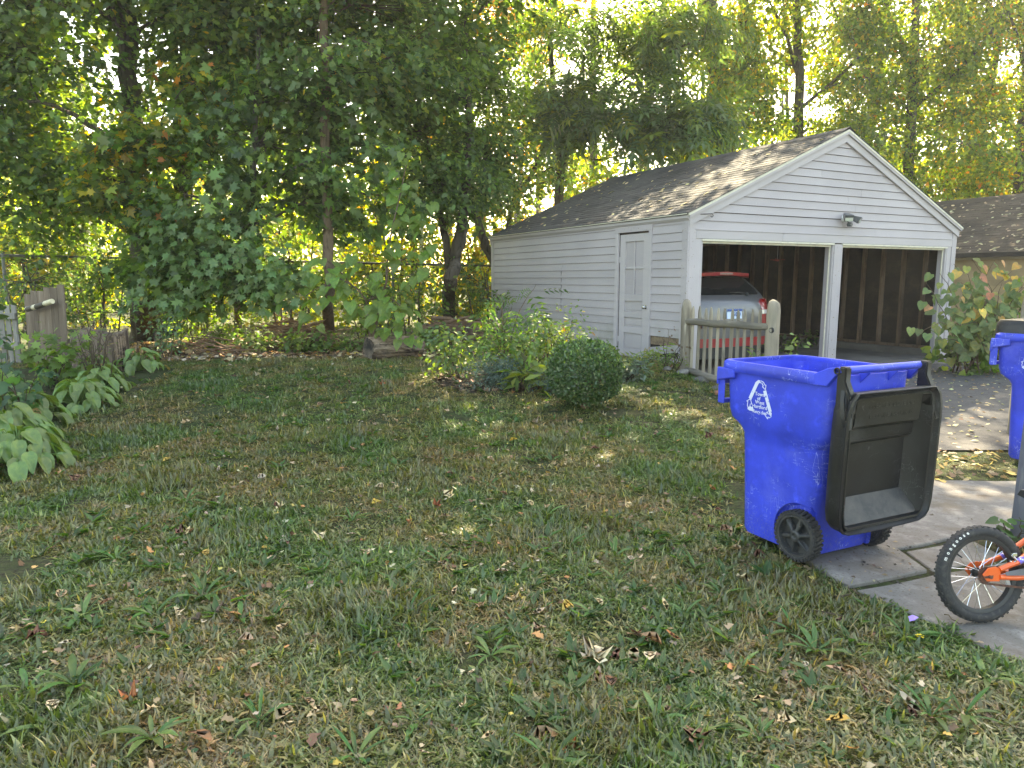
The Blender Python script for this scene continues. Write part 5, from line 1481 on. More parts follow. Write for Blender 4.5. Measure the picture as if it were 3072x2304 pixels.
def leaf_obj_mesh(tpl, mat, name='leaf', subdivide=False):
    me = bpy.data.meshes.new(name); me.from_pydata([tuple(p) for p in tpl[0]], [], [tuple(int(i) for i in f) for f in tpl[1]]); me.materials.append(mat); me.update(); return me
mlf = [leaf_obj_mesh((fan([(x * k, y) for x, y in MAPLE_OL], (0, .30), dr, fo)), M['maple_part']) for k, dr, fo in ((1, .12, .1), (.9, .22, .16), (1.08, .06, -.08))]
def put_leaf(parent, me, pos, nrm, dr, size, name='leaf', rel=None):
    o = bpy.data.objects.new(name, me); COL.objects.link(o); o.parent = parent
    base = Vector(rel) if rel is not None else Vector((0, 0, 0))
    o.matrix_local = Matrix.Translation(Vector(pos) - base) @ rot_from(nrm, dr) @ Matrix.Scale(size, 4)
    return o
rl = random.Random(3)
fans = [(-4.628, 11.500, 2.411), (-5.035, 11.400, 2.191), (-5.390, 11.500, 1.909), (-5.616, 11.600, 1.472), (-4.849, 11.400, 1.691), (-3.944, 11.300, 1.618), (-3.719, 11.300, 1.797), (-4.217, 11.300, 1.903), (-3.694, 11.400, 1.474), (-4.140, 11.400, 1.329), (-4.944, 11.600, 2.704), (-4.497, 11.300, 2.045), (-5.246, 11.600, 2.561), (-3.984, 11.500, 2.196), (-5.339, 11.600, 1.176)]
for fi, c in enumerate(fans):
    for k in range(20):
        a = rl.uniform(-1, 1); d = rl.uniform(-.2, .25)
        pos = (c[0] + a * .52, c[1] + d, c[2] + rl.uniform(-.20, .20) - .20 * abs(a))
        put_leaf(ymt, rl.choice(mlf), pos, (a * .5 + rl.gauss(0, .25), -.85 + rl.gauss(0, .2), .62 + rl.gauss(0, .25)), (a * .9 + rl.gauss(0, .3), -.35, -.55 + rl.gauss(0, .25)), rl.uniform(.115, .18), rel=ymt.location)

tree('slim_tree', 'slim straight brown-barked tree rising left of the cut log', [
    ([gb(*(-3.551, 13.878)), (-3.151, 12.400, 1.305), (-3.128, 12.400, 2.551), (-3.087, 12.400, 4.057), (-3.074, 12.500, 5.685), (-3.1, 12.6, 8.2)], .105, .06)],
    [B3((-3.186, 12.800, 5.192), (1.7, 1.2, 1.0), 200), B3((-2.263, 13.400, 5.516), (1.9, 1.4, 1.3), 300), B3((-2.726, 13.000, 6.219), (1.8, 1.3, 1.0), 210), B3((-2.6, 13.4, 8.8), (3.4, 2.8, 2.2), 560), B3((1.2, 14.2, 9.2), (2.8, 2.6, 2.0), 480)],  # last high crown added out of view to shade the foreground
    MAPLE6, .11, PAL_MAPLE, 41, lps=13, spread=.32, bark='bark_brown', gap=-.16)
tree('multi_stem_tree', 'dark multi-stemmed tree behind the root pile at the garage rear corner', [
    ([gb(*(-1.689, 18.957)), (-1.253, 14.600, 1.439), (-1.134, 14.600, 1.992), (-0.957, 14.600, 2.990), (-0.865, 14.800, 4.356), (-0.922, 15.000, 6.502)], .16, .05),
    ([(-1.233, 14.600, 1.531), (-1.343, 14.700, 2.362), (-1.498, 14.800, 3.281), (-1.779, 15.000, 4.572)], .09, .04), ([(-1.134, 14.600, 1.992), (-0.950, 14.400, 2.347), (-0.910, 14.400, 2.793)], .06, .03)],
    [B3((-1.429, 14.600, 3.437), (1.5, 1.1, .85), 300), B3((-0.627, 15.200, 3.973), (1.3, 1, 1.0), 260), B3((-2.050, 14.600, 4.406), (1.5, 1.1, 1.1), 280), B3((-1.150, 15.400, 5.290), (1.6, 1.3, 1.1), 340), B3((-1.010, 15.600, 6.339), (1.5, 1.3, 1.1), 320), B3((-1.985, 15.000, 5.896), (1.4, 1.2, 1.1), 260), B3((-.5, 15.5, 9.4), (3.2, 2.8, 2.4), 520), B3((2.6, 16.0, 9.8), (2.8, 2.6, 2.0), 420), B3((3.3, 14.6, 10.9), (2.6, 2.2, 1.8), 420), B3((5.6, 15.4, 10.8), (2.8, 2.2, 1.9), 620), B3((.6, 13.6, 10.8), (2.4, 2.0, 1.8), 360), B3((-2.238, 15.000, 6.845), (1.6, 1.2, 1.0), 240)],  # outlying high crowns added out of view to shade lawn and slabs
    OVAL, .10, PAL_DARK, 51, lps=13, spread=.28, gap=-.08)
tree('leaning_tree', 'bent grey trunk leaning left against the garage rear corner', [
    ([gb(.55, 17.4), (-0.465, 16.600, 2.045), (-0.694, 16.600, 2.667), (-0.982, 16.600, 3.384), (-1.215, 16.800, 4.426), (-1.320, 17.000, 5.774)], .12, .05)],
    [B3((-0.714, 17.200, 3.448), (1.2, 1, .9), 160), B3((-0.175, 17.500, 4.014), (1.2, 1, .8), 130), B3((-1.589, 17.500, 4.858), (1.6, 1.2, 1.2), 200)],
    OVAL2, .12, PAL_OLIVE, 52, lps=12, spread=.34)

# trees behind the garage roof
tree('sumac_tree', 'feather-leaved tree with a crooked forked trunk behind the garage roof', [
    ([gb(1.35, 19.2), (1.198, 19.200, 3.427), (1.295, 19.200, 4.598), (1.144, 19.200, 5.404), (1.014, 19.200, 6.764), (0.930, 19.400, 8.383)], .15, .05),
    ([(1.295, 19.200, 4.598), (1.568, 19.100, 5.156), (1.713, 19.000, 6.041), (1.814, 19.000, 7.152)], .085, .035), ([(1.692, 19.000, 5.816), (2.820, 18.800, 6.546), (3.912, 18.600, 7.143), (4.673, 18.500, 7.380)], .045, .015), ([(1.417, 19.100, 4.870), (2.160, 18.800, 4.592), (2.715, 18.600, 4.672)], .03, .012)],
    [B3((1.011, 18.400, 5.955), (1.0, .8, .65), 44), B3((1.144, 18.600, 5.174), (.6, .6, .4), 14), B3((2.093, 18.400, 5.738), (1.2, .8, .6), 36), B3((3.543, 18.200, 5.369), (1.6, .9, .55), 66), B3((4.482, 18.400, 5.738), (1.2, .9, .6), 40), B3((2.699, 18.800, 6.766), (1.6, 1, .8), 46), B3((1.550, 19.000, 7.809), (1.6, 1, .8), 40), B3((3.979, 19.000, 7.809), (1.8, 1, .8), 46), B3((3.0, 19.5, 10.8), (3.6, 3, 2.4), 80), B3((5.6, 19.0, 10.9), (2.6, 2.6, 2.0), 40)],
    PINNATE, .62, [(BLUEGR, 4), (GR_L, 2), (YG, .5)], 61, lps=6, spread=.36, up=.8, out=.35, rnd=.35, bark='bark')
tree('bent_tree', 'thin bent dark trunk sweeping right over the garage roof edge', [
    ([gb(-.05, 18.6), (-0.070, 18.600, 3.141), (0.339, 18.600, 3.940), (0.605, 18.600, 4.392), (0.857, 18.600, 4.952), (1.171, 18.700, 5.506), (1.430, 18.800, 6.766)], .085, .035), ([(0.604, 18.600, 4.504), (0.534, 18.700, 5.305), (0.392, 18.800, 6.766)], .04, .02)],
    [B3((0.279, 18.800, 5.661), (1.1, .9, .7), 50), B3((-0.187, 19.000, 6.376), (1.0, .9, .8), 50), B3((1.454, 19.500, 4.290), (1.0, .9, .7), 90), B3((2.435, 20.000, 4.116), (1.3, .9, .7), 110)],
    OVAL2, .12, PAL_OLIVE, 62, lps=11, spread=.32)
tree('vine_clad_tree', 'big two-stemmed tree trunk clad in yellowing vines above the garage ridge', [
    ([gb(7.6, 24.2), (6.986, 24.200, 4.644), (6.748, 24.200, 6.683), (6.516, 24.200, 8.671), (6.173, 24.200, 10.611), (6.2, 24.3, 13.5)], .46, .24),
    ([(6.864, 24.100, 6.805), (7.157, 24.000, 8.195), (7.269, 24.000, 9.581), (7.302, 24.000, 11.346)], .20, .13)],
    [B3((6.953, 23.600, 9.312), (.7, .5, 1.5), 90), B3((6.755, 23.600, 7.255), (.8, .5, 1.4), 130), B3((7.747, 23.600, 7.809), (.8, .6, 2.0), 130), B3((6.252, 23.600, 8.905), (.6, .5, 1.4), 60), B3((8.316, 23.800, 9.378), (1.2, .8, 1.6), 130), B3((6.8, 24.5, 13), (4.5, 3.6, 3.2), 150), B3((5.714, 24.500, 5.721), (1.6, 1.2, 1.0), 130), B3((5.096, 25.000, 9.339), (2.2, 1.5, 1.5), 190)],
    OVAL2, .17, [(GR_L, 2), (YG, 3), (YE, .8), (GR, 1.5)], 71, lps=12, spread=.34, up=.15, out=.8, mat='leaf_back', gap=-.15)
rw = [(1730, 22.5, 0, 'olive-leaved tall tree right behind the garage gable peak'), (1850, 24.0, 1, 'airy tall tree with drooping olive sprays right of the gable'), (1960, 22.5, 2, 'dense small-leaved tree behind the right roof slope'), (2080, 25.0, 3, 'tall small-leaved tree over the brown-roofed garage, yellow at the top'), (2200, 23.0, 4, 'small-leaved tree at the upper right corner with orange tints')]
for (px, dep, i, lab) in rw:
    rx_ = (px * 1024 / 2212 - 512) / 716.37 * dep
    h = lambda py: 1.6 + (602 - py) * 1024 / 2212 / 716.37 * dep * 1.03
    lean_ = (-.5, .4, -.3, .6, -.4)[i]
    bl = []
    rr_ = np.random.default_rng(100 + i)
    for k, py in enumerate((420, 350, 290, 220, 150, 80, 10, -80, -180)):
        for s in (-1, 1):
            bl.append(((rx_ + s * rr_.uniform(.5, 1.6) + lean_ * k * .12, dep + rr_.uniform(-1.2, 1.0), h(py + rr_.uniform(-30, 30))), (1.5, 1.2, .85), 120))
    tree('woodland_tree', lab, [([gb(rx_, dep + .6), (rx_ + lean_ * .3, dep + .5, h(420)), (rx_ + lean_ * .7, dep + .4, h(200)), (rx_ + lean_ * 1.2, dep + .4, h(0)), (rx_ + lean_ * 1.3, dep + .4, h(-200))], .20, .07),
        ([(rx_ + lean_ * .6, dep + .4, h(260)), (rx_ + 1.2, dep, h(170)), (rx_ + 1.9, dep - .3, h(90))], .07, .02), ([(rx_ + lean_ * .7, dep + .4, h(200)), (rx_ - 1.0, dep, h(120)), (rx_ - 1.8, dep - .2, h(40))], .07, .02)],
        bl, OVAL2, .125, PAL_OLIVE if i < 3 else PAL_OLIVE + [(YE, .8), (OR, .35)], 80 + i, lps=12, spread=.36, up=.2, out=.6, rnd=.6, mat='leaf_back', gap=-.15)
tree('autumn_tree', 'orange and gold autumn tree glowing at the top centre', [
    ([gb(3.2, 28), (3.1, 28, 5), (3.0, 28, 9), (3.0, 28, 13)], .22, .08)],
    [B3((-0.016, 27.000, 10.964), (1.7, 1.2, 1.3), 200), B3((0.404, 27.500, 9.795), (1.6, 1.2, 1.0), 110), B3((0.070, 28.000, 6.981), (1.3, 1, 1.0), 80), B3((1.204, 27.000, 12.262), (2.2, 1.5, 1.6), 180)],
    OVAL2, .19, PAL_AUT, 91, lps=11, spread=.42, mat='leaf_back')
# bright bushes beyond the fence, lit from behind
for i, (c, rad, n, pal, lab) in enumerate([
    ((-11.881, 17.500, 2.070), (1.7, 1.0, 1.3), 240, PAL_YG, 'sunlit yellow-green bush beyond the fence at the far left'),
    ((-10.540, 18.000, 1.629), (1.5, 1.0, 1.2), 210, PAL_YG, 'glowing bush beyond the fence behind the wooden panel'),
    ((-11.353, 19.000, 3.174), (2.0, 1.2, 1.3), 230, PAL_OLIVE, 'tall olive bush rising behind the glowing bushes at the left'),
    ((-7.927, 17.500, 1.184), (1.4, 1.0, .8), 110, PAL_YG, 'low bright bush seen through the fence left of the young maple'),
    ((-5.613, 18.000, 1.172), (1.8, 1.0, .9), 130, PAL_YG, 'low bright bush seen through the fence behind the stick pile'),
    ((-3.619, 18.500, 1.630), (1.6, 1.0, 1.2), 170, PAL_YG, 'yellow-green bush behind the broad-leaved sapling'),
    ((-1.104, 18.000, 1.743), (1.1, .9, 1.4), 190, [(YG, 3), (YE, 2), (GR_L, 1)], 'golden bush in the gap left of the garage rear corner'),
    ((-3.024, 19.500, 3.456), (1.6, 1.1, 1.4), 200, PAL_YG, 'taller yellow-green bush in the gap above the sapling'),
    ((-5.892, 20.000, 3.134), (2.2, 1.2, 1.6), 230, PAL_OLIVE, 'olive thicket bush behind the young maple')]):
    gx0, gy0 = c[0], c[1]
    tree('bush', lab, [([gb(gx0, gy0), (gx0 + .1, gy0, c[2] - .3), (gx0, gy0, c[2] + .6)], .05, .02), ([gb(gx0 + .2, gy0), (gx0 + .5, gy0, c[2]), (gx0 + .8, gy0, c[2] + .5)], .04, .015), ([gb(gx0 - .2, gy0), (gx0 - .5, gy0, c[2]), (gx0 - .9, gy0, c[2] + .4)], .04, .015)],
        [B3(c, rad, n), B3((c[0], c[1] + .4, c[2] - rad[2]), (rad[0], rad[1], rad[2] * .8), n // 3)], OVAL2, .15, pal, 120 + i, lps=11, spread=.32, cat='bush', group=None, mat='leaf_back')
# dark undergrowth between the trunks, on this side of the fence
for i, (c, rad, n, lab) in enumerate([
    ((-8.633, 12.900, 1.539), (1.1, .7, .75), 100, 'dark leafy thicket before the fence at the far left'), ((-7.632, 13.400, 1.622), (.9, .6, .7), 80, 'leafy thicket between the plank panel and the big maple'),
    ((-5.822, 13.600, 1.103), (1.1, .5, .5), 70, 'dark undergrowth at the fence between the dark maple and the young maple'), ((-4.209, 13.600, 1.965), (1.2, .7, .7), 110, 'vine-hung thicket left of the slim brown tree'),
    ((-2.670, 13.600, 1.277), (.9, .6, .7), 80, 'leafy undergrowth behind the broad-leaved sapling'), ((-1.923, 14.600, 1.624), (.8, .6, .8), 66, 'leafy undergrowth left of the multi-stemmed tree'), ((-0.552, 15.400, 1.430), (.7, .6, .9), 70, 'dark ivy-like thicket at the garage rear corner')]):
    tree('undergrowth_bush', lab, [([gb(c[0], c[1]), (c[0] + .05, c[1], c[2] - .2), (c[0], c[1], c[2] + .3)], .03, .01), ([gb(c[0] - .2, c[1]), (c[0] - .4, c[1], c[2])], .02, .008), ([gb(c[0] + .2, c[1]), (c[0] + .45, c[1], c[2])], .02, .008)],
        [B3(c, rad, n), B3((c[0], c[1], c[2] - rad[2] * .9), (rad[0], rad[1], rad[2] * .6), n // 3)], OVAL, .085, [(GR_D, 3), (GR, 3), (GR_L, 2), (YG, .5)], 150 + i, lps=11, spread=.24, cat='bush', gap=-.2)
# a far-off wood that reads as one mass
fr = np.random.default_rng(200)
fb = []
for i in range(64):
    x = -34 + i * 1.15 + fr.uniform(-.6, .6); y = fr.uniform(31, 44)
    for k in range(3):
        fb.append(((x + fr.uniform(-1, 1), y + fr.uniform(-1, 1), fr.uniform(.8, 9.0)), (1.8, 1.6, 1.6), 30))
fP, fC = sprays(fb, fr, -.5)
L_, N_, D_, S_, C_ = crown_leaves(fP, fC, 9, .6, .34, PAL_OLIVE + [(YE, .8), (OR, .25)], fr)
wm = leaf_mesh('far_wood', OVAL2, L_, N_, D_, S_, C_, M['leaf_back'])
link('far_wood', wm, label='hazy far wood closing the view behind all the trees', kind='stuff')
trk = MB()
for i in range(40):
    x = -32 + i * 1.7 + fr.uniform(-.5, .5); y = fr.uniform(30, 42)
    trk.tube([(x, y, -.2), (x + fr.uniform(-.3, .3), y, 5), (x + fr.uniform(-.7, .7), y, 12)], [.2, .16, .06], 6)
link('far_trunks', trk.mesh('far_trunks', M['bark'], smooth=True, recalc=False), label='distant tree trunks standing in the far wood', kind='stuff')

# ------------------------------------------------------------------ broad-leaved sapling left of the root pile
M['big_leaf'] = leaf_mat('big_heart_leaf', (.105, .19, .040), trans=.45, gloss=.03)
hl = [leaf_obj_mesh(fan([(x * k, y) for x, y in [(0, .02), (.26, -.10), (.47, .12), (.42, .45), (.2, .78), (0, 1.0), (-.2, .78), (-.42, .45), (-.47, .12), (-.26, -.10)]], (0, .32), dr, fo), M['big_leaf']) for k, dr, fo in ((1, .2, .2), (.92, .32, .12), (1.05, .1, .26))]
sap = thing('broad_leaved_sapling', 'sapling with large drooping heart-shaped leaves above the cut log', 'sapling', (-2.359, 11.900, 0.514))
so = Vector(sap.location)
wd = MB()
for pts, r0 in (([(-2.361, 11.900, 0.475), (-2.374, 11.700, 1.247), (-2.764, 11.500, 1.619), (-3.262, 11.400, 1.329)], .022), ([(-2.361, 11.900, 0.475), (-2.086, 11.800, 1.470), (-1.926, 11.900, 2.512), (-1.694, 12.000, 3.474)], .026), ([(-2.374, 11.700, 1.247), (-1.946, 11.400, 1.329), (-1.645, 11.300, 1.043)], .016), ([(-2.042, 11.800, 1.694), (-1.532, 11.700, 2.061), (-1.269, 11.700, 2.207)], .014), ([(-2.569, 11.600, 1.509), (-2.999, 11.600, 1.911), (-3.378, 11.600, 1.692)], .014)):
    c = curve(pts, 12, .012, 5); wd.tube([tuple(p) for p in c], list(np.linspace(r0, r0 * .35, 12)), 6)
link('stem', wd.mesh('stem', M['bark_brown'], smooth=True, recalc=False, xf=Matrix.Translation(-so)), parent=sap)
spots = [(650,600,11.4,.9),(690,640,11.3,.9),(630,640,11.4,.6),(720,610,11.2,1),(700,580,11.5,.8),(760,620,11.2,1),(790,600,11.3,.9),(760,660,11.3,.9),(810,650,11.2,1),(850,660,11.1,1),(880,690,11.1,.9),(840,700,11.1,1),(870,725,11.0,.8),(800,690,11.3,.7),(840,620,11.3,.8),(900,560,11.6,.8),(920,520,11.6,.7),(860,540,11.7,.8),(880,480,11.9,.7),(910,450,11.9,.6),(860,430,12.0,.7),(890,390,12.0,.7),(870,350,12.0,.6),(900,590,11.5,.7),(740,570,11.6,.6),(820,560,11.7,.7),(670,680,11.3,.6),(780,560,11.7,.5),(905,500,11.8,.6),(850,480,12.0,.6)]
SPXY = [(-3.323, 11.400, 1.619),(-3.016, 11.300, 1.332),(-3.482, 11.400, 1.329),(-2.766, 11.200, 1.547),(-2.979, 11.500, 1.764),(-2.482, 11.200, 1.476),(-2.283, 11.300, 1.618),(-2.513, 11.300, 1.187),(-2.129, 11.200, 1.263),(-1.827, 11.100, 1.195),(-1.617, 11.100, 0.981),(-1.905, 11.100, 0.910),(-1.679, 11.000, 0.738),(-2.229, 11.300, 0.970),(-1.925, 11.300, 1.475),(-1.522, 11.600, 1.911),(-1.369, 11.600, 2.201),(-1.830, 11.700, 2.061),(-1.700, 11.900, 2.512),(-1.470, 11.900, 2.733),(-1.858, 12.000, 2.890),(-1.625, 12.000, 3.183),(-1.769, 12.000, 3.474),(-1.513, 11.500, 1.691),(-2.706, 11.600, 1.838),(-2.131, 11.700, 1.914),(-3.173, 11.300, 1.043),(-2.429, 11.700, 1.914),(-1.502, 11.800, 2.359),(-1.942, 12.000, 2.520)]
for c, (_, _, _, wgt) in zip(SPXY, spots):
    for k in range(int(7 * wgt)):
        a = rl.uniform(-1, 1)
        pos = (c[0] + a * .20, c[1] + rl.uniform(-.18, .18), c[2] + rl.uniform(-.17, .15))
        put_leaf(sap, rl.choice(hl), pos, (a * .4 + rl.gauss(0, .25), -.6 + rl.gauss(0, .25), .75 + rl.gauss(0, .2)), (a * .8 + rl.gauss(0, .4), -.5, -.75 + rl.gauss(0, .2)), rl.uniform(.13, .23), rel=so)
del spots

# ------------------------------------------------------------------ leafy bush with autumn leaves at the right of the garage
M['bush_leaf'] = leaf_mat('heart_leaf', (.075, .125, .040), trans=.36, gloss=.03)
M['bush_leaf_pale'] = leaf_mat('pale_bush_leaf', (.15, .19, .060), trans=.4, gloss=.03)
M['bush_leaf_yellow'] = leaf_mat('yellow_bush_leaf', (.42, .32, .09), trans=.4, gloss=.03)
M['bush_leaf_brown'] = leaf_mat('brown_bush_leaf', (.36, .19, .11), trans=.35, gloss=.03)
bl_mats = [('bush_leaf', 9), ('bush_leaf_pale', 4), ('bush_leaf_yellow', 1.2), ('bush_leaf_brown', .9)]
bl_mesh = {k: leaf_obj_mesh(HEART, M[k]) for k, _ in bl_mats}
kb = thing('knotweed_bush', 'tall bush of green, yellow and brown heart-shaped leaves beside the right door pier', 'bush', G3(7.05, 11.0))
ko = Vector(kb.location)
tips = [(6.063, 10.600, 1.550),(6.314, 10.700, 1.685),(5.853, 10.300, 0.826),(6.094, 10.300, 0.726),(6.811, 11.200, 1.830),(7.090, 11.200, 1.901),(7.447, 11.200, 1.901),(7.811, 11.200, 1.830),(6.758, 10.900, 1.549),(7.065, 10.900, 1.618),(7.386, 10.900, 1.549),(7.707, 10.900, 1.480),(6.556, 10.700, 1.278),(6.770, 10.600, 1.247),(7.107, 10.600, 1.281),(7.451, 10.600, 1.247),(6.661, 10.600, 0.941),(6.870, 10.500, 0.947),(6.758, 10.600, 0.632),(6.933, 10.500, 0.641),(6.642, 10.800, 0.998),(7.066, 10.400, 1.020),(7.760, 10.800, 1.618),(7.996, 10.800, 1.343),(8.318, 11.000, 1.687),(6.699, 10.700, 0.449),(6.884, 10.600, 0.390)]
wd = MB(); bleaf = []
for i, tp in enumerate(tips):
    tp = Vector(tp); b0 = Vector(G3(6.9 + (i % 6) * .14, 10.9 + (i % 4) * .12))
    mid = b0.lerp(tp, .5) + Vector((0, 0, .25 + .1 * (i % 3)))
    c = curve([b0, mid, tp], 9, .015, i); wd.tube([tuple(p) for p in c], list(np.linspace(.010, .003, 9)), 5)
    for k in range(11):
        f = rl.uniform(.45, 1.0); q = c[min(8, int(f * 8))]
        a = rl.uniform(-1, 1)
        pos = Vector(q) + Vector((a * .16 + rl.gauss(0, .05), rl.uniform(-.14, .1), rl.uniform(-.10, .10)))
        bleaf.append((pos, a))
link('stem', wd.mesh('stem', M['bark_brown'], smooth=True, recalc=False, xf=Matrix.Translation(-ko)), parent=kb)
for pos, a in bleaf[:297]:
    kmt = rl.choices([m for m, _ in bl_mats], [w * (1.0 if not (m != 'bush_leaf' and pos.z < 1.0) else .5) for m, w in bl_mats])[0]
    put_leaf(kb, bl_mesh[kmt], pos, (a * .5 + rl.gauss(0, .3), -.75 + rl.gauss(0, .3), .6 + rl.gauss(0, .25)), (a * .9 + rl.gauss(0, .4), -.3, -.65 + rl.gauss(0, .3)), rl.uniform(.10, .165), rel=ko)
kr = np.random.default_rng(300)
kP, kC = sprays([((7.15, 11.1, .45), (.75, .35, .42), 50), ((7.9, 11.3, .9), (1.0, .4, .8), 50)], kr, -.9)
L_, N_, D_, S_, C_ = crown_leaves(kP, kC, 8, .16, .09, [(GR_D, 2), (GR, 3), (GR_L, 2), (YG, 1)], kr, up=.3, out=.7)
link('foliage', leaf_mesh('foliage', HEART, L_ - np.array(ko), N_, D_, S_, C_, M['leaf']), parent=kb, kind='stuff')

# ------------------------------------------------------------------ clipped boxwood ball
box = thing('boxwood', 'round clipped dark green boxwood on a short stem at the lawn edge', 'shrub', G3(.785, 7.62))
br = np.random.default_rng(310)
n = 15000
d = norm(br.standard_normal((n, 3))); d = d[d[:, 2] > -.93]; n = len(d)
lump = 1 + .025 * np.sin(d[:, 0] * 5 + 1) * np.sin(d[:, 1] * 4 + 2) + .02 * np.sin(d[:, 2] * 6 + d[:, 0] * 5) + .022 * np.sin(d[:, 0] * 14 + 1.3) * np.sin(d[:, 2] * 13)
rad = np.array([.385, .38, .335]) * np.where(d[:, 2:3] < 0, np.array([.97, .97, .95]), 1.0)
sq = (np.abs(d) ** 2.6).sum(1) ** (-1 / 2.6) 
depth = br.random(n) ** .5
Pb = d * rad * (lump * sq * (.78 + .24 * depth))[:, None] + np.array([0, 0, .385])
Nb = d + .75 * br.standard_normal((n, 3)); Db = d * .9 + np.array([0, 0, .5]) + .6 * br.standard_normal((n, 3))
Cb = pick_cols(n, [((.036, .080, .026), 4), ((.052, .108, .032), 3), ((.090, .150, .045), 1.3)], br)
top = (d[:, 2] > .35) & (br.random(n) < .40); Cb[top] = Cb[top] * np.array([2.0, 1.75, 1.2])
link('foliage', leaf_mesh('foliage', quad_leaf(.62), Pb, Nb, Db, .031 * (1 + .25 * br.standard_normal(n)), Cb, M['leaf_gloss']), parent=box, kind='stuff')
wd = MB()
for i in range(9):
    a = i * .7; wd.tube([(.02 * math.cos(a), .02 * math.sin(a), -.03), (.05 * math.cos(a), .05 * math.sin(a), .12), (.22 * math.cos(a), .22 * math.sin(a), .40)], [.020, .014, .006], 6)
link('stem', wd.mesh('stem', M['bark_brown'], smooth=True, recalc=False), parent=box)
sh = np.random.default_rng(312); sd = norm(sh.standard_normal((70, 3))); sd = sd[sd[:, 2] > -.2]
bs = MB(); LP_ = []
for q in sd:
    p0 = q * np.array([.36, .36, .31]) + np.array([0, 0, .385]); L0 = sh.uniform(.05, .13); p1 = p0 + (q + np.array([0, 0, .5]) + .3 * sh.standard_normal(3)) * L0
    bs.tube([tuple(p0), tuple(p1)], [.002, .001], 3, cap=False); LP_ += [p0 + (p1 - p0) * t for t in np.linspace(.3, 1, 7)]
LP_ = np.array(LP_); m_ = len(LP_)
link('shoots', leaf_mesh('shoots', quad_leaf(.62), LP_, sh.standard_normal((m_, 3)) + np.array([0, 0, .6]), sh.standard_normal((m_, 3)) + np.array([0, 0, .5]), np.full(m_, .030), pick_cols(m_, [((.09, .16, .045), 3), ((.06, .12, .035), 2)], sh), M['leaf_gloss']), parent=box, kind='stuff')

# ------------------------------------------------------------------ mixed shrubs in the bed before the garage
def shrub(name, label, base, stems, leaves, palette, tpl, size, seed, n, mat='leaf', part='leaf', stemmat='twig', spread=.10, foot=0.0, **kw):
    """arching stems from one foot, leaves along them in one foliage mesh"""
    r = np.random.default_rng(seed); t = thing(name, label, 'shrub', base)
    wd = MB(); LP = []
    for (tip, r0) in stems:
        b0 = np.array([r.normal(0, .06 + foot), r.normal(0, .04 + foot * .5), -.04]); tip = np.array(tip); mid = (b0 + tip) / 2 + np.array([r.normal(0, .05), r.normal(0, .05), .18 * np.linalg.norm(tip)])
        c = curve([b0, mid, tip], 10, .01, seed + len(LP)); wd.tube([tuple(p) for p in c], list(np.linspace(r0, r0 * .3, 10)), 5)
        LP.append(c[3:])
    link('stem', wd.mesh('stem', M[stemmat], smooth=True, recalc=False), parent=t)
    LP = np.concatenate(LP); k = r.integers(0, len(LP), n)
    off = r.normal(0, spread, (n, 3)); P = LP[k] + off
    N_ = off * 2 + np.array([0, -.3, .75]) + .45 * r.standard_normal((n, 3)); D_ = norm(off) + np.array([0, 0, -.1]) + .4 * r.standard_normal((n, 3))
    link('foliage', leaf_mesh('foliage', tpl, P, N_, D_, size * np.clip(1 + .25 * r.standard_normal(n), .4, 1.6), pick_cols(n, palette, r), M[mat]), parent=t, kind='stuff')
    return t
rs_ = random.Random(77)
def tips_(n, rx, ry, z0, z1, cx=0): return [((cx + rs_.uniform(-rx, rx), rs_.uniform(-ry, ry), rs_.uniform(z0, z1)), rs_.uniform(.005, .010)) for _ in range(n)]
shrub('rose_shrub', 'loose green rose-like shrub in the bed left of the boxwood', G3(.15, 8.95), tips_(16, .55, .35, .30, .78), None, [((.12, .20, .06), 3), (GR_L, 4), (YG, 1)], OVAL, .060, 401, 1500)
shrub('leafy_shrub', 'small pale-leaved shrub at the left end of the bed', G3(-.62, 9.05), tips_(11, .38, .25, .2, .62), None, [(GR_L, 3), (BLUEGR, 2), (YG, 1.4)], OVAL, .062, 402, 750)
shrub('leafy_shrub', 'upright shrub reaching the siding in the middle of the bed', G3(.55, 9.15), tips_(10, .40, .25, .45, .85), None, [((.12, .19, .06), 3), (GR_L, 3), (BR, .3), (YE, .3)], OVAL, .055, 403, 800)
shrub('sumac_shoot', 'feathery sumac shoot standing tallest in the bed', G3(-.12, 9.0), [((-.05, 0, 1.10), .016), ((-.18, -.1, .80), .011), ((.12, .05, .95), .010), ((.42, .0, 1.22), .008)], None, [((.085, .16, .04), 3), ((.07, .14, .04), 2)], PINNATE, .30, 404, 44, spread=.07, stemmat='bark_brown')
shrub('juniper_shrub', 'low blue-grey juniper at the front of the bed', G3(-.25, 8.62), tips_(14, .30, .15, .12, .36), None, [((.10, .16, .15), 3), ((.07, .12, .11), 3), ((.15, .21, .19), 1)], SLIM2, .040, 405, 3200, spread=.055, foot=.10)
shrub('juniper_shrub', 'blue-grey juniper tuft half hidden behind the boxwood', G3(.50, 8.35), tips_(9, .20, .12, .10, .28), None, [((.10, .16, .15), 3), ((.07, .12, .11), 3)], SLIM2, .040, 406, 1500, spread=.05, foot=.08)
shrub('strappy_plant', 'clump of arching strap leaves at the foot of the bed', G3(.18, 8.45), tips_(12, .25, .15, .10, .34), None, [(GR_L, 3), (YG, 2)], SLIM2, .22, 407, 90, spread=.05)
shrub('fern', 'yellowing fern by the garage door sill', G3(1.78, 9.75), tips_(9, .28, .12, .10, .26), None, [((.15, .21, .05), 3), (YG, 2), ((.30, .20, .07), 1)], PINNATE, .20, 408, 46, spread=.05)
shrub('fern', 'green fern at the foot of the broken clapboard', G3(2.12, 9.85), tips_(8, .22, .10, .10, .24), None, [(GR_L, 3), ((.10, .16, .04), 2)], PINNATE, .18, 409, 34, spread=.05)
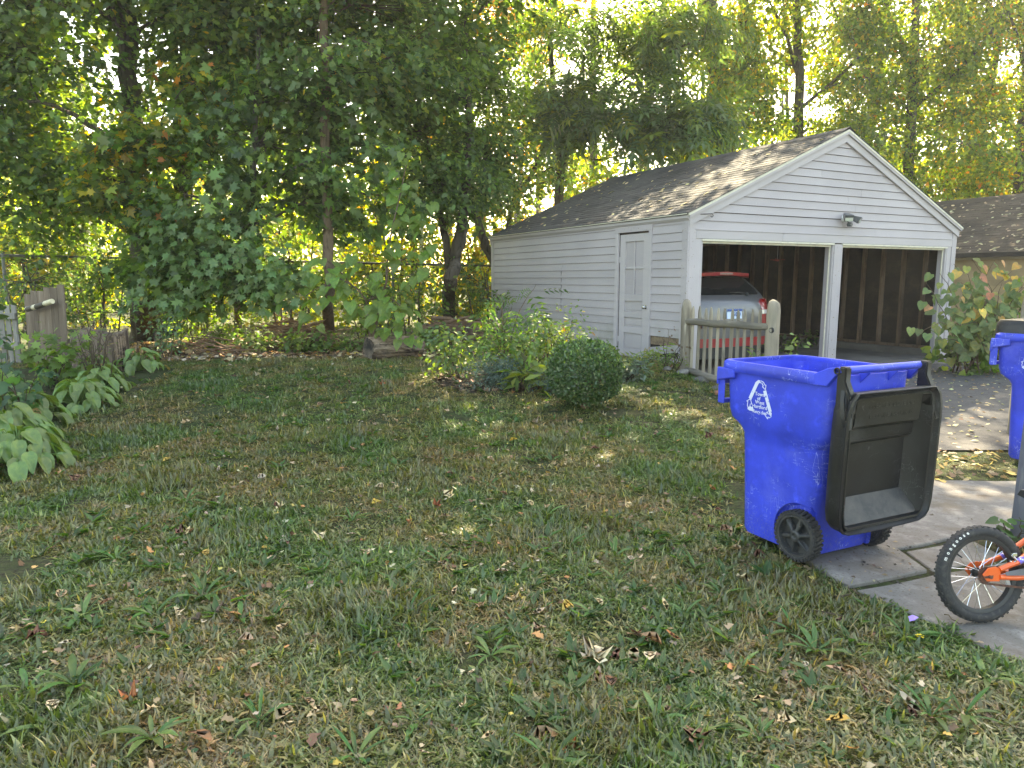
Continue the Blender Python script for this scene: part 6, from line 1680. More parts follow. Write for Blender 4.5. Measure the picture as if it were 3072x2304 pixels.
shrub('dry_shrub', 'sparse dry reddish weed before the garage corner board', G3(2.22, 9.8), tips_(7, .18, .08, .25, .62), None, [((.16, .085, .06), 3), ((.10, .06, .045), 2)], OVAL, .045, 410, 46, spread=.05)
shrub('lavender_tuft', 'grey-blue tuft between the boxwood and the side door', G3(1.45, 9.05), tips_(10, .22, .10, .10, .26), None, [((.13, .18, .14), 3), ((.09, .13, .09), 2)], SLIM2, .09, 411, 420, spread=.05)
shrub('pale_shoot', 'pale green leafy shoot beside the right gate post', G3(3.42, 8.95), [((.22, .0, .86), .008), ((.12, .0, .72), .006)], None, [((.20, .27, .09), 3)], OVAL, .085, 412, 26, spread=.04)
shrub('gate_weed', 'green weed pushing through the pickets', G3(2.92, 8.85), [((.14, -.03, .62), .006), ((.04, -.03, .50), .005), ((.20, -.02, .72), .005)], None, [((.10, .17, .04), 3), (GR, 2)], OVAL, .095, 413, 26, spread=.05)
shrub('wall_weed', 'dark weed rooted at the floor edge inside the right bay', to_w(4.25, 1.9) + (.2,), tips_(8, .22, .15, .10, .26), None, [(GR_D, 3), (GR, 2)], OVAL, .085, 414, 90, spread=.07)
shrub('wall_weed', 'dark weed at the foot of the studs deep in the right bay', to_w(5.6, 2.6) + (.25,), tips_(6, .16, .12, .08, .2), None, [(GR_D, 3), (GR, 2)], OVAL, .075, 415, 60, spread=.06)
shrub('post_weed', 'leafy weed growing at the foot of the grey post', G3(2.92, 4.02), tips_(7, .13, .07, .05, .20), None, [((.075, .15, .05), 3), ((.055, .12, .04), 2)], HEART, .075, 416, 26, spread=.03)
# plants along the fence foot
fx = [((-4.984, 12.270), 'leafy seedlings in the litter right of the stump', .30, .55, GR), ((-3.863, 11.526), 'bright maple seedlings before the stick pile', .35, .60, GR_L), ((-3.210, 11.887), 'low green seedlings under the slim brown tree', .28, .5, GR), ((-2.747, 11.887), 'green seedlings at the left end of the cut log', .26, .55, GR), ((-1.481, 12.270), 'green weeds right of the cut log', .35, .5, GR), ((-5.448, 11.887), 'low ground ivy patch under the dark maple', .22, .6, GR_D)]
for i, (p, lab, h_, w_, c_) in enumerate(fx):
    shrub('seedling_patch', lab, G3(p[0], p[1] + .25), tips_(12, w_, .22, h_ * .4, h_), None, [(c_, 3), (GR, 2), (GR_L, 1.6)], MAPLE6 if i in (1, 2, 4) else OVAL, .075, 420 + i, 330, spread=.075, foot=.16)
shrub('rose_shrub', 'pale blue-green rose shoots right of the stump', G3(*(-5.408, 11.187)), tips_(6, .24, .1, .35, .72), None, [((.09, .17, .10), 3), ((.12, .19, .09), 2)], OVAL, .055, 430, 300, spread=.07)
shrub('tall_shoot', 'single green shoot standing behind the stump', G3(*(-5.457, 10.277)), [((.03, 0, .95), .007)], None, [((.10, .19, .08), 3)], OVAL, .065, 431, 34, spread=.06)
shrub('oak_seedling', 'yellow-green oak seedling left of the stump', G3(*(-5.574, 8.651)), tips_(9, .38, .15, .28, .66), None, [((.13, .20, .045), 3), ((.10, .17, .04), 2)], MAPLE, .115, 432, 170, spread=.09)
shrub('bramble', 'tangle of thin thorny stems growing over the stump', G3(*(-5.069, 8.709)), tips_(26, .34, .2, .35, .85), None, [((.10, .13, .05), 3), ((.20, .13, .08), 1.6)], OVAL, .035, 433, 230, spread=.06)
shrub('seedling', 'dark green leafy plant at the left edge before the hostas', G3(-4.75, 6.6), tips_(11, .35, .25, .35, .85), None, [((.045, .10, .05), 3), ((.06, .13, .05), 2)], MAPLE6, .105, 434, 150, spread=.09)
shrub('lilac_branch', 'grey-green leafy branches overhanging the left fence', (-6.9, 9.0, .3), [((.2, 0, 1.05), .018), ((-.4, .1, 1.25), .018), ((.35, -.2, .75), .012), ((-.1, -.2, .9), .012), ((.1, .1, .55), .010)], None, [((.075, .12, .07), 3), ((.05, .09, .05), 2)], HEART, .105, 435, 210, spread=.15)

# ------------------------------------------------------------------ hostas along the left edge
M['hosta'] = leaf_mat('hosta_leaf', (.105, .185, .050), trans=.30, gloss=.045, rand=.22)
M['hosta_old'] = leaf_mat('old_hosta_leaf', (.27, .22, .07), trans=.32, gloss=.03)
def hosta_leaf(mat, curl):
    mb = MB(); NL, NWd = 9, 9
    for j in range(NL):
        t = j / (NL - 1); w = .29 * math.sin(math.pi * min(1, t * .96 + .04) ** .72) ** .9 + (.0 if j < NL - 1 else 0)
        for i in range(NWd):
            s = (i / (NWd - 1)) * 2 - 1
            z = .16 * abs(s) * w / .29 - curl * t * t + .012 * math.cos(s * 9.4) * (w / .29) + .02 * math.sin(t * 9 + s * 4)
            mb.v.append((s * w, t, z))
    for j in range(NL - 1):
        for i in range(NWd - 1):
            a = j * NWd + i; mb.f.append((a, a + 1, a + NWd + 1, a + NWd)); mb.mi.append(0)
    return mb.mesh('leaf', mat, smooth=True, recalc=False)
hm = [hosta_leaf(M['hosta'], c) for c in (.35, .55, .2)] + [hosta_leaf(M['hosta_old'], .5)]
def hosta(x, y, nleaf, size, label, seed):
    t = thing('hosta', label, 'hosta', G3(x, y)); r = random.Random(seed)
    pet = MB()
    for i in range(nleaf):
        ring = (i / nleaf) ** .8; a = i * 2.399 + r.uniform(-.3, .3)
        rad = .05 + ring * size * .85; h = size * (.80 - .66 * ring) + r.uniform(-.03, .05)
        d = Vector((math.cos(a), math.sin(a), 0)); p = d * rad + Vector((0, 0, max(h, .06)))
        nrm = Vector((d.x * (.35 + .7 * ring), d.y * (.35 + .7 * ring), .85)) + Vector((r.gauss(0, .15), r.gauss(0, .15), 0))
        dr = d * .9 + Vector((r.gauss(0, .2), r.gauss(0, .2), -.15 - .75 * ring))
        put_leaf(t, hm[3] if r.random() < .05 else r.choice(hm[:3]), p, nrm, dr, size * r.uniform(.40, .60))
        pet.tube([(d.x * .02, d.y * .02, 0), tuple(p * .6 + Vector((0, 0, .05))), tuple(p)], [.007, .006, .004], 5)
    link('stalks', pet.mesh('stalks', M['hosta'], smooth=True, recalc=False), parent=t)
for i, (x, y, n, s, lab) in enumerate([(-4.45, 6.2, 84, .44, 'large pale hosta at the left frame edge nearest the camera'), (-4.9, 7.0, 72, .44, 'large hosta behind the nearest one at the left edge'), (-4.72, 7.75, 50, .38, 'hosta right of the dark leafy plant on the lawn edge'), (-4.95, 8.5, 40, .36, 'hosta drooping onto the lawn below the stump'), (-5.12, 9.75, 34, .36, 'small hosta at the right foot of the stump'), (-5.35, 9.1, 30, .34, 'shaded hosta tucked against the front of the stump')]):
    hosta(x, y, n, s, lab, 500 + i)
hosta(-4.05, 5.75, 60, .40, 'hosta cut by the left frame edge, lowest in the bed', 520)
hosta(-5.55, 7.7, 60, .44, 'tall hosta deep in the left bed behind the leafy plant', 521)

# ------------------------------------------------------------------ cut log and stump
M['log_bark'] = mk('log_bark', (.20, .135, .095), .95, var=[(4, (.30, .225, .165), .45, .65), (14, (.055, .040, .032), .50, .66), (2.2, (.030, .027, .026), .56, .66)], bump=[(9, 1.0, .04), (30, .7, .012)], coord='object', stretch=(.16, 1, 1), spec=.1)
M['log_end'] = mk('log_end', (.16, .125, .095), .9, var=[(3.2, (.030, .028, .027), .42, .56), (22, (.09, .07, .055), .5, .68)], bump=[(18, .5, .01)], coord='object', spec=.1)
M['stump_bark'] = mk('stump_bark', (.17, .125, .095), .95, var=[(5, (.24, .19, .15), .45, .65), (16, (.075, .055, .045), .48, .66)], bump=[(10, 1.0, .035), (36, .6, .01)], coord='object', stretch=(1, 1, .2), spec=.1)
LA, LB = Vector(G3(-2.235, 11.10, .165)), Vector(G3(-1.60, 11.62, .15))
ldir = (LB - LA); LL = ldir.length + .10
log = thing('cut_log', 'sawn log with cracked bark and charred end lying at the lawn\'s far edge', 'log', LA, math.atan2(ldir.y, ldir.x))
log.rotation_euler = (0, R(1), math.atan2(ldir.y, ldir.x))
rr_ = np.random.default_rng(600)
nr, na = 26, 48
rings = []
ridge = [rr_.normal(0, .009, na) for _ in range(nr)]
for j in range(nr):
    x = LL * j / (nr - 1)
    base_r = .172 - .012 * j / nr
    ph = .3 * math.sin(j * .35)
    rr2 = [base_r * (1 + .05 * math.sin(2 * t + .6) + .03 * math.sin(5 * t + ph)) + .010 * abs(math.sin(9.5 * t + .5 * math.sin(j * .6))) + ridge[j][k] * .7 for k, t in enumerate(np.linspace(0, 2 * math.pi, na, endpoint=False))]
    rings.append([(x + (.02 * math.sin(t * 3) if j in (0, nr - 1) else 0), r_ * math.cos(t), r_ * math.sin(t)) for r_, t in zip(rr2, np.linspace(0, 2 * math.pi, na, endpoint=False))])
mb = MB(); mb.rings(rings); link('bark', mb.mesh('bark', M['log_bark'], smooth=False), parent=log)
for j, x0 in ((0, .008), (nr - 1, LL - .008)):
    mb = MB(); rg = [(x0 + .004 * math.sin(k), p[1] * .97, p[2] * .97) for k, p in enumerate(rings[j])]
    rg2 = [(x0 + (.018 if j == 0 else -.018), p[1] * .4, p[2] * .4) for p in rg]; rg3 = [(x0 + (.03 if j == 0 else -.03), p[1] * .06, p[2] * .06) for p in rg]
    mb.rings([rg, rg2, rg3], cap1=True); link('cut_end', mb.mesh('cut_end', M['log_end'], smooth=True), parent=log)

stump = thing('tree_stump', 'wide rotten tree stump hollow on top beside the hostas', 'stump', G3(-5.68, 9.85))
na = 64; A_ = np.linspace(0, 2 * math.pi, na, endpoint=False); rings = []
for j, z in enumerate((-.1, .0, .10, .22, .34, .44, .50, .53)):
    f = 1.13 - .10 * min(1, z / .25) if z > 0 else 1.16
    rings.append([(math.cos(t) * .335 * f * (1 + .06 * math.sin(3 * t + 1) + .035 * math.sin(7 * t + z * 2) + .012 * math.sin(23 * t) + .02 * (rr_.random() - .5)), math.sin(t) * .31 * f * (1 + .05 * math.sin(2 * t) + .035 * math.sin(9 * t + z * 2) + .012 * math.sin(21 * t)), z + (.035 * math.sin(3 * t + .5) + .012 * math.sin(11 * t)) * (1 if z > .42 else 0)) for t in A_])
top = rings[-1]
rings.append([(p[0] * .84, p[1] * .84, p[2] - .02) for p in top]); rings.append([(p[0] * .72, p[1] * .72, .40) for p in top]); rings.append([(p[0] * .2, p[1] * .2, .36) for p in top])
mb = MB(); mb.rings(rings, cap1=True); link('wood', mb.mesh('wood', M['stump_bark']), parent=stump)
mb = MB()
for i in range(5):
    t = -.55 + i * .09; mb.hexa([(math.cos(t + d) * r_, math.sin(t + d) * r_ - .0, z) for z, q in ((.0, 1.12), (.47 + .03 * (i % 2), 1.06)) for d, r_ in ((-.03, .335 * q), (.03, .335 * q), (.03, .375 * q), (-.03, .375 * q))])
link('bark_slab', mb.mesh('bark_slab', M['log_bark']), parent=stump)

# ------------------------------------------------------------------ plank fence panel with a pole, and picket fence at the left edge
M['old_plank'] = mk('old_plank', (.185, .140, .105), .9, var=[(6, (.12, .09, .07), .42, .62), (26, (.26, .21, .165), .56, .72)], bump=[(20, .4, .006)], coord='object', stretch=(1, 1, .1), spec=.15, rand=.2)
M['old_grey_plank'] = mk('old_grey_plank', (.22, .205, .185), .9, var=[(6, (.15, .14, .125), .42, .62), (26, (.30, .28, .25), .56, .72)], coord='object', stretch=(1, 1, .1), spec=.15, rand=.2)
M['birch'] = mk('birch_pole', (.62, .55, .38), .7, var=[(4.5, (.07, .055, .04), .50, .56)], coord='object', stretch=(1.6, .35, .35))
pa, pb = Vector((-7.20, 10.62, 0)), Vector((-6.36, 10.22, 0)); pd = (pb - pa); PLn = pd.length
panel = thing('plank_panel', 'leaning brown plank panel at the left with a striped pole across it', 'fence panel', G3(-7.20, 10.62), math.atan2(pd.y, pd.x))
for i in range(6):
    w = PLn / 6; h = 1.06 + .03 * i + rl.uniform(-.02, .02)
    mb = MB(); mb.box((0, 0, h / 2), (w - .006, .018, h)); link('plank', mb.mesh('plank', M['old_plank'], bevel=.002), parent=panel, M=T(w * (i + .5), rl.uniform(-.003, .003), -.05) @ RY(R(2.2 + rl.uniform(-.4, .4))))
mb = MB(); mb.box((PLn / 2, .03, .35), (PLn, .04, .08)); mb.box((PLn / 2, .03, .85), (PLn, .04, .08)); link('batten', mb.mesh('batten', M['old_plank']), parent=panel)
pole = thing('birch_pole', 'short pale bark-banded pole fixed across the plank panel', 'pole', Vector((-6.991, 10.450, 1.165)), math.atan2(pd.y, pd.x))
mb = MB(); mb.tube([(0, -.05, 0), (.30, -.052, .055), (.60, -.05, .125)], [.038, .040, .036], 10, wob=.03); link('shaft', mb.mesh('shaft', M['birch'], smooth=True), parent=pole)
fence_l = thing('picket_fence', 'old grey picket fence at the left frame edge', 'fence', G3(-9.3, 10.9), math.atan2(-.35, 2.05))
for i in range(18):
    x = .06 + i * .115; mb = MB(); mb.box((0, 0, .42), (.085, .018, .92 + .02 * math.sin(i * 3))); link('picket', mb.mesh('picket', M['old_grey_plank'], bevel=.002), parent=fence_l, M=T(x, 0, -.02) @ RY(R(rl.uniform(-1, 1))))
for z in (.28, .70):
    mb = MB(); mb.box((1.03, -.035, z), (2.1, .045, .09)); link('rail', mb.mesh('rail', M['old_grey_plank'], bevel=.004), parent=fence_l)

# ------------------------------------------------------------------ chain-link fence
M['galv'] = mk('galvanised', (.16, .165, .165), .55, metal=.5, var=[(9, (.09, .085, .08), .45, .65)])
M['galv_dark'] = mk('weathered_rail', (.085, .083, .080), .65, metal=.3, var=[(6, (.14, .13, .12), .5, .7)])
FA, FB = Vector((-9.6, 13.2, 0)), Vector((-.15, 17.15, 0))
fd = FB - FA; FLn = fd.length; fu = fd.normalized()
clf = thing('chain_link_fence', 'chain-link fence with a dark top rail running behind the trees', 'fence', (FA.x, FA.y, 0), math.atan2(fu.y, fu.x))
ft = lambda x: 2.03 - .13 * x / FLn
mb = MB(); mb.tube([(x, 0, ft(x)) for x in np.linspace(0, FLn, 12)], .026, 8); link('top_rail', mb.mesh('top_rail', M['galv_dark'], smooth=True), parent=clf)
for i in range(5):
    x = .3 + i * (FLn - .6) / 4; mb = MB(); mb.tube([(0, 0, .2), (0, 0, ft(x) + .05)], .030, 8); link('post', mb.mesh('post', M['galv'], smooth=True), parent=clf, M=T(x, 0, 0))
mb = MB(); DM = .064; nw = int(FLn / DM)
for i in range(nw):
    x0 = i * DM; n = int(1.66 / (DM)) * 2; H_ = ft(x0) - .35
    vs = []; pts = []
    for j in range(n + 1):
        pts.append((x0 + (DM * .52 if j % 2 else -DM * .02), .004 if j % 2 else -.004, .34 + H_ * j / n))
    mb.tube(pts, .0013, 3, cap=False)
link('wire_mesh', mb.mesh('wire_mesh', M['galv'], recalc=False), parent=clf, kind='stuff')
wpipe = thing('white_pole', 'slim white pole standing beyond the fence left of the garage', 'pole', gb(-2.35, 18.9, 0))
mb = MB(); mb.tube([(0, 0, 0), (0, 0, 2.72)], .055, 10); mb.box((0, 0, 2.74), (.16, .12, .05)); link('shaft', mb.mesh('shaft', M['white_plastic'], smooth=True), parent=wpipe)

# ------------------------------------------------------------------ stick pile, root pile, twigs
M['stick'] = mk('dry_stick', (.20, .125, .080), .9, rand=.35, var=[(9, (.13, .085, .06), .45, .65)], coord='object', spec=.1)
def pile(name, label, cx, cy, n, rx, h, L, rad, seed, part):
    t = thing(name, label, 'pile', G3(cx, cy)); r = random.Random(seed)
    for i in range(n):
        a = r.gauss(0, .45) + (math.pi if r.random() < .5 else 0); l_ = L * r.uniform(.5, 1.2)
        c = Vector((r.gauss(0, rx * .42), r.gauss(0, .16), 0)); c.z = max(.03, h * (1 - (abs(c.x) / rx) ** 1.6) * r.uniform(.1, 1.0))
        d = Vector((math.cos(a), math.sin(a) * .6, r.gauss(0, .22))).normalized()
        s = Vector((r.gauss(0, .03), r.gauss(0, .03), r.gauss(0, .03)))
        mb = MB(); r0 = rad * r.uniform(.5, 1.4); mb.tube([tuple(c - d * l_ / 2), tuple(c + s), tuple(c + d * l_ / 2)], [r0, r0 * .85, r0 * .5], 5)
        link(part, mb.mesh(part, M['stick'], smooth=True), parent=t)
pile('stick_pile', 'heap of dry brown sticks against the fence between the two slim trunks', -3.75, 12.45, 120, 1.0, .55, .75, .014, 701, 'stick')
pile('stick_pile', 'thin scatter of dead sticks right of the stump', -4.9, 11.6, 46, .7, .35, .6, .010, 702, 'stick')
pile('root_pile', 'dark pile of old roots and branches beside the garage rear corner', -.95, 13.1, 60, .95, .62, .85, .034, 703, 'root')
M['root_dark'] = mk('root_wood', (.11, .075, .055), .95, var=[(6, (.055, .04, .032), .42, .62)], bump=[(14, .8, .03)], coord='object', spec=.1)
for i, (x, y, s, lab) in enumerate([(-.72, 12.85, .30, 'pale gnarled root lump on top of the root pile'), (-3.35, 12.2, .22, 'mossy lump at the right end of the stick pile')]):
    me = stone_mesh(60 + i, s * .7, s * .6, s * 1.0); me.materials[0] = M['root_dark']
    link('root_lump', me, M=T(x, y, float(gz(x, y)) + s * .65), label=lab, cat='root')

# ------------------------------------------------------------------ grass, weeds, leaves
def in_path(x, y):
    left = np.interp(y, [1.5, 2.75, 3.47, 4.2, 5.5], [2.87, 2.11, 1.745, 1.47, 1.60])
    return (x > left + .02 * np.sin(9 * y)) & (y < 5.47 - .03 * np.sin(4 * x)) & ~((x > 2.86) & (y > 2.4) & (y < 4.30 + .15 * (x - 2.9)))
def on_soft(x, y):
    lx, ly = to_l(x, y)
    inside = (lx > -.03) & (lx < GW + .03) & (ly > -.5) & (ly < GD + .03)
    return ~(in_drive(x, y) | in_path(x, y) | inside)
back_edge = lambda x: 11.35 + .30 * (x + 3) * .35 + .12 * np.sin(1.9 * x)

M['grass'] = None
def grass_mat():
    N = NT('grass_blade')
    co = N.coord('world')
    at = N.n('ShaderNodeAttribute', attribute_name='col')
    oi = N.n('ShaderNodeObjectInfo')
    big = N.ramp(N.noise(co, 1.15, 4), .40, .60)
    mid = N.ramp(N.noise(co, 6.5, 4), .38, .64)
    c = N.mix(big, (.062, .118, .030), (.105, .122, .038))
    m2 = N.n('ShaderNodeMath', operation='MULTIPLY'); N.l(mid, m2.inputs[0]); N.l(big, m2.inputs[1])
    c = N.mix(m2.outputs[0], c, (.160, .130, .062))
    mx = N.n('ShaderNodeMix', data_type='RGBA', blend_type='MULTIPLY'); mx.inputs['Factor'].default_value = 1.0
    N.l(c, mx.inputs['A']); N.l(at.outputs['Color'], mx.inputs['B'])
    hs = N.n('ShaderNodeHueSaturation'); mr = N.n('ShaderNodeMapRange'); mr.inputs['To Min'].default_value = .7; mr.inputs['To Max'].default_value = 1.35
    N.l(oi.outputs['Random'], mr.inputs['Value']); N.l(mr.outputs[0], hs.inputs['Value']); N.l(mx.outputs['Result'], hs.inputs['Color'])
    tc = N.n('ShaderNodeVectorMath', operation='MULTIPLY'); tc.inputs[1].default_value = (1.9, 1.9, .6); N.l(hs.outputs[0], tc.inputs[0])
    d = N.n('ShaderNodeBsdfDiffuse'); t = N.n('ShaderNodeBsdfTranslucent'); g = N.n('ShaderNodeBsdfGlossy'); g.inputs['Roughness'].default_value = .36
    N.l(hs.outputs[0], d.inputs['Color']); N.l(tc.outputs[0], t.inputs['Color'])
    m1 = N.n('ShaderNodeMixShader'); m1.inputs[0].default_value = .38; N.l(d.outputs[0], m1.inputs[1]); N.l(t.outputs[0], m1.inputs[2])
    m3 = N.n('ShaderNodeMixShader'); m3.inputs[0].default_value = .06; N.l(m1.outputs[0], m3.inputs[1]); N.l(g.outputs[0], m3.inputs[2])
    N.l(m3.outputs[0], N.out.inputs['Surface'])
    return N.m
M['grass'] = grass_mat()
def tuft_mesh(seed, nb, rad, h, w, lie, dry, broad=0.0):
    r = np.random.default_rng(seed); V, F_, C_ = [], [], []
    for i in range(nb):
        a = r.uniform(0, 6.283); q = rad * math.sqrt(r.random()); x, y = q * math.cos(a), q * math.sin(a)
        az = r.uniform(0, 6.283); L = h * r.uniform(.5, 1.25); ti = np.clip(r.normal(lie, .3), .05, 1.45)
        dx, dy = math.cos(az), math.sin(az); px, py = -dy, dx; ww = w * r.uniform(.6, 1.5) * (2.2 if r.random() < broad else 1)
        k = len(V)
        for t, f in ((0, .8), (.5, 1.0), (1, .08)):
            bend = ti * (.6 + .7 * t); hx = L * t * math.sin(bend); hz = max(.002, L * t * math.cos(bend))
            for s in (-1, 1): V.append((x + dx * hx + px * ww * f * s, y + dy * hx + py * ww * f * s, hz))
        F_ += [(k, k + 1, k + 3, k + 2), (k + 2, k + 3, k + 5, k + 4)]
        c = (np.array([2.5, 1.9, 2.1]) if r.random() < .5 else np.array([1.5, 1.05, 1.2])) if r.random() < dry else np.array([1, 1, 1]) * r.uniform(.65, 1.4)
        C_ += [tuple(c) + (1,)] * 6
    me = bpy.data.meshes.new('grass_tuft'); me.from_pydata(V, [], F_)
    at = me.attributes.new('col', 'FLOAT_COLOR', 'POINT'); at.data.foreach_set('color', np.array(C_, np.float32).ravel())
    me.materials.append(M['grass']); return me
tufts = bpy.data.collections.new('tufts')
for i in range(8):
    o = bpy.data.objects.new('grass_tuft', tuft_mesh(800 + i, 36 if i < 6 else 26, .08, (.050, .044, .055, .036, .046, .036, .070, .080)[i], .0025, (1.0, 1.15, .9, 1.25, 1.05, 1.3, .6, .7)[i], (.14, .28, .10, .5, .2, .6, .04, .06)[i], (.25, .35, .2, .15, .4, .1, .2, .4)[i]))
    tufts.objects.link(o)
# scatter: dense near, thinner far
gr = np.random.default_rng(820)
def scatter(n, x0, x1, y0, y1): return np.stack([gr.uniform(x0, x1, n), gr.uniform(y0, y1, n)], 1)
pts = np.concatenate([scatter(9500, -2.6, 3.2, 1.7, 4.0), scatter(11500, -5.2, 2.8, 4.0, 7.0), scatter(12000, -7.5, 3.0, 7.0, 12.2), scatter(700, 1.4, 5.4, 5.35, 6.5), scatter(500, 2.85, 5.5, 2.4, 4.5)])
keep = on_soft(pts[:, 0], pts[:, 1]) & (pts[:, 1] < back_edge(pts[:, 0]))
keep &= ~(((pts[:, 0] + .1) / .85) ** 2 + ((pts[:, 1] - 9.0) / .62) ** 2 < 1)
keep &= ~((pts[:, 0] < -4.6) & (pts[:, 1] > 5.6) & (pts[:, 1] < 10))
bare = np.sin(pts[:, 0] * 2.7 + 1.1) * np.sin(pts[:, 1] * 2.3 + .4) + .5 * np.sin(pts[:, 0] * 7.1 + pts[:, 1] * 3.3) + .4 * np.sin(pts[:, 1] * 9.3 - pts[:, 0] * 4)
keep &= (gr.random(len(pts)) < np.where(bare > .95, .25, 1.0))
strip = (pts[:, 0] > 2.8) & (pts[:, 1] > 5.3); soilp = (pts[:, 0] > 2.85) & (pts[:, 1] < 4.6) & (pts[:, 1] > 2.3)
keep &= ~(soilp & (gr.random(len(pts)) < .75))
pts = pts[keep]
gi = np.where(np.sin(pts[:, 0] * 1.3 + 2) + np.sin(pts[:, 1] * 1.7) + gr.normal(0, .8, len(pts)) > .6, gr.integers(0, 4, len(pts)), gr.integers(1, 6, len(pts)))
lush = (np.sin(pts[:, 0] * 3.1 + .5) * np.sin(pts[:, 1] * 2.9 + 1.5) + gr.normal(0, .25, len(pts))) > .80
gi[lush] = gr.integers(6, 8, lush.sum()); gi[(pts[:, 0] > 2.8) & (pts[:, 1] > 5.2)] = 3
gpm = bpy.data.meshes.new('grass')
gpm.vertices.add(len(pts)); gpm.vertices.foreach_set('co', np.column_stack([pts, gz(pts[:, 0], pts[:, 1]) - .002]).astype(np.float32).ravel())
for nm, ty, val in (('idx', 'INT', gi.astype(np.int32)), ('rz', 'FLOAT', gr.uniform(0, 6.283, len(pts)).astype(np.float32)), ('sc', 'FLOAT', np.where(strip[keep], .6, gr.uniform(.7, 1.25, len(pts))).astype(np.float32))):
    at = gpm.attributes.new(nm, ty, 'POINT'); at.data.foreach_set('value', val)
gob = link('grass', gpm, kind='stuff'); gob['label'] = 'short patchy lawn grass with dry brown areas'
ng = bpy.data.node_groups.new('grass_scatter', 'GeometryNodeTree')
ng.interface.new_socket('Geometry', in_out='INPUT', socket_type='NodeSocketGeometry'); ng.interface.new_socket('Geometry', in_out='OUTPUT', socket_type='NodeSocketGeometry')
gi_, go_ = ng.nodes.new('NodeGroupInput'), ng.nodes.new('NodeGroupOutput')
iop = ng.nodes.new('GeometryNodeInstanceOnPoints'); ci = ng.nodes.new('GeometryNodeCollectionInfo')
ci.inputs['Collection'].default_value = tufts; ci.inputs['Separate Children'].default_value = True; ci.inputs['Reset Children'].default_value = True
def nattr(nm, dt):
    a = ng.nodes.new('GeometryNodeInputNamedAttribute'); a.data_type = dt; a.inputs['Name'].default_value = nm; return a.outputs['Attribute']
iop.inputs['Pick Instance'].default_value = True
cx_ = ng.nodes.new('ShaderNodeCombineXYZ'); e2r = ng.nodes.new('FunctionNodeEulerToRotation')
ng.links.new(nattr('rz', 'FLOAT'), cx_.inputs['Z']); ng.links.new(cx_.outputs[0], e2r.inputs[0])
ng.links.new(gi_.outputs[0], iop.inputs['Points']); ng.links.new(ci.outputs[0], iop.inputs['Instance'])
ng.links.new(nattr('idx', 'INT'), iop.inputs['Instance Index']); ng.links.new(e2r.outputs[0], iop.inputs['Rotation']); ng.links.new(nattr('sc', 'FLOAT'), iop.inputs['Scale'])
ng.links.new(iop.outputs[0], go_.inputs[0])
md = gob.modifiers.new('scatter', 'NODES'); md.node_group = ng

# broad-leaved weeds (plantain rosettes): each one a thing with its leaves
M['weed'] = leaf_mat('plantain_leaf', (.048, .112, .030), trans=.26, gloss=.03, rand=.3)
M['weed_pale'] = leaf_mat('pale_weed_leaf', (.085, .15, .045), trans=.3, gloss=.03, rand=.25)
def strap_leaf(w, curl, mat):
    mb = MB(); n = 7
    for j in range(n):
        t = j / (n - 1); ww = w * (math.sin(math.pi * (t * .9 + .08)) ** .8) * (.55 + .6 * t if t < .6 else 1.0)
        for s in (-1, 0, 1): mb.v.append((s * ww, t, .10 * abs(s) * ww / w * .35 + .30 * t - curl * t * t))
    for j in range(n - 1):
        for i in range(2):
            a = j * 3 + i; mb.f.append((a, a + 1, a + 4, a + 3)); mb.mi.append(0)
    return mb.mesh('leaf', mat, smooth=True, recalc=False)
wl_ = [strap_leaf(.085, .35, M['weed']), strap_leaf(.11, .5, M['weed']), strap_leaf(.065, .2, M['weed']), strap_leaf(.10, .45, M['weed_pale'])]
def where(x, y):
    if y < 2.9: return 'at the bottom edge of the lawn, ' + ('left' if x < -.5 else 'right' if x > .6 else 'middle')
    if y < 4.4: return 'in the near lawn ' + ('at the left' if x < -1.0 else 'by the bin wheels and path' if x > 1.0 else 'left of middle' if x < .0 else 'right of middle')
    if y < 7.0: return 'in the middle of the lawn ' + ('towards the hostas' if x < -2.2 else 'towards the bin' if x > .6 else 'halfway across')
    return 'in the far lawn ' + ('before the stump' if x < -3.2 else 'before the boxwood and gate' if x > -.2 else 'before the cut log')
WG = 'plantain weeds in the lawn'
wr = random.Random(830)
def weed(x, y, s, n, lab='dark green plantain weed rosette growing in the lawn', rich=True):
    t = thing('plantain_weed', ('big ' if s > .15 else 'small ' if s < .105 else '') + ('sparse ' if n < 7 else 'bushy ' if n > 8 else '') + 'green plantain weed ' + where(x, y), 'weed', G3(x, y, .002), wr.uniform(0, 6.28), WG)
    for k in range(n):
        a = k * 2.4 + wr.uniform(-.3, .3); ti = wr.uniform(.15, 1.0)
        d = Vector((math.cos(a), math.sin(a), ti)).normalized(); nrm = Vector((-d.x * ti, -d.y * ti, 1))
        put_leaf(t, wr.choice(wl_), (d.x * .006, d.y * .006, .004), nrm, d, s * wr.uniform(.6, 1.15))
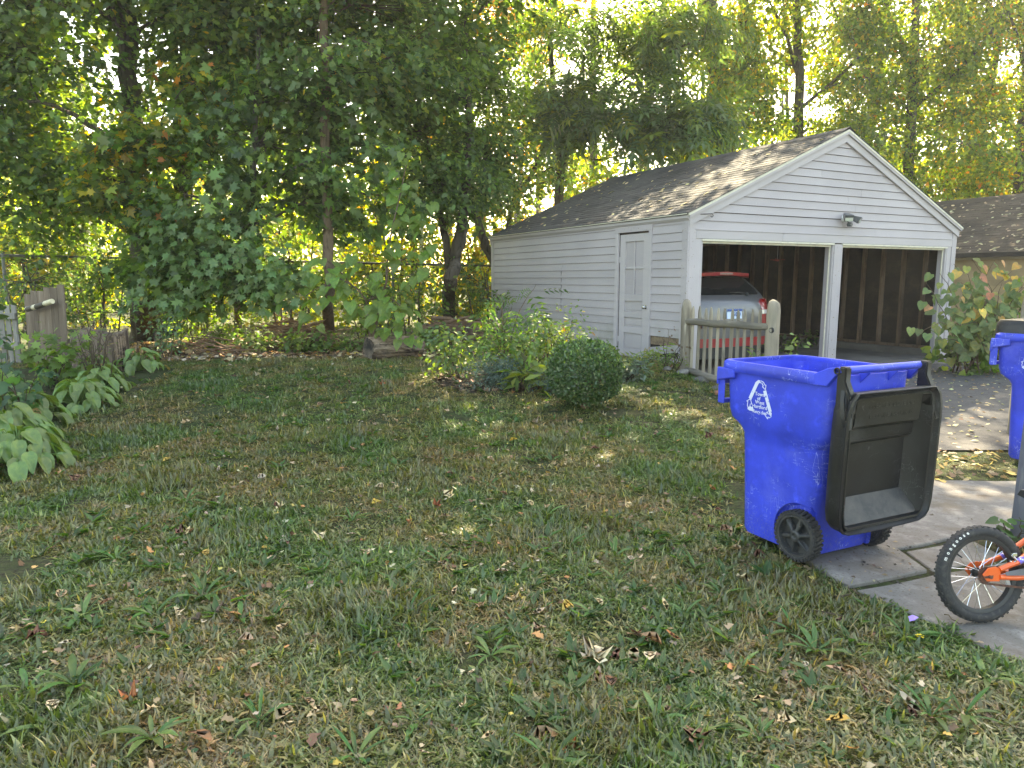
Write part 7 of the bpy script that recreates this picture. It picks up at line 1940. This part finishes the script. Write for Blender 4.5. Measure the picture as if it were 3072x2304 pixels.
wspots = [(-0.524, 2.203),(0.131, 2.203),(-0.091, 2.859),(-0.502, 3.242),(-1.725, 3.242),(-1.285, 3.195),(-1.567, 3.445),(-1.744, 2.648),(-1.906, 2.615),(-1.631, 2.353),(-1.258, 2.301),(0.347, 4.146),(0.606, 3.999),(0.231, 4.653),(-1.061, 4.561),(-1.436, 4.386),(-0.698, 5.063),(-0.163, 5.295),(-2.317, 4.905),(-2.398, 5.675),(-2.401, 6.414),(-4.152, 8.739),(1.016, 3.796),(1.068, 3.445),(1.187, 3.242),(1.277, 3.019),(0.831, 3.242),(0.943, 2.750),(1.294, 2.859),(1.454, 2.822),(1.527, 2.407),(1.645, 2.407),(0.866, 2.301),(0.530, 2.407),(0.551, 3.613),(0.387, 3.242),(-0.409, 3.862),(-1.030, 3.733),(-2.279, 3.929),(-2.789, 4.146),(-3.147, 4.388),(-2.059, 3.242),(-2.176, 3.019),(-0.922, 2.407),(-0.348, 2.407),(1.887, 2.648),(1.754, 2.977),(1.482, 3.733)]
for i, (x, y) in enumerate(wspots):
    weed(x, y, wr.uniform(.09, .15) * (1.2 if i < 14 else 1), wr.randint(6, 10))
# smaller weeds as part of the ground cover
cr = np.random.default_rng(840)
cp = np.concatenate([np.stack([cr.uniform(-2.8, 3.0, 900), cr.uniform(1.8, 4.6, 900)], 1)[:620], np.stack([cr.uniform(-6, 2.6, 900), cr.uniform(4.6, 10, 900)], 1)[:420]])
cp = cp[on_soft(cp[:, 0], cp[:, 1]) & ((np.sin(cp[:, 0] * 1.9 + .4) + np.sin(cp[:, 1] * 2.3)) > -.7)]
k = np.repeat(np.arange(len(cp)), 5); m_ = len(k); a = cr.uniform(0, 6.283, m_)
P = np.column_stack([cp[k] + cr.normal(0, .008, (m_, 2)), gz(cp[k, 0], cp[k, 1]) + .006]); ti = cr.uniform(.1, .9, m_)
D_ = np.column_stack([np.cos(a), np.sin(a), ti]); N_ = np.column_stack([-np.cos(a) * ti, -np.sin(a) * ti, np.ones(m_)])
link('ground_cover', leaf_mesh('ground_cover', SLIM2, P, N_, D_, np.repeat(cr.uniform(.05, .12, len(cp)), 5), pick_cols(m_, [((.040, .098, .026), 3), ((.058, .125, .035), 2), ((.09, .15, .045), 1)], cr), M['leaf']), label='small green weeds scattered through the lawn', kind='stuff')
# clover-like low round leaves
cp = np.stack([cr.uniform(-2.6, 2.9, 2600), cr.uniform(1.8, 5.0, 2600)], 1); cp = cp[on_soft(cp[:, 0], cp[:, 1])]; m_ = len(cp); a = cr.uniform(0, 6.283, m_)
P = np.column_stack([cp, gz(cp[:, 0], cp[:, 1]) + cr.uniform(.008, .03, m_)])
link('clover', leaf_mesh('clover', OVAL, P, np.array([0, 0, 1.0]) + .4 * cr.standard_normal((m_, 3)), np.column_stack([np.cos(a), np.sin(a), np.zeros(m_)]), cr.uniform(.012, .030, m_), pick_cols(m_, [((.045, .11, .03), 3), ((.07, .14, .05), 2), ((.10, .15, .05), 1)], cr), M['leaf']), label='low round clover leaves among the grass', kind='stuff')

# fallen leaves: 300 single ones, the rest as litter
LEAFC = {'tan': (.40, .31, .185), 'pale': (.50, .44, .31), 'brown': (.17, .095, .055), 'orange': (.46, .21, .075), 'yellow': (.50, .36, .08)}
for k_, c_ in LEAFC.items(): M['fallen_' + k_] = leaf_mat('fallen_' + k_, c_, trans=.18, gloss=.035, rough=.6, warm=(1.2, 1.1, .8), rand=.3)
def fallen_mesh(kind, curl, cup, mat, seed):
    r = random.Random(seed)
    if kind == 'long': ol = [(0, 0), (.10, .10), (.17, .34), (.16, .60), (.08, .86), (0, 1.0), (-.08, .86), (-.16, .60), (-.17, .34), (-.10, .10)]
    elif kind == 'round': ol = [(0, 0), (.20, .06), (.34, .30), (.32, .58), (.16, .85), (0, 1.0), (-.16, .85), (-.32, .58), (-.34, .30), (-.20, .06)]
    else: ol = [(0, 0), (.30, -.04), (.20, .18), (.52, .36), (.24, .48), (.26, .70), (0, 1.0), (-.26, .70), (-.24, .48), (-.52, .36), (-.20, .18), (-.30, -.04)]
    n = len(ol); V = [(0, .05, 0), (0, .35, 0), (0, .68, 0)] + [(x * r.uniform(.9, 1.1), y, 0) for x, y in ol]
    V = [(x, y, cup * x * x * 4 + curl * math.sin(y * 3.6 + .6) * .35 + r.uniform(-.025, .025)) for x, y, _ in V]
    F_ = []
    for i in range(n):
        ya = (ol[i][1] + ol[(i + 1) % n][1]) / 2; c = 0 if ya < .2 else (1 if ya < .55 else 2)
        F_.append((c, 3 + i, 3 + (i + 1) % n))
    F_ += [(0, 1, 3 + 2), (1, 2, 3 + 3), (0, 3 + n - 2, 1), (1, 3 + n - 3, 2)]
    me = bpy.data.meshes.new('fallen_leaf'); me.from_pydata(V, [], F_); me.materials.append(mat); me.polygons.foreach_set('use_smooth', [True] * len(F_)); return me
fr_ = random.Random(850)
fmesh = {c: [fallen_mesh(k, fr_.uniform(-.25, .35), fr_.uniform(.1, .8), M['fallen_' + c], i * 7 + hash(c) % 5) for i, k in enumerate(('long', 'round', 'maple', 'long'))] for c in LEAFC}
FSH = ('slender', 'rounded', 'lobed', 'narrow')
def fallen(x, y, s, c, mi=None, dz=.018):
    mi = fr_.randrange(4) if mi is None else mi
    me = fmesh[c][mi]
    o = link('fallen_leaf', me, label=('small ' if s < .07 else 'large ' if s > .115 else '') + c + ' ' + FSH[mi] + ' fallen leaf ' + where(x, y), cat='leaf', group='fallen leaves on the lawn')
    o.matrix_world = T(x, y, float(gz(x, y)) + dz + fr_.uniform(0, .012)) @ Euler((fr_.gauss(0, .30), fr_.gauss(0, .30), fr_.uniform(0, 6.28))).to_matrix().to_4x4() @ Matrix.Scale(s, 4)
named = [((-0.015, 3.702),.11,'pale',1),((0.010, 3.829),.10,'tan',0),((-0.355, 3.849),.09,'tan',1),((0.097, 3.219),.10,'pale',0),((0.412, 3.366),.085,'tan',1),((0.532, 2.917),.16,'tan',0),((0.600, 2.957),.17,'tan',0),((0.469, 2.898),.13,'brown',0),((0.657, 2.937),.13,'brown',1),((0.365, 2.786),.14,'pale',2),((0.592, 2.859),.10,'pale',1),((0.339, 2.648),.11,'tan',3),((0.390, 2.615),.09,'brown',1),((0.041, 2.407),.13,'tan',0),((0.071, 2.288),.13,'brown',1),((-0.425, 2.584),.10,'tan',3),((-0.292, 3.392),.10,'tan',0),((-1.474, 2.507),.115,'orange',2),((-1.128, 2.301),.20,'brown',0),((-1.210, 2.203),.18,'tan',0),((-0.821, 2.463),.10,'tan',1),((-1.992, 3.242),.09,'pale',0),((-2.723, 3.999),.10,'tan',0),((-1.361, 4.146),.09,'brown',0),((-2.106, 4.303),.12,'brown',2),((-0.855, 3.999),.11,'tan',2),((-0.556, 4.850),.10,'orange',2),((0.677, 7.134),.10,'tan',2),((-1.636, 8.739),.12,'orange',2),((-1.885, 7.740),.13,'yellow',2),((-1.876, 8.032),.11,'yellow',2),((0.250, 7.022),.10,'pale',2),((-2.995, 6.414),.11,'tan',2),((-0.713, 5.938),.14,'tan',2),((-0.346, 5.409),.13,'brown',0),((-1.428, 6.234),.10,'tan',2),((3.751, 6.259),.13,'orange',2),((0.905, 2.493),.13,'tan',0),((1.334, 2.648),.12,'tan',0),((1.356, 2.615),.11,'brown',0),((1.143, 2.380),.10,'yellow',2),((1.493, 2.407),.13,'pale',0),((1.473, 2.463),.12,'brown',0),((0.642, 2.314),.13,'brown',2),((0.748, 2.977),.10,'orange',0),((0.743, 3.242),.09,'tan',0),((1.395, 3.929),.13,'brown',1),((1.360, 4.071),.13,'tan',1),((1.209, 3.672),.12,'tan',2),((1.294, 3.555),.12,'orange',1),((1.321, 3.242),.09,'tan',1),((-2.162, 2.998),.12,'brown',2),((-2.249, 3.019),.13,'tan',2)]
for (x, y), s, c, mi in named: fallen(x, y, s * .80, c, mi)
cnt = len(named)
while cnt < 290:
    if fr_.random() < .55: x, y = fr_.uniform(-2.4, 2.8), fr_.uniform(2.2, 5.6)
    else: x, y = fr_.uniform(-5.5, 2.5), fr_.uniform(5.2, 11.0)
    if not bool(on_soft(np.array(x), np.array(y))): continue
    fallen(x, y, fr_.uniform(.045, .095), fr_.choices(list(LEAFC), [5, 3, 3, 1.1, 1])[0]); cnt += 1
# small litter: lawn flecks, the band under the trees, driveway, roofs, path
def litter(name, label, P, size, pal, seed, tpl=MAPLE6, up=1.0, rnd=.35):
    r = np.random.default_rng(seed); m_ = len(P); a = r.uniform(0, 6.283, m_)
    N_ = np.array([0, 0, up]) + rnd * r.standard_normal((m_, 3)) if not isinstance(up, np.ndarray) else up + rnd * r.standard_normal((m_, 3))
    return link(name, leaf_mesh(name, tpl, P, N_, np.column_stack([np.cos(a), np.sin(a), .2 * r.standard_normal(m_)]), size * np.clip(1 + .4 * r.standard_normal(m_), .3, 2), pick_cols(m_, pal, r, .3), M['litter']), label=label, kind='stuff')
M['litter'] = leaf_mat('litter_leaf', None, trans=.15, gloss=.03, rough=.6, warm=(1.2, 1.1, .8))
PAL_DRY = [((.34, .25, .15), 3), ((.45, .38, .26), 2), ((.16, .09, .055), 3), ((.42, .20, .08), 1), ((.46, .34, .09), .8)]
lr_ = np.random.default_rng(860)
P = np.concatenate([np.stack([lr_.uniform(-2.8, 3, 1100), lr_.uniform(1.8, 5.4, 1100)], 1), np.stack([lr_.uniform(-6.5, 2.6, 1500), lr_.uniform(5.4, 11.4, 1500)], 1)])
P = P[on_soft(P[:, 0], P[:, 1])]
litter('leaf_litter', 'small dry leaf flecks strewn over the lawn', np.column_stack([P, gz(P[:, 0], P[:, 1]) + lr_.uniform(.008, .03, len(P))]), .030, PAL_DRY, 861)
P = np.stack([lr_.uniform(-7.0, .2, 9000), lr_.uniform(10.6, 14.5, 9000)], 1); e = back_edge(P[:, 0]); P = P[(P[:, 1] > e - .25 + lr_.normal(0, .12, len(P)))]
litter('leaf_litter', 'brown leaf litter under the trees along the fence', np.column_stack([P, gz(P[:, 0], P[:, 1]) + lr_.uniform(.0, .05, len(P))]), .085, PAL_DRY + [((.10, .07, .045), 3)], 862)
P = np.stack([lr_.uniform(-1.0, .9, 1500), lr_.uniform(8.3, 9.6, 1500)], 1); P = P[((P[:, 0] + .1) / .9) ** 2 + ((P[:, 1] - 9.0) / .65) ** 2 < 1]
litter('leaf_litter', 'dark leaf litter in the shrub bed', np.column_stack([P, gz(P[:, 0], P[:, 1]) + lr_.uniform(0, .03, len(P))]), .06, [((.16, .09, .055), 3), ((.30, .2, .12), 1.2), ((.07, .05, .035), 3)], 863)
P = np.stack([lr_.uniform(2.5, 8.5, 1500), lr_.uniform(6.3, 11.5, 1500)], 1); P = P[in_drive(P[:, 0], P[:, 1])]
litter('leaf_litter', 'small yellow leaves scattered on the driveway', np.column_stack([P, gz(P[:, 0], P[:, 1], False) + .022]), .050, [((.50, .44, .24), 3), ((.40, .30, .14), 2), ((.30, .33, .14), 1), ((.2, .12, .07), 1)], 864, tpl=OVAL2, rnd=.2)
P = np.stack([lr_.uniform(2.6, 5.2, 420), lr_.uniform(5.35, 6.5, 420)], 1); P = P[~in_drive(P[:, 0], P[:, 1]) & ~in_path(P[:, 0], P[:, 1])]
litter('leaf_litter', 'yellow and tan leaves on the grass strip by the driveway', np.column_stack([P, gz(P[:, 0], P[:, 1]) + lr_.uniform(.012, .03, len(P))]), .055, [((.48, .36, .12), 3), ((.40, .30, .18), 2), ((.2, .12, .07), 1.5)], 865)
# leaves on the garage roof and the neighbour's roof
def on_roof(n, ox, u0, u1, y0, y1, fpt, seed):
    r = np.random.default_rng(seed); out = []
    for _ in range(n):
        u, y = r.uniform(u0, u1), r.uniform(y0, y1); x, yy, z = fpt(u, y); w = to_w(x + ox, yy); out.append((w[0], w[1], z))
    return np.array(out)
gn = np.array([-GA[0] * sinS, -GA[1] * sinS, cosS])
litter('leaf_litter', 'pale leaves scattered on the grey garage roof', on_roof(150, 0, .05, 3.1, 0, GD, lambda u, y: slope_pt(u, y, .018), 866), .085, [((.46, .40, .24), 3), ((.40, .36, .16), 1.5), ((.30, .24, .14), 1)], 867, tpl=OVAL, up=gn, rnd=.15)
def npt(u, y):
    x = -.14 + u * nc; return (x, y, NZE + .055 - .14 * nt + u * nsn)
litter('leaf_litter', 'pale leaves scattered on the brown neighbour roof', on_roof(420, NX, .05, 3.2, NY0, NY1, npt, 868), .095, [((.50, .42, .28), 3), ((.36, .28, .18), 2)], 869, tpl=OVAL, up=np.array([-GA[0] * nsn, -GA[1] * nsn, nc]), rnd=.15)
P = np.stack([lr_.uniform(1.5, 3.2, 900), lr_.uniform(3.0, 5.2, 900)], 1); P = P[in_path(P[:, 0], P[:, 1])]
dens = np.exp(-((P[:, 0] - 1.9) ** 2 / .12 + (P[:, 1] - 3.75) ** 2 / .10)) + .10 + .9 * np.exp(-((P[:, 0] - 2.2) ** 2 / .05 + (P[:, 1] - 4.05) ** 2 / .06))
P = P[lr_.random(len(P)) < dens]
litter('leaf_litter', 'crumbs of leaf and dirt on the concrete around the bin wheels', np.column_stack([P, np.full(len(P), .047)]), .020, [((.10, .07, .05), 3), ((.30, .22, .14), 2), ((.035, .03, .028), 2)], 870, tpl=OVAL2, rnd=.25)
# twigs and bits near the bin and the bicycle
for i, (a, b_, lab, r0) in enumerate([(((1.455, 3.199)), ((1.297, 3.049)), '', .003)][:0]):
    pass
def twig(p0, p1, r0, lab, z=.045, bendy=.03):
    t_ = MB(); p0 = Vector((*p0, z)); p1 = Vector((*p1, z)); mid = (p0 + p1) / 2 + Vector((fr_.gauss(0, bendy), fr_.gauss(0, bendy), .008))
    t_.tube([tuple(p) for p in curve([p0, mid, p1], 7, .004, fr_.randrange(99))], list(np.linspace(r0, r0 * .4, 7)), 5)
    link('twig', t_.mesh('twig', M['twig'], smooth=True, recalc=False), label=lab, cat='twig')
twig((1.592, 3.359), (1.723, 3.494), .005, 'short forked twig on the slab behind the bin wheel')
twig((1.733, 3.439), (1.734, 3.359), .005, 'stubby twig beside the forked twig on the concrete')
twig((1.413, 3.229), (1.842, 3.046), .004, 'long thin twig along the lawn edge of the concrete', z=.036)
twig((1.569, 3.025), (1.610, 2.942), .003, 'thin twig near the purple scrap', z=.036)
twig((2.037, 3.182), (2.057, 3.090), .003, 'thin dry twig beneath the bicycle wheel', z=.036)
twig((-1.493, 3.219), (-1.525, 3.167), .012, 'thick brown stick lying in the left part of the lawn', z=.02)
twig((-1.414, 3.242), (-1.388, 3.301), .009, 'short brown stick beside a weed in the left lawn', z=.02)
me = stone_mesh(91, .018, .014, .010); me.materials[0] = M['bed_soil']
link('pine_cone', me, M=T(*(1.487, 3.276), .052), label='small dark round seed lump on the concrete', cat='seed')
M['purple_paper'] = mk('purple_scrap', (.30, .20, .62), .6)
mb = MB(); mb.extr([(-.035, -.01, 0), (.0, -.018, .004), (.05, .0, .0), (.03, .018, .008), (-.02, .016, .003)], (0, 0, .002)); link('paper_scrap', mb.mesh('paper_scrap', M['purple_paper']), M=T(*(1.842, 3.113), .045) @ RZ(.4), label='purple scrap of plastic at the concrete edge', cat='scrap')
M['dandelion'] = mk('dandelion_yellow', (.75, .55, .01), .6)
dn = thing('dandelion', 'single yellow dandelion flower at the lawn edge near the bicycle', 'flower', G3(*(1.783, 2.937)))
mb = MB(); mb.tube([(0, 0, 0), (0, 0, .035)], .002, 5); link('stem', mb.mesh('stem', M['weed']), parent=dn)
mb = MB()
for k in range(26):
    a = k * 2.4; r_ = .006 + .012 * (k / 26); mb.add([(0, 0, .036), (math.cos(a - .2) * r_, math.sin(a - .2) * r_, .042 - .004 * k / 26), (math.cos(a) * r_ * 1.3, math.sin(a) * r_ * 1.3, .040), (math.cos(a + .2) * r_, math.sin(a + .2) * r_, .042 - .004 * k / 26)], [(0, 1, 2, 3)])
link('flower_head', mb.mesh('flower_head', M['dandelion'], recalc=False), parent=dn)
# gravel and broken concrete before the right door pier
qr = np.random.default_rng(880); mb = MB()
for _ in range(900):
    lx, ly = qr.uniform(5.2, 7.4), qr.uniform(-1.25, -.1)
    x, y = to_w(lx, ly); s = qr.uniform(.008, .022); M3 = Euler(tuple(qr.uniform(0, 6, 3))).to_matrix()
    mb.box((x, y, float(gz(x, y, False)) + s * .4), (s * 2, s * 1.4, s), M=M3)
link('gravel', mb.mesh('gravel', M['gravel']), label='loose gravel and crumbled concrete by the right door pier', kind='stuff')
bed = MB()
def sheet(name, poly, dz, mat):
    m2 = MB(); n = len(poly); c = (sum(p[0] for p in poly) / n, sum(p[1] for p in poly) / n)
    V = [(c[0], c[1], float(gz(*c)) + dz + .02)]
    for f in (.35, .7, 1.0):
        for p in poly:
            x, y = c[0] + (p[0] - c[0]) * f, c[1] + (p[1] - c[1]) * f; V.append((x, y, float(gz(x, y)) + dz + (.015 if f < 1 else -.012)))
    F_ = [(0, 1 + i, 1 + (i + 1) % n) for i in range(n)]
    for k in range(2):
        for i in range(n): a = 1 + k * n + i; b = 1 + k * n + (i + 1) % n; F_.append((a, a + n, b + n, b))
    m2.add(V, F_); return link(name, m2.mesh(name, mat, smooth=True, recalc=False), kind='structure')
sheet('flower_bed', [(-.1 + .95 * math.cos(t) * (1 + .06 * math.sin(3 * t)), 9.0 + .68 * math.sin(t)) for t in np.linspace(0, 6.283, 30, endpoint=False)], .012, M['bed_soil'])
sheet('soil_strip', [(-8 + 8.3 * k / 29, 0) for k in range(0)] or [(-3.4 + 4.2 * math.cos(t), 12.9 + 1.25 * math.sin(t)) for t in np.linspace(0, 6.283, 36, endpoint=False)], .008, M['bed_soil'])

# ------------------------------------------------------------------ thin volume added to imitate veiling glare in the lens
def glare_veil_box(density):
    N = NT('glare_veil')
    v = N.n('ShaderNodeVolumePrincipled')
    v.inputs['Color'].default_value = (.92, .95, 1.0, 1)
    v.inputs['Density'].default_value = density
    v.inputs['Anisotropy'].default_value = .45
    N.l(v.outputs[0], N.out.inputs['Volume'])
    mb = MB(); mb.box((0, 25, 9.0), (90, 62, 20))
    return link('glare_veil', mb.mesh('glare_veil', N.m), label='thin added volume imitating lens glare over the yard', kind='stuff')
glare_veil_box(.0010)
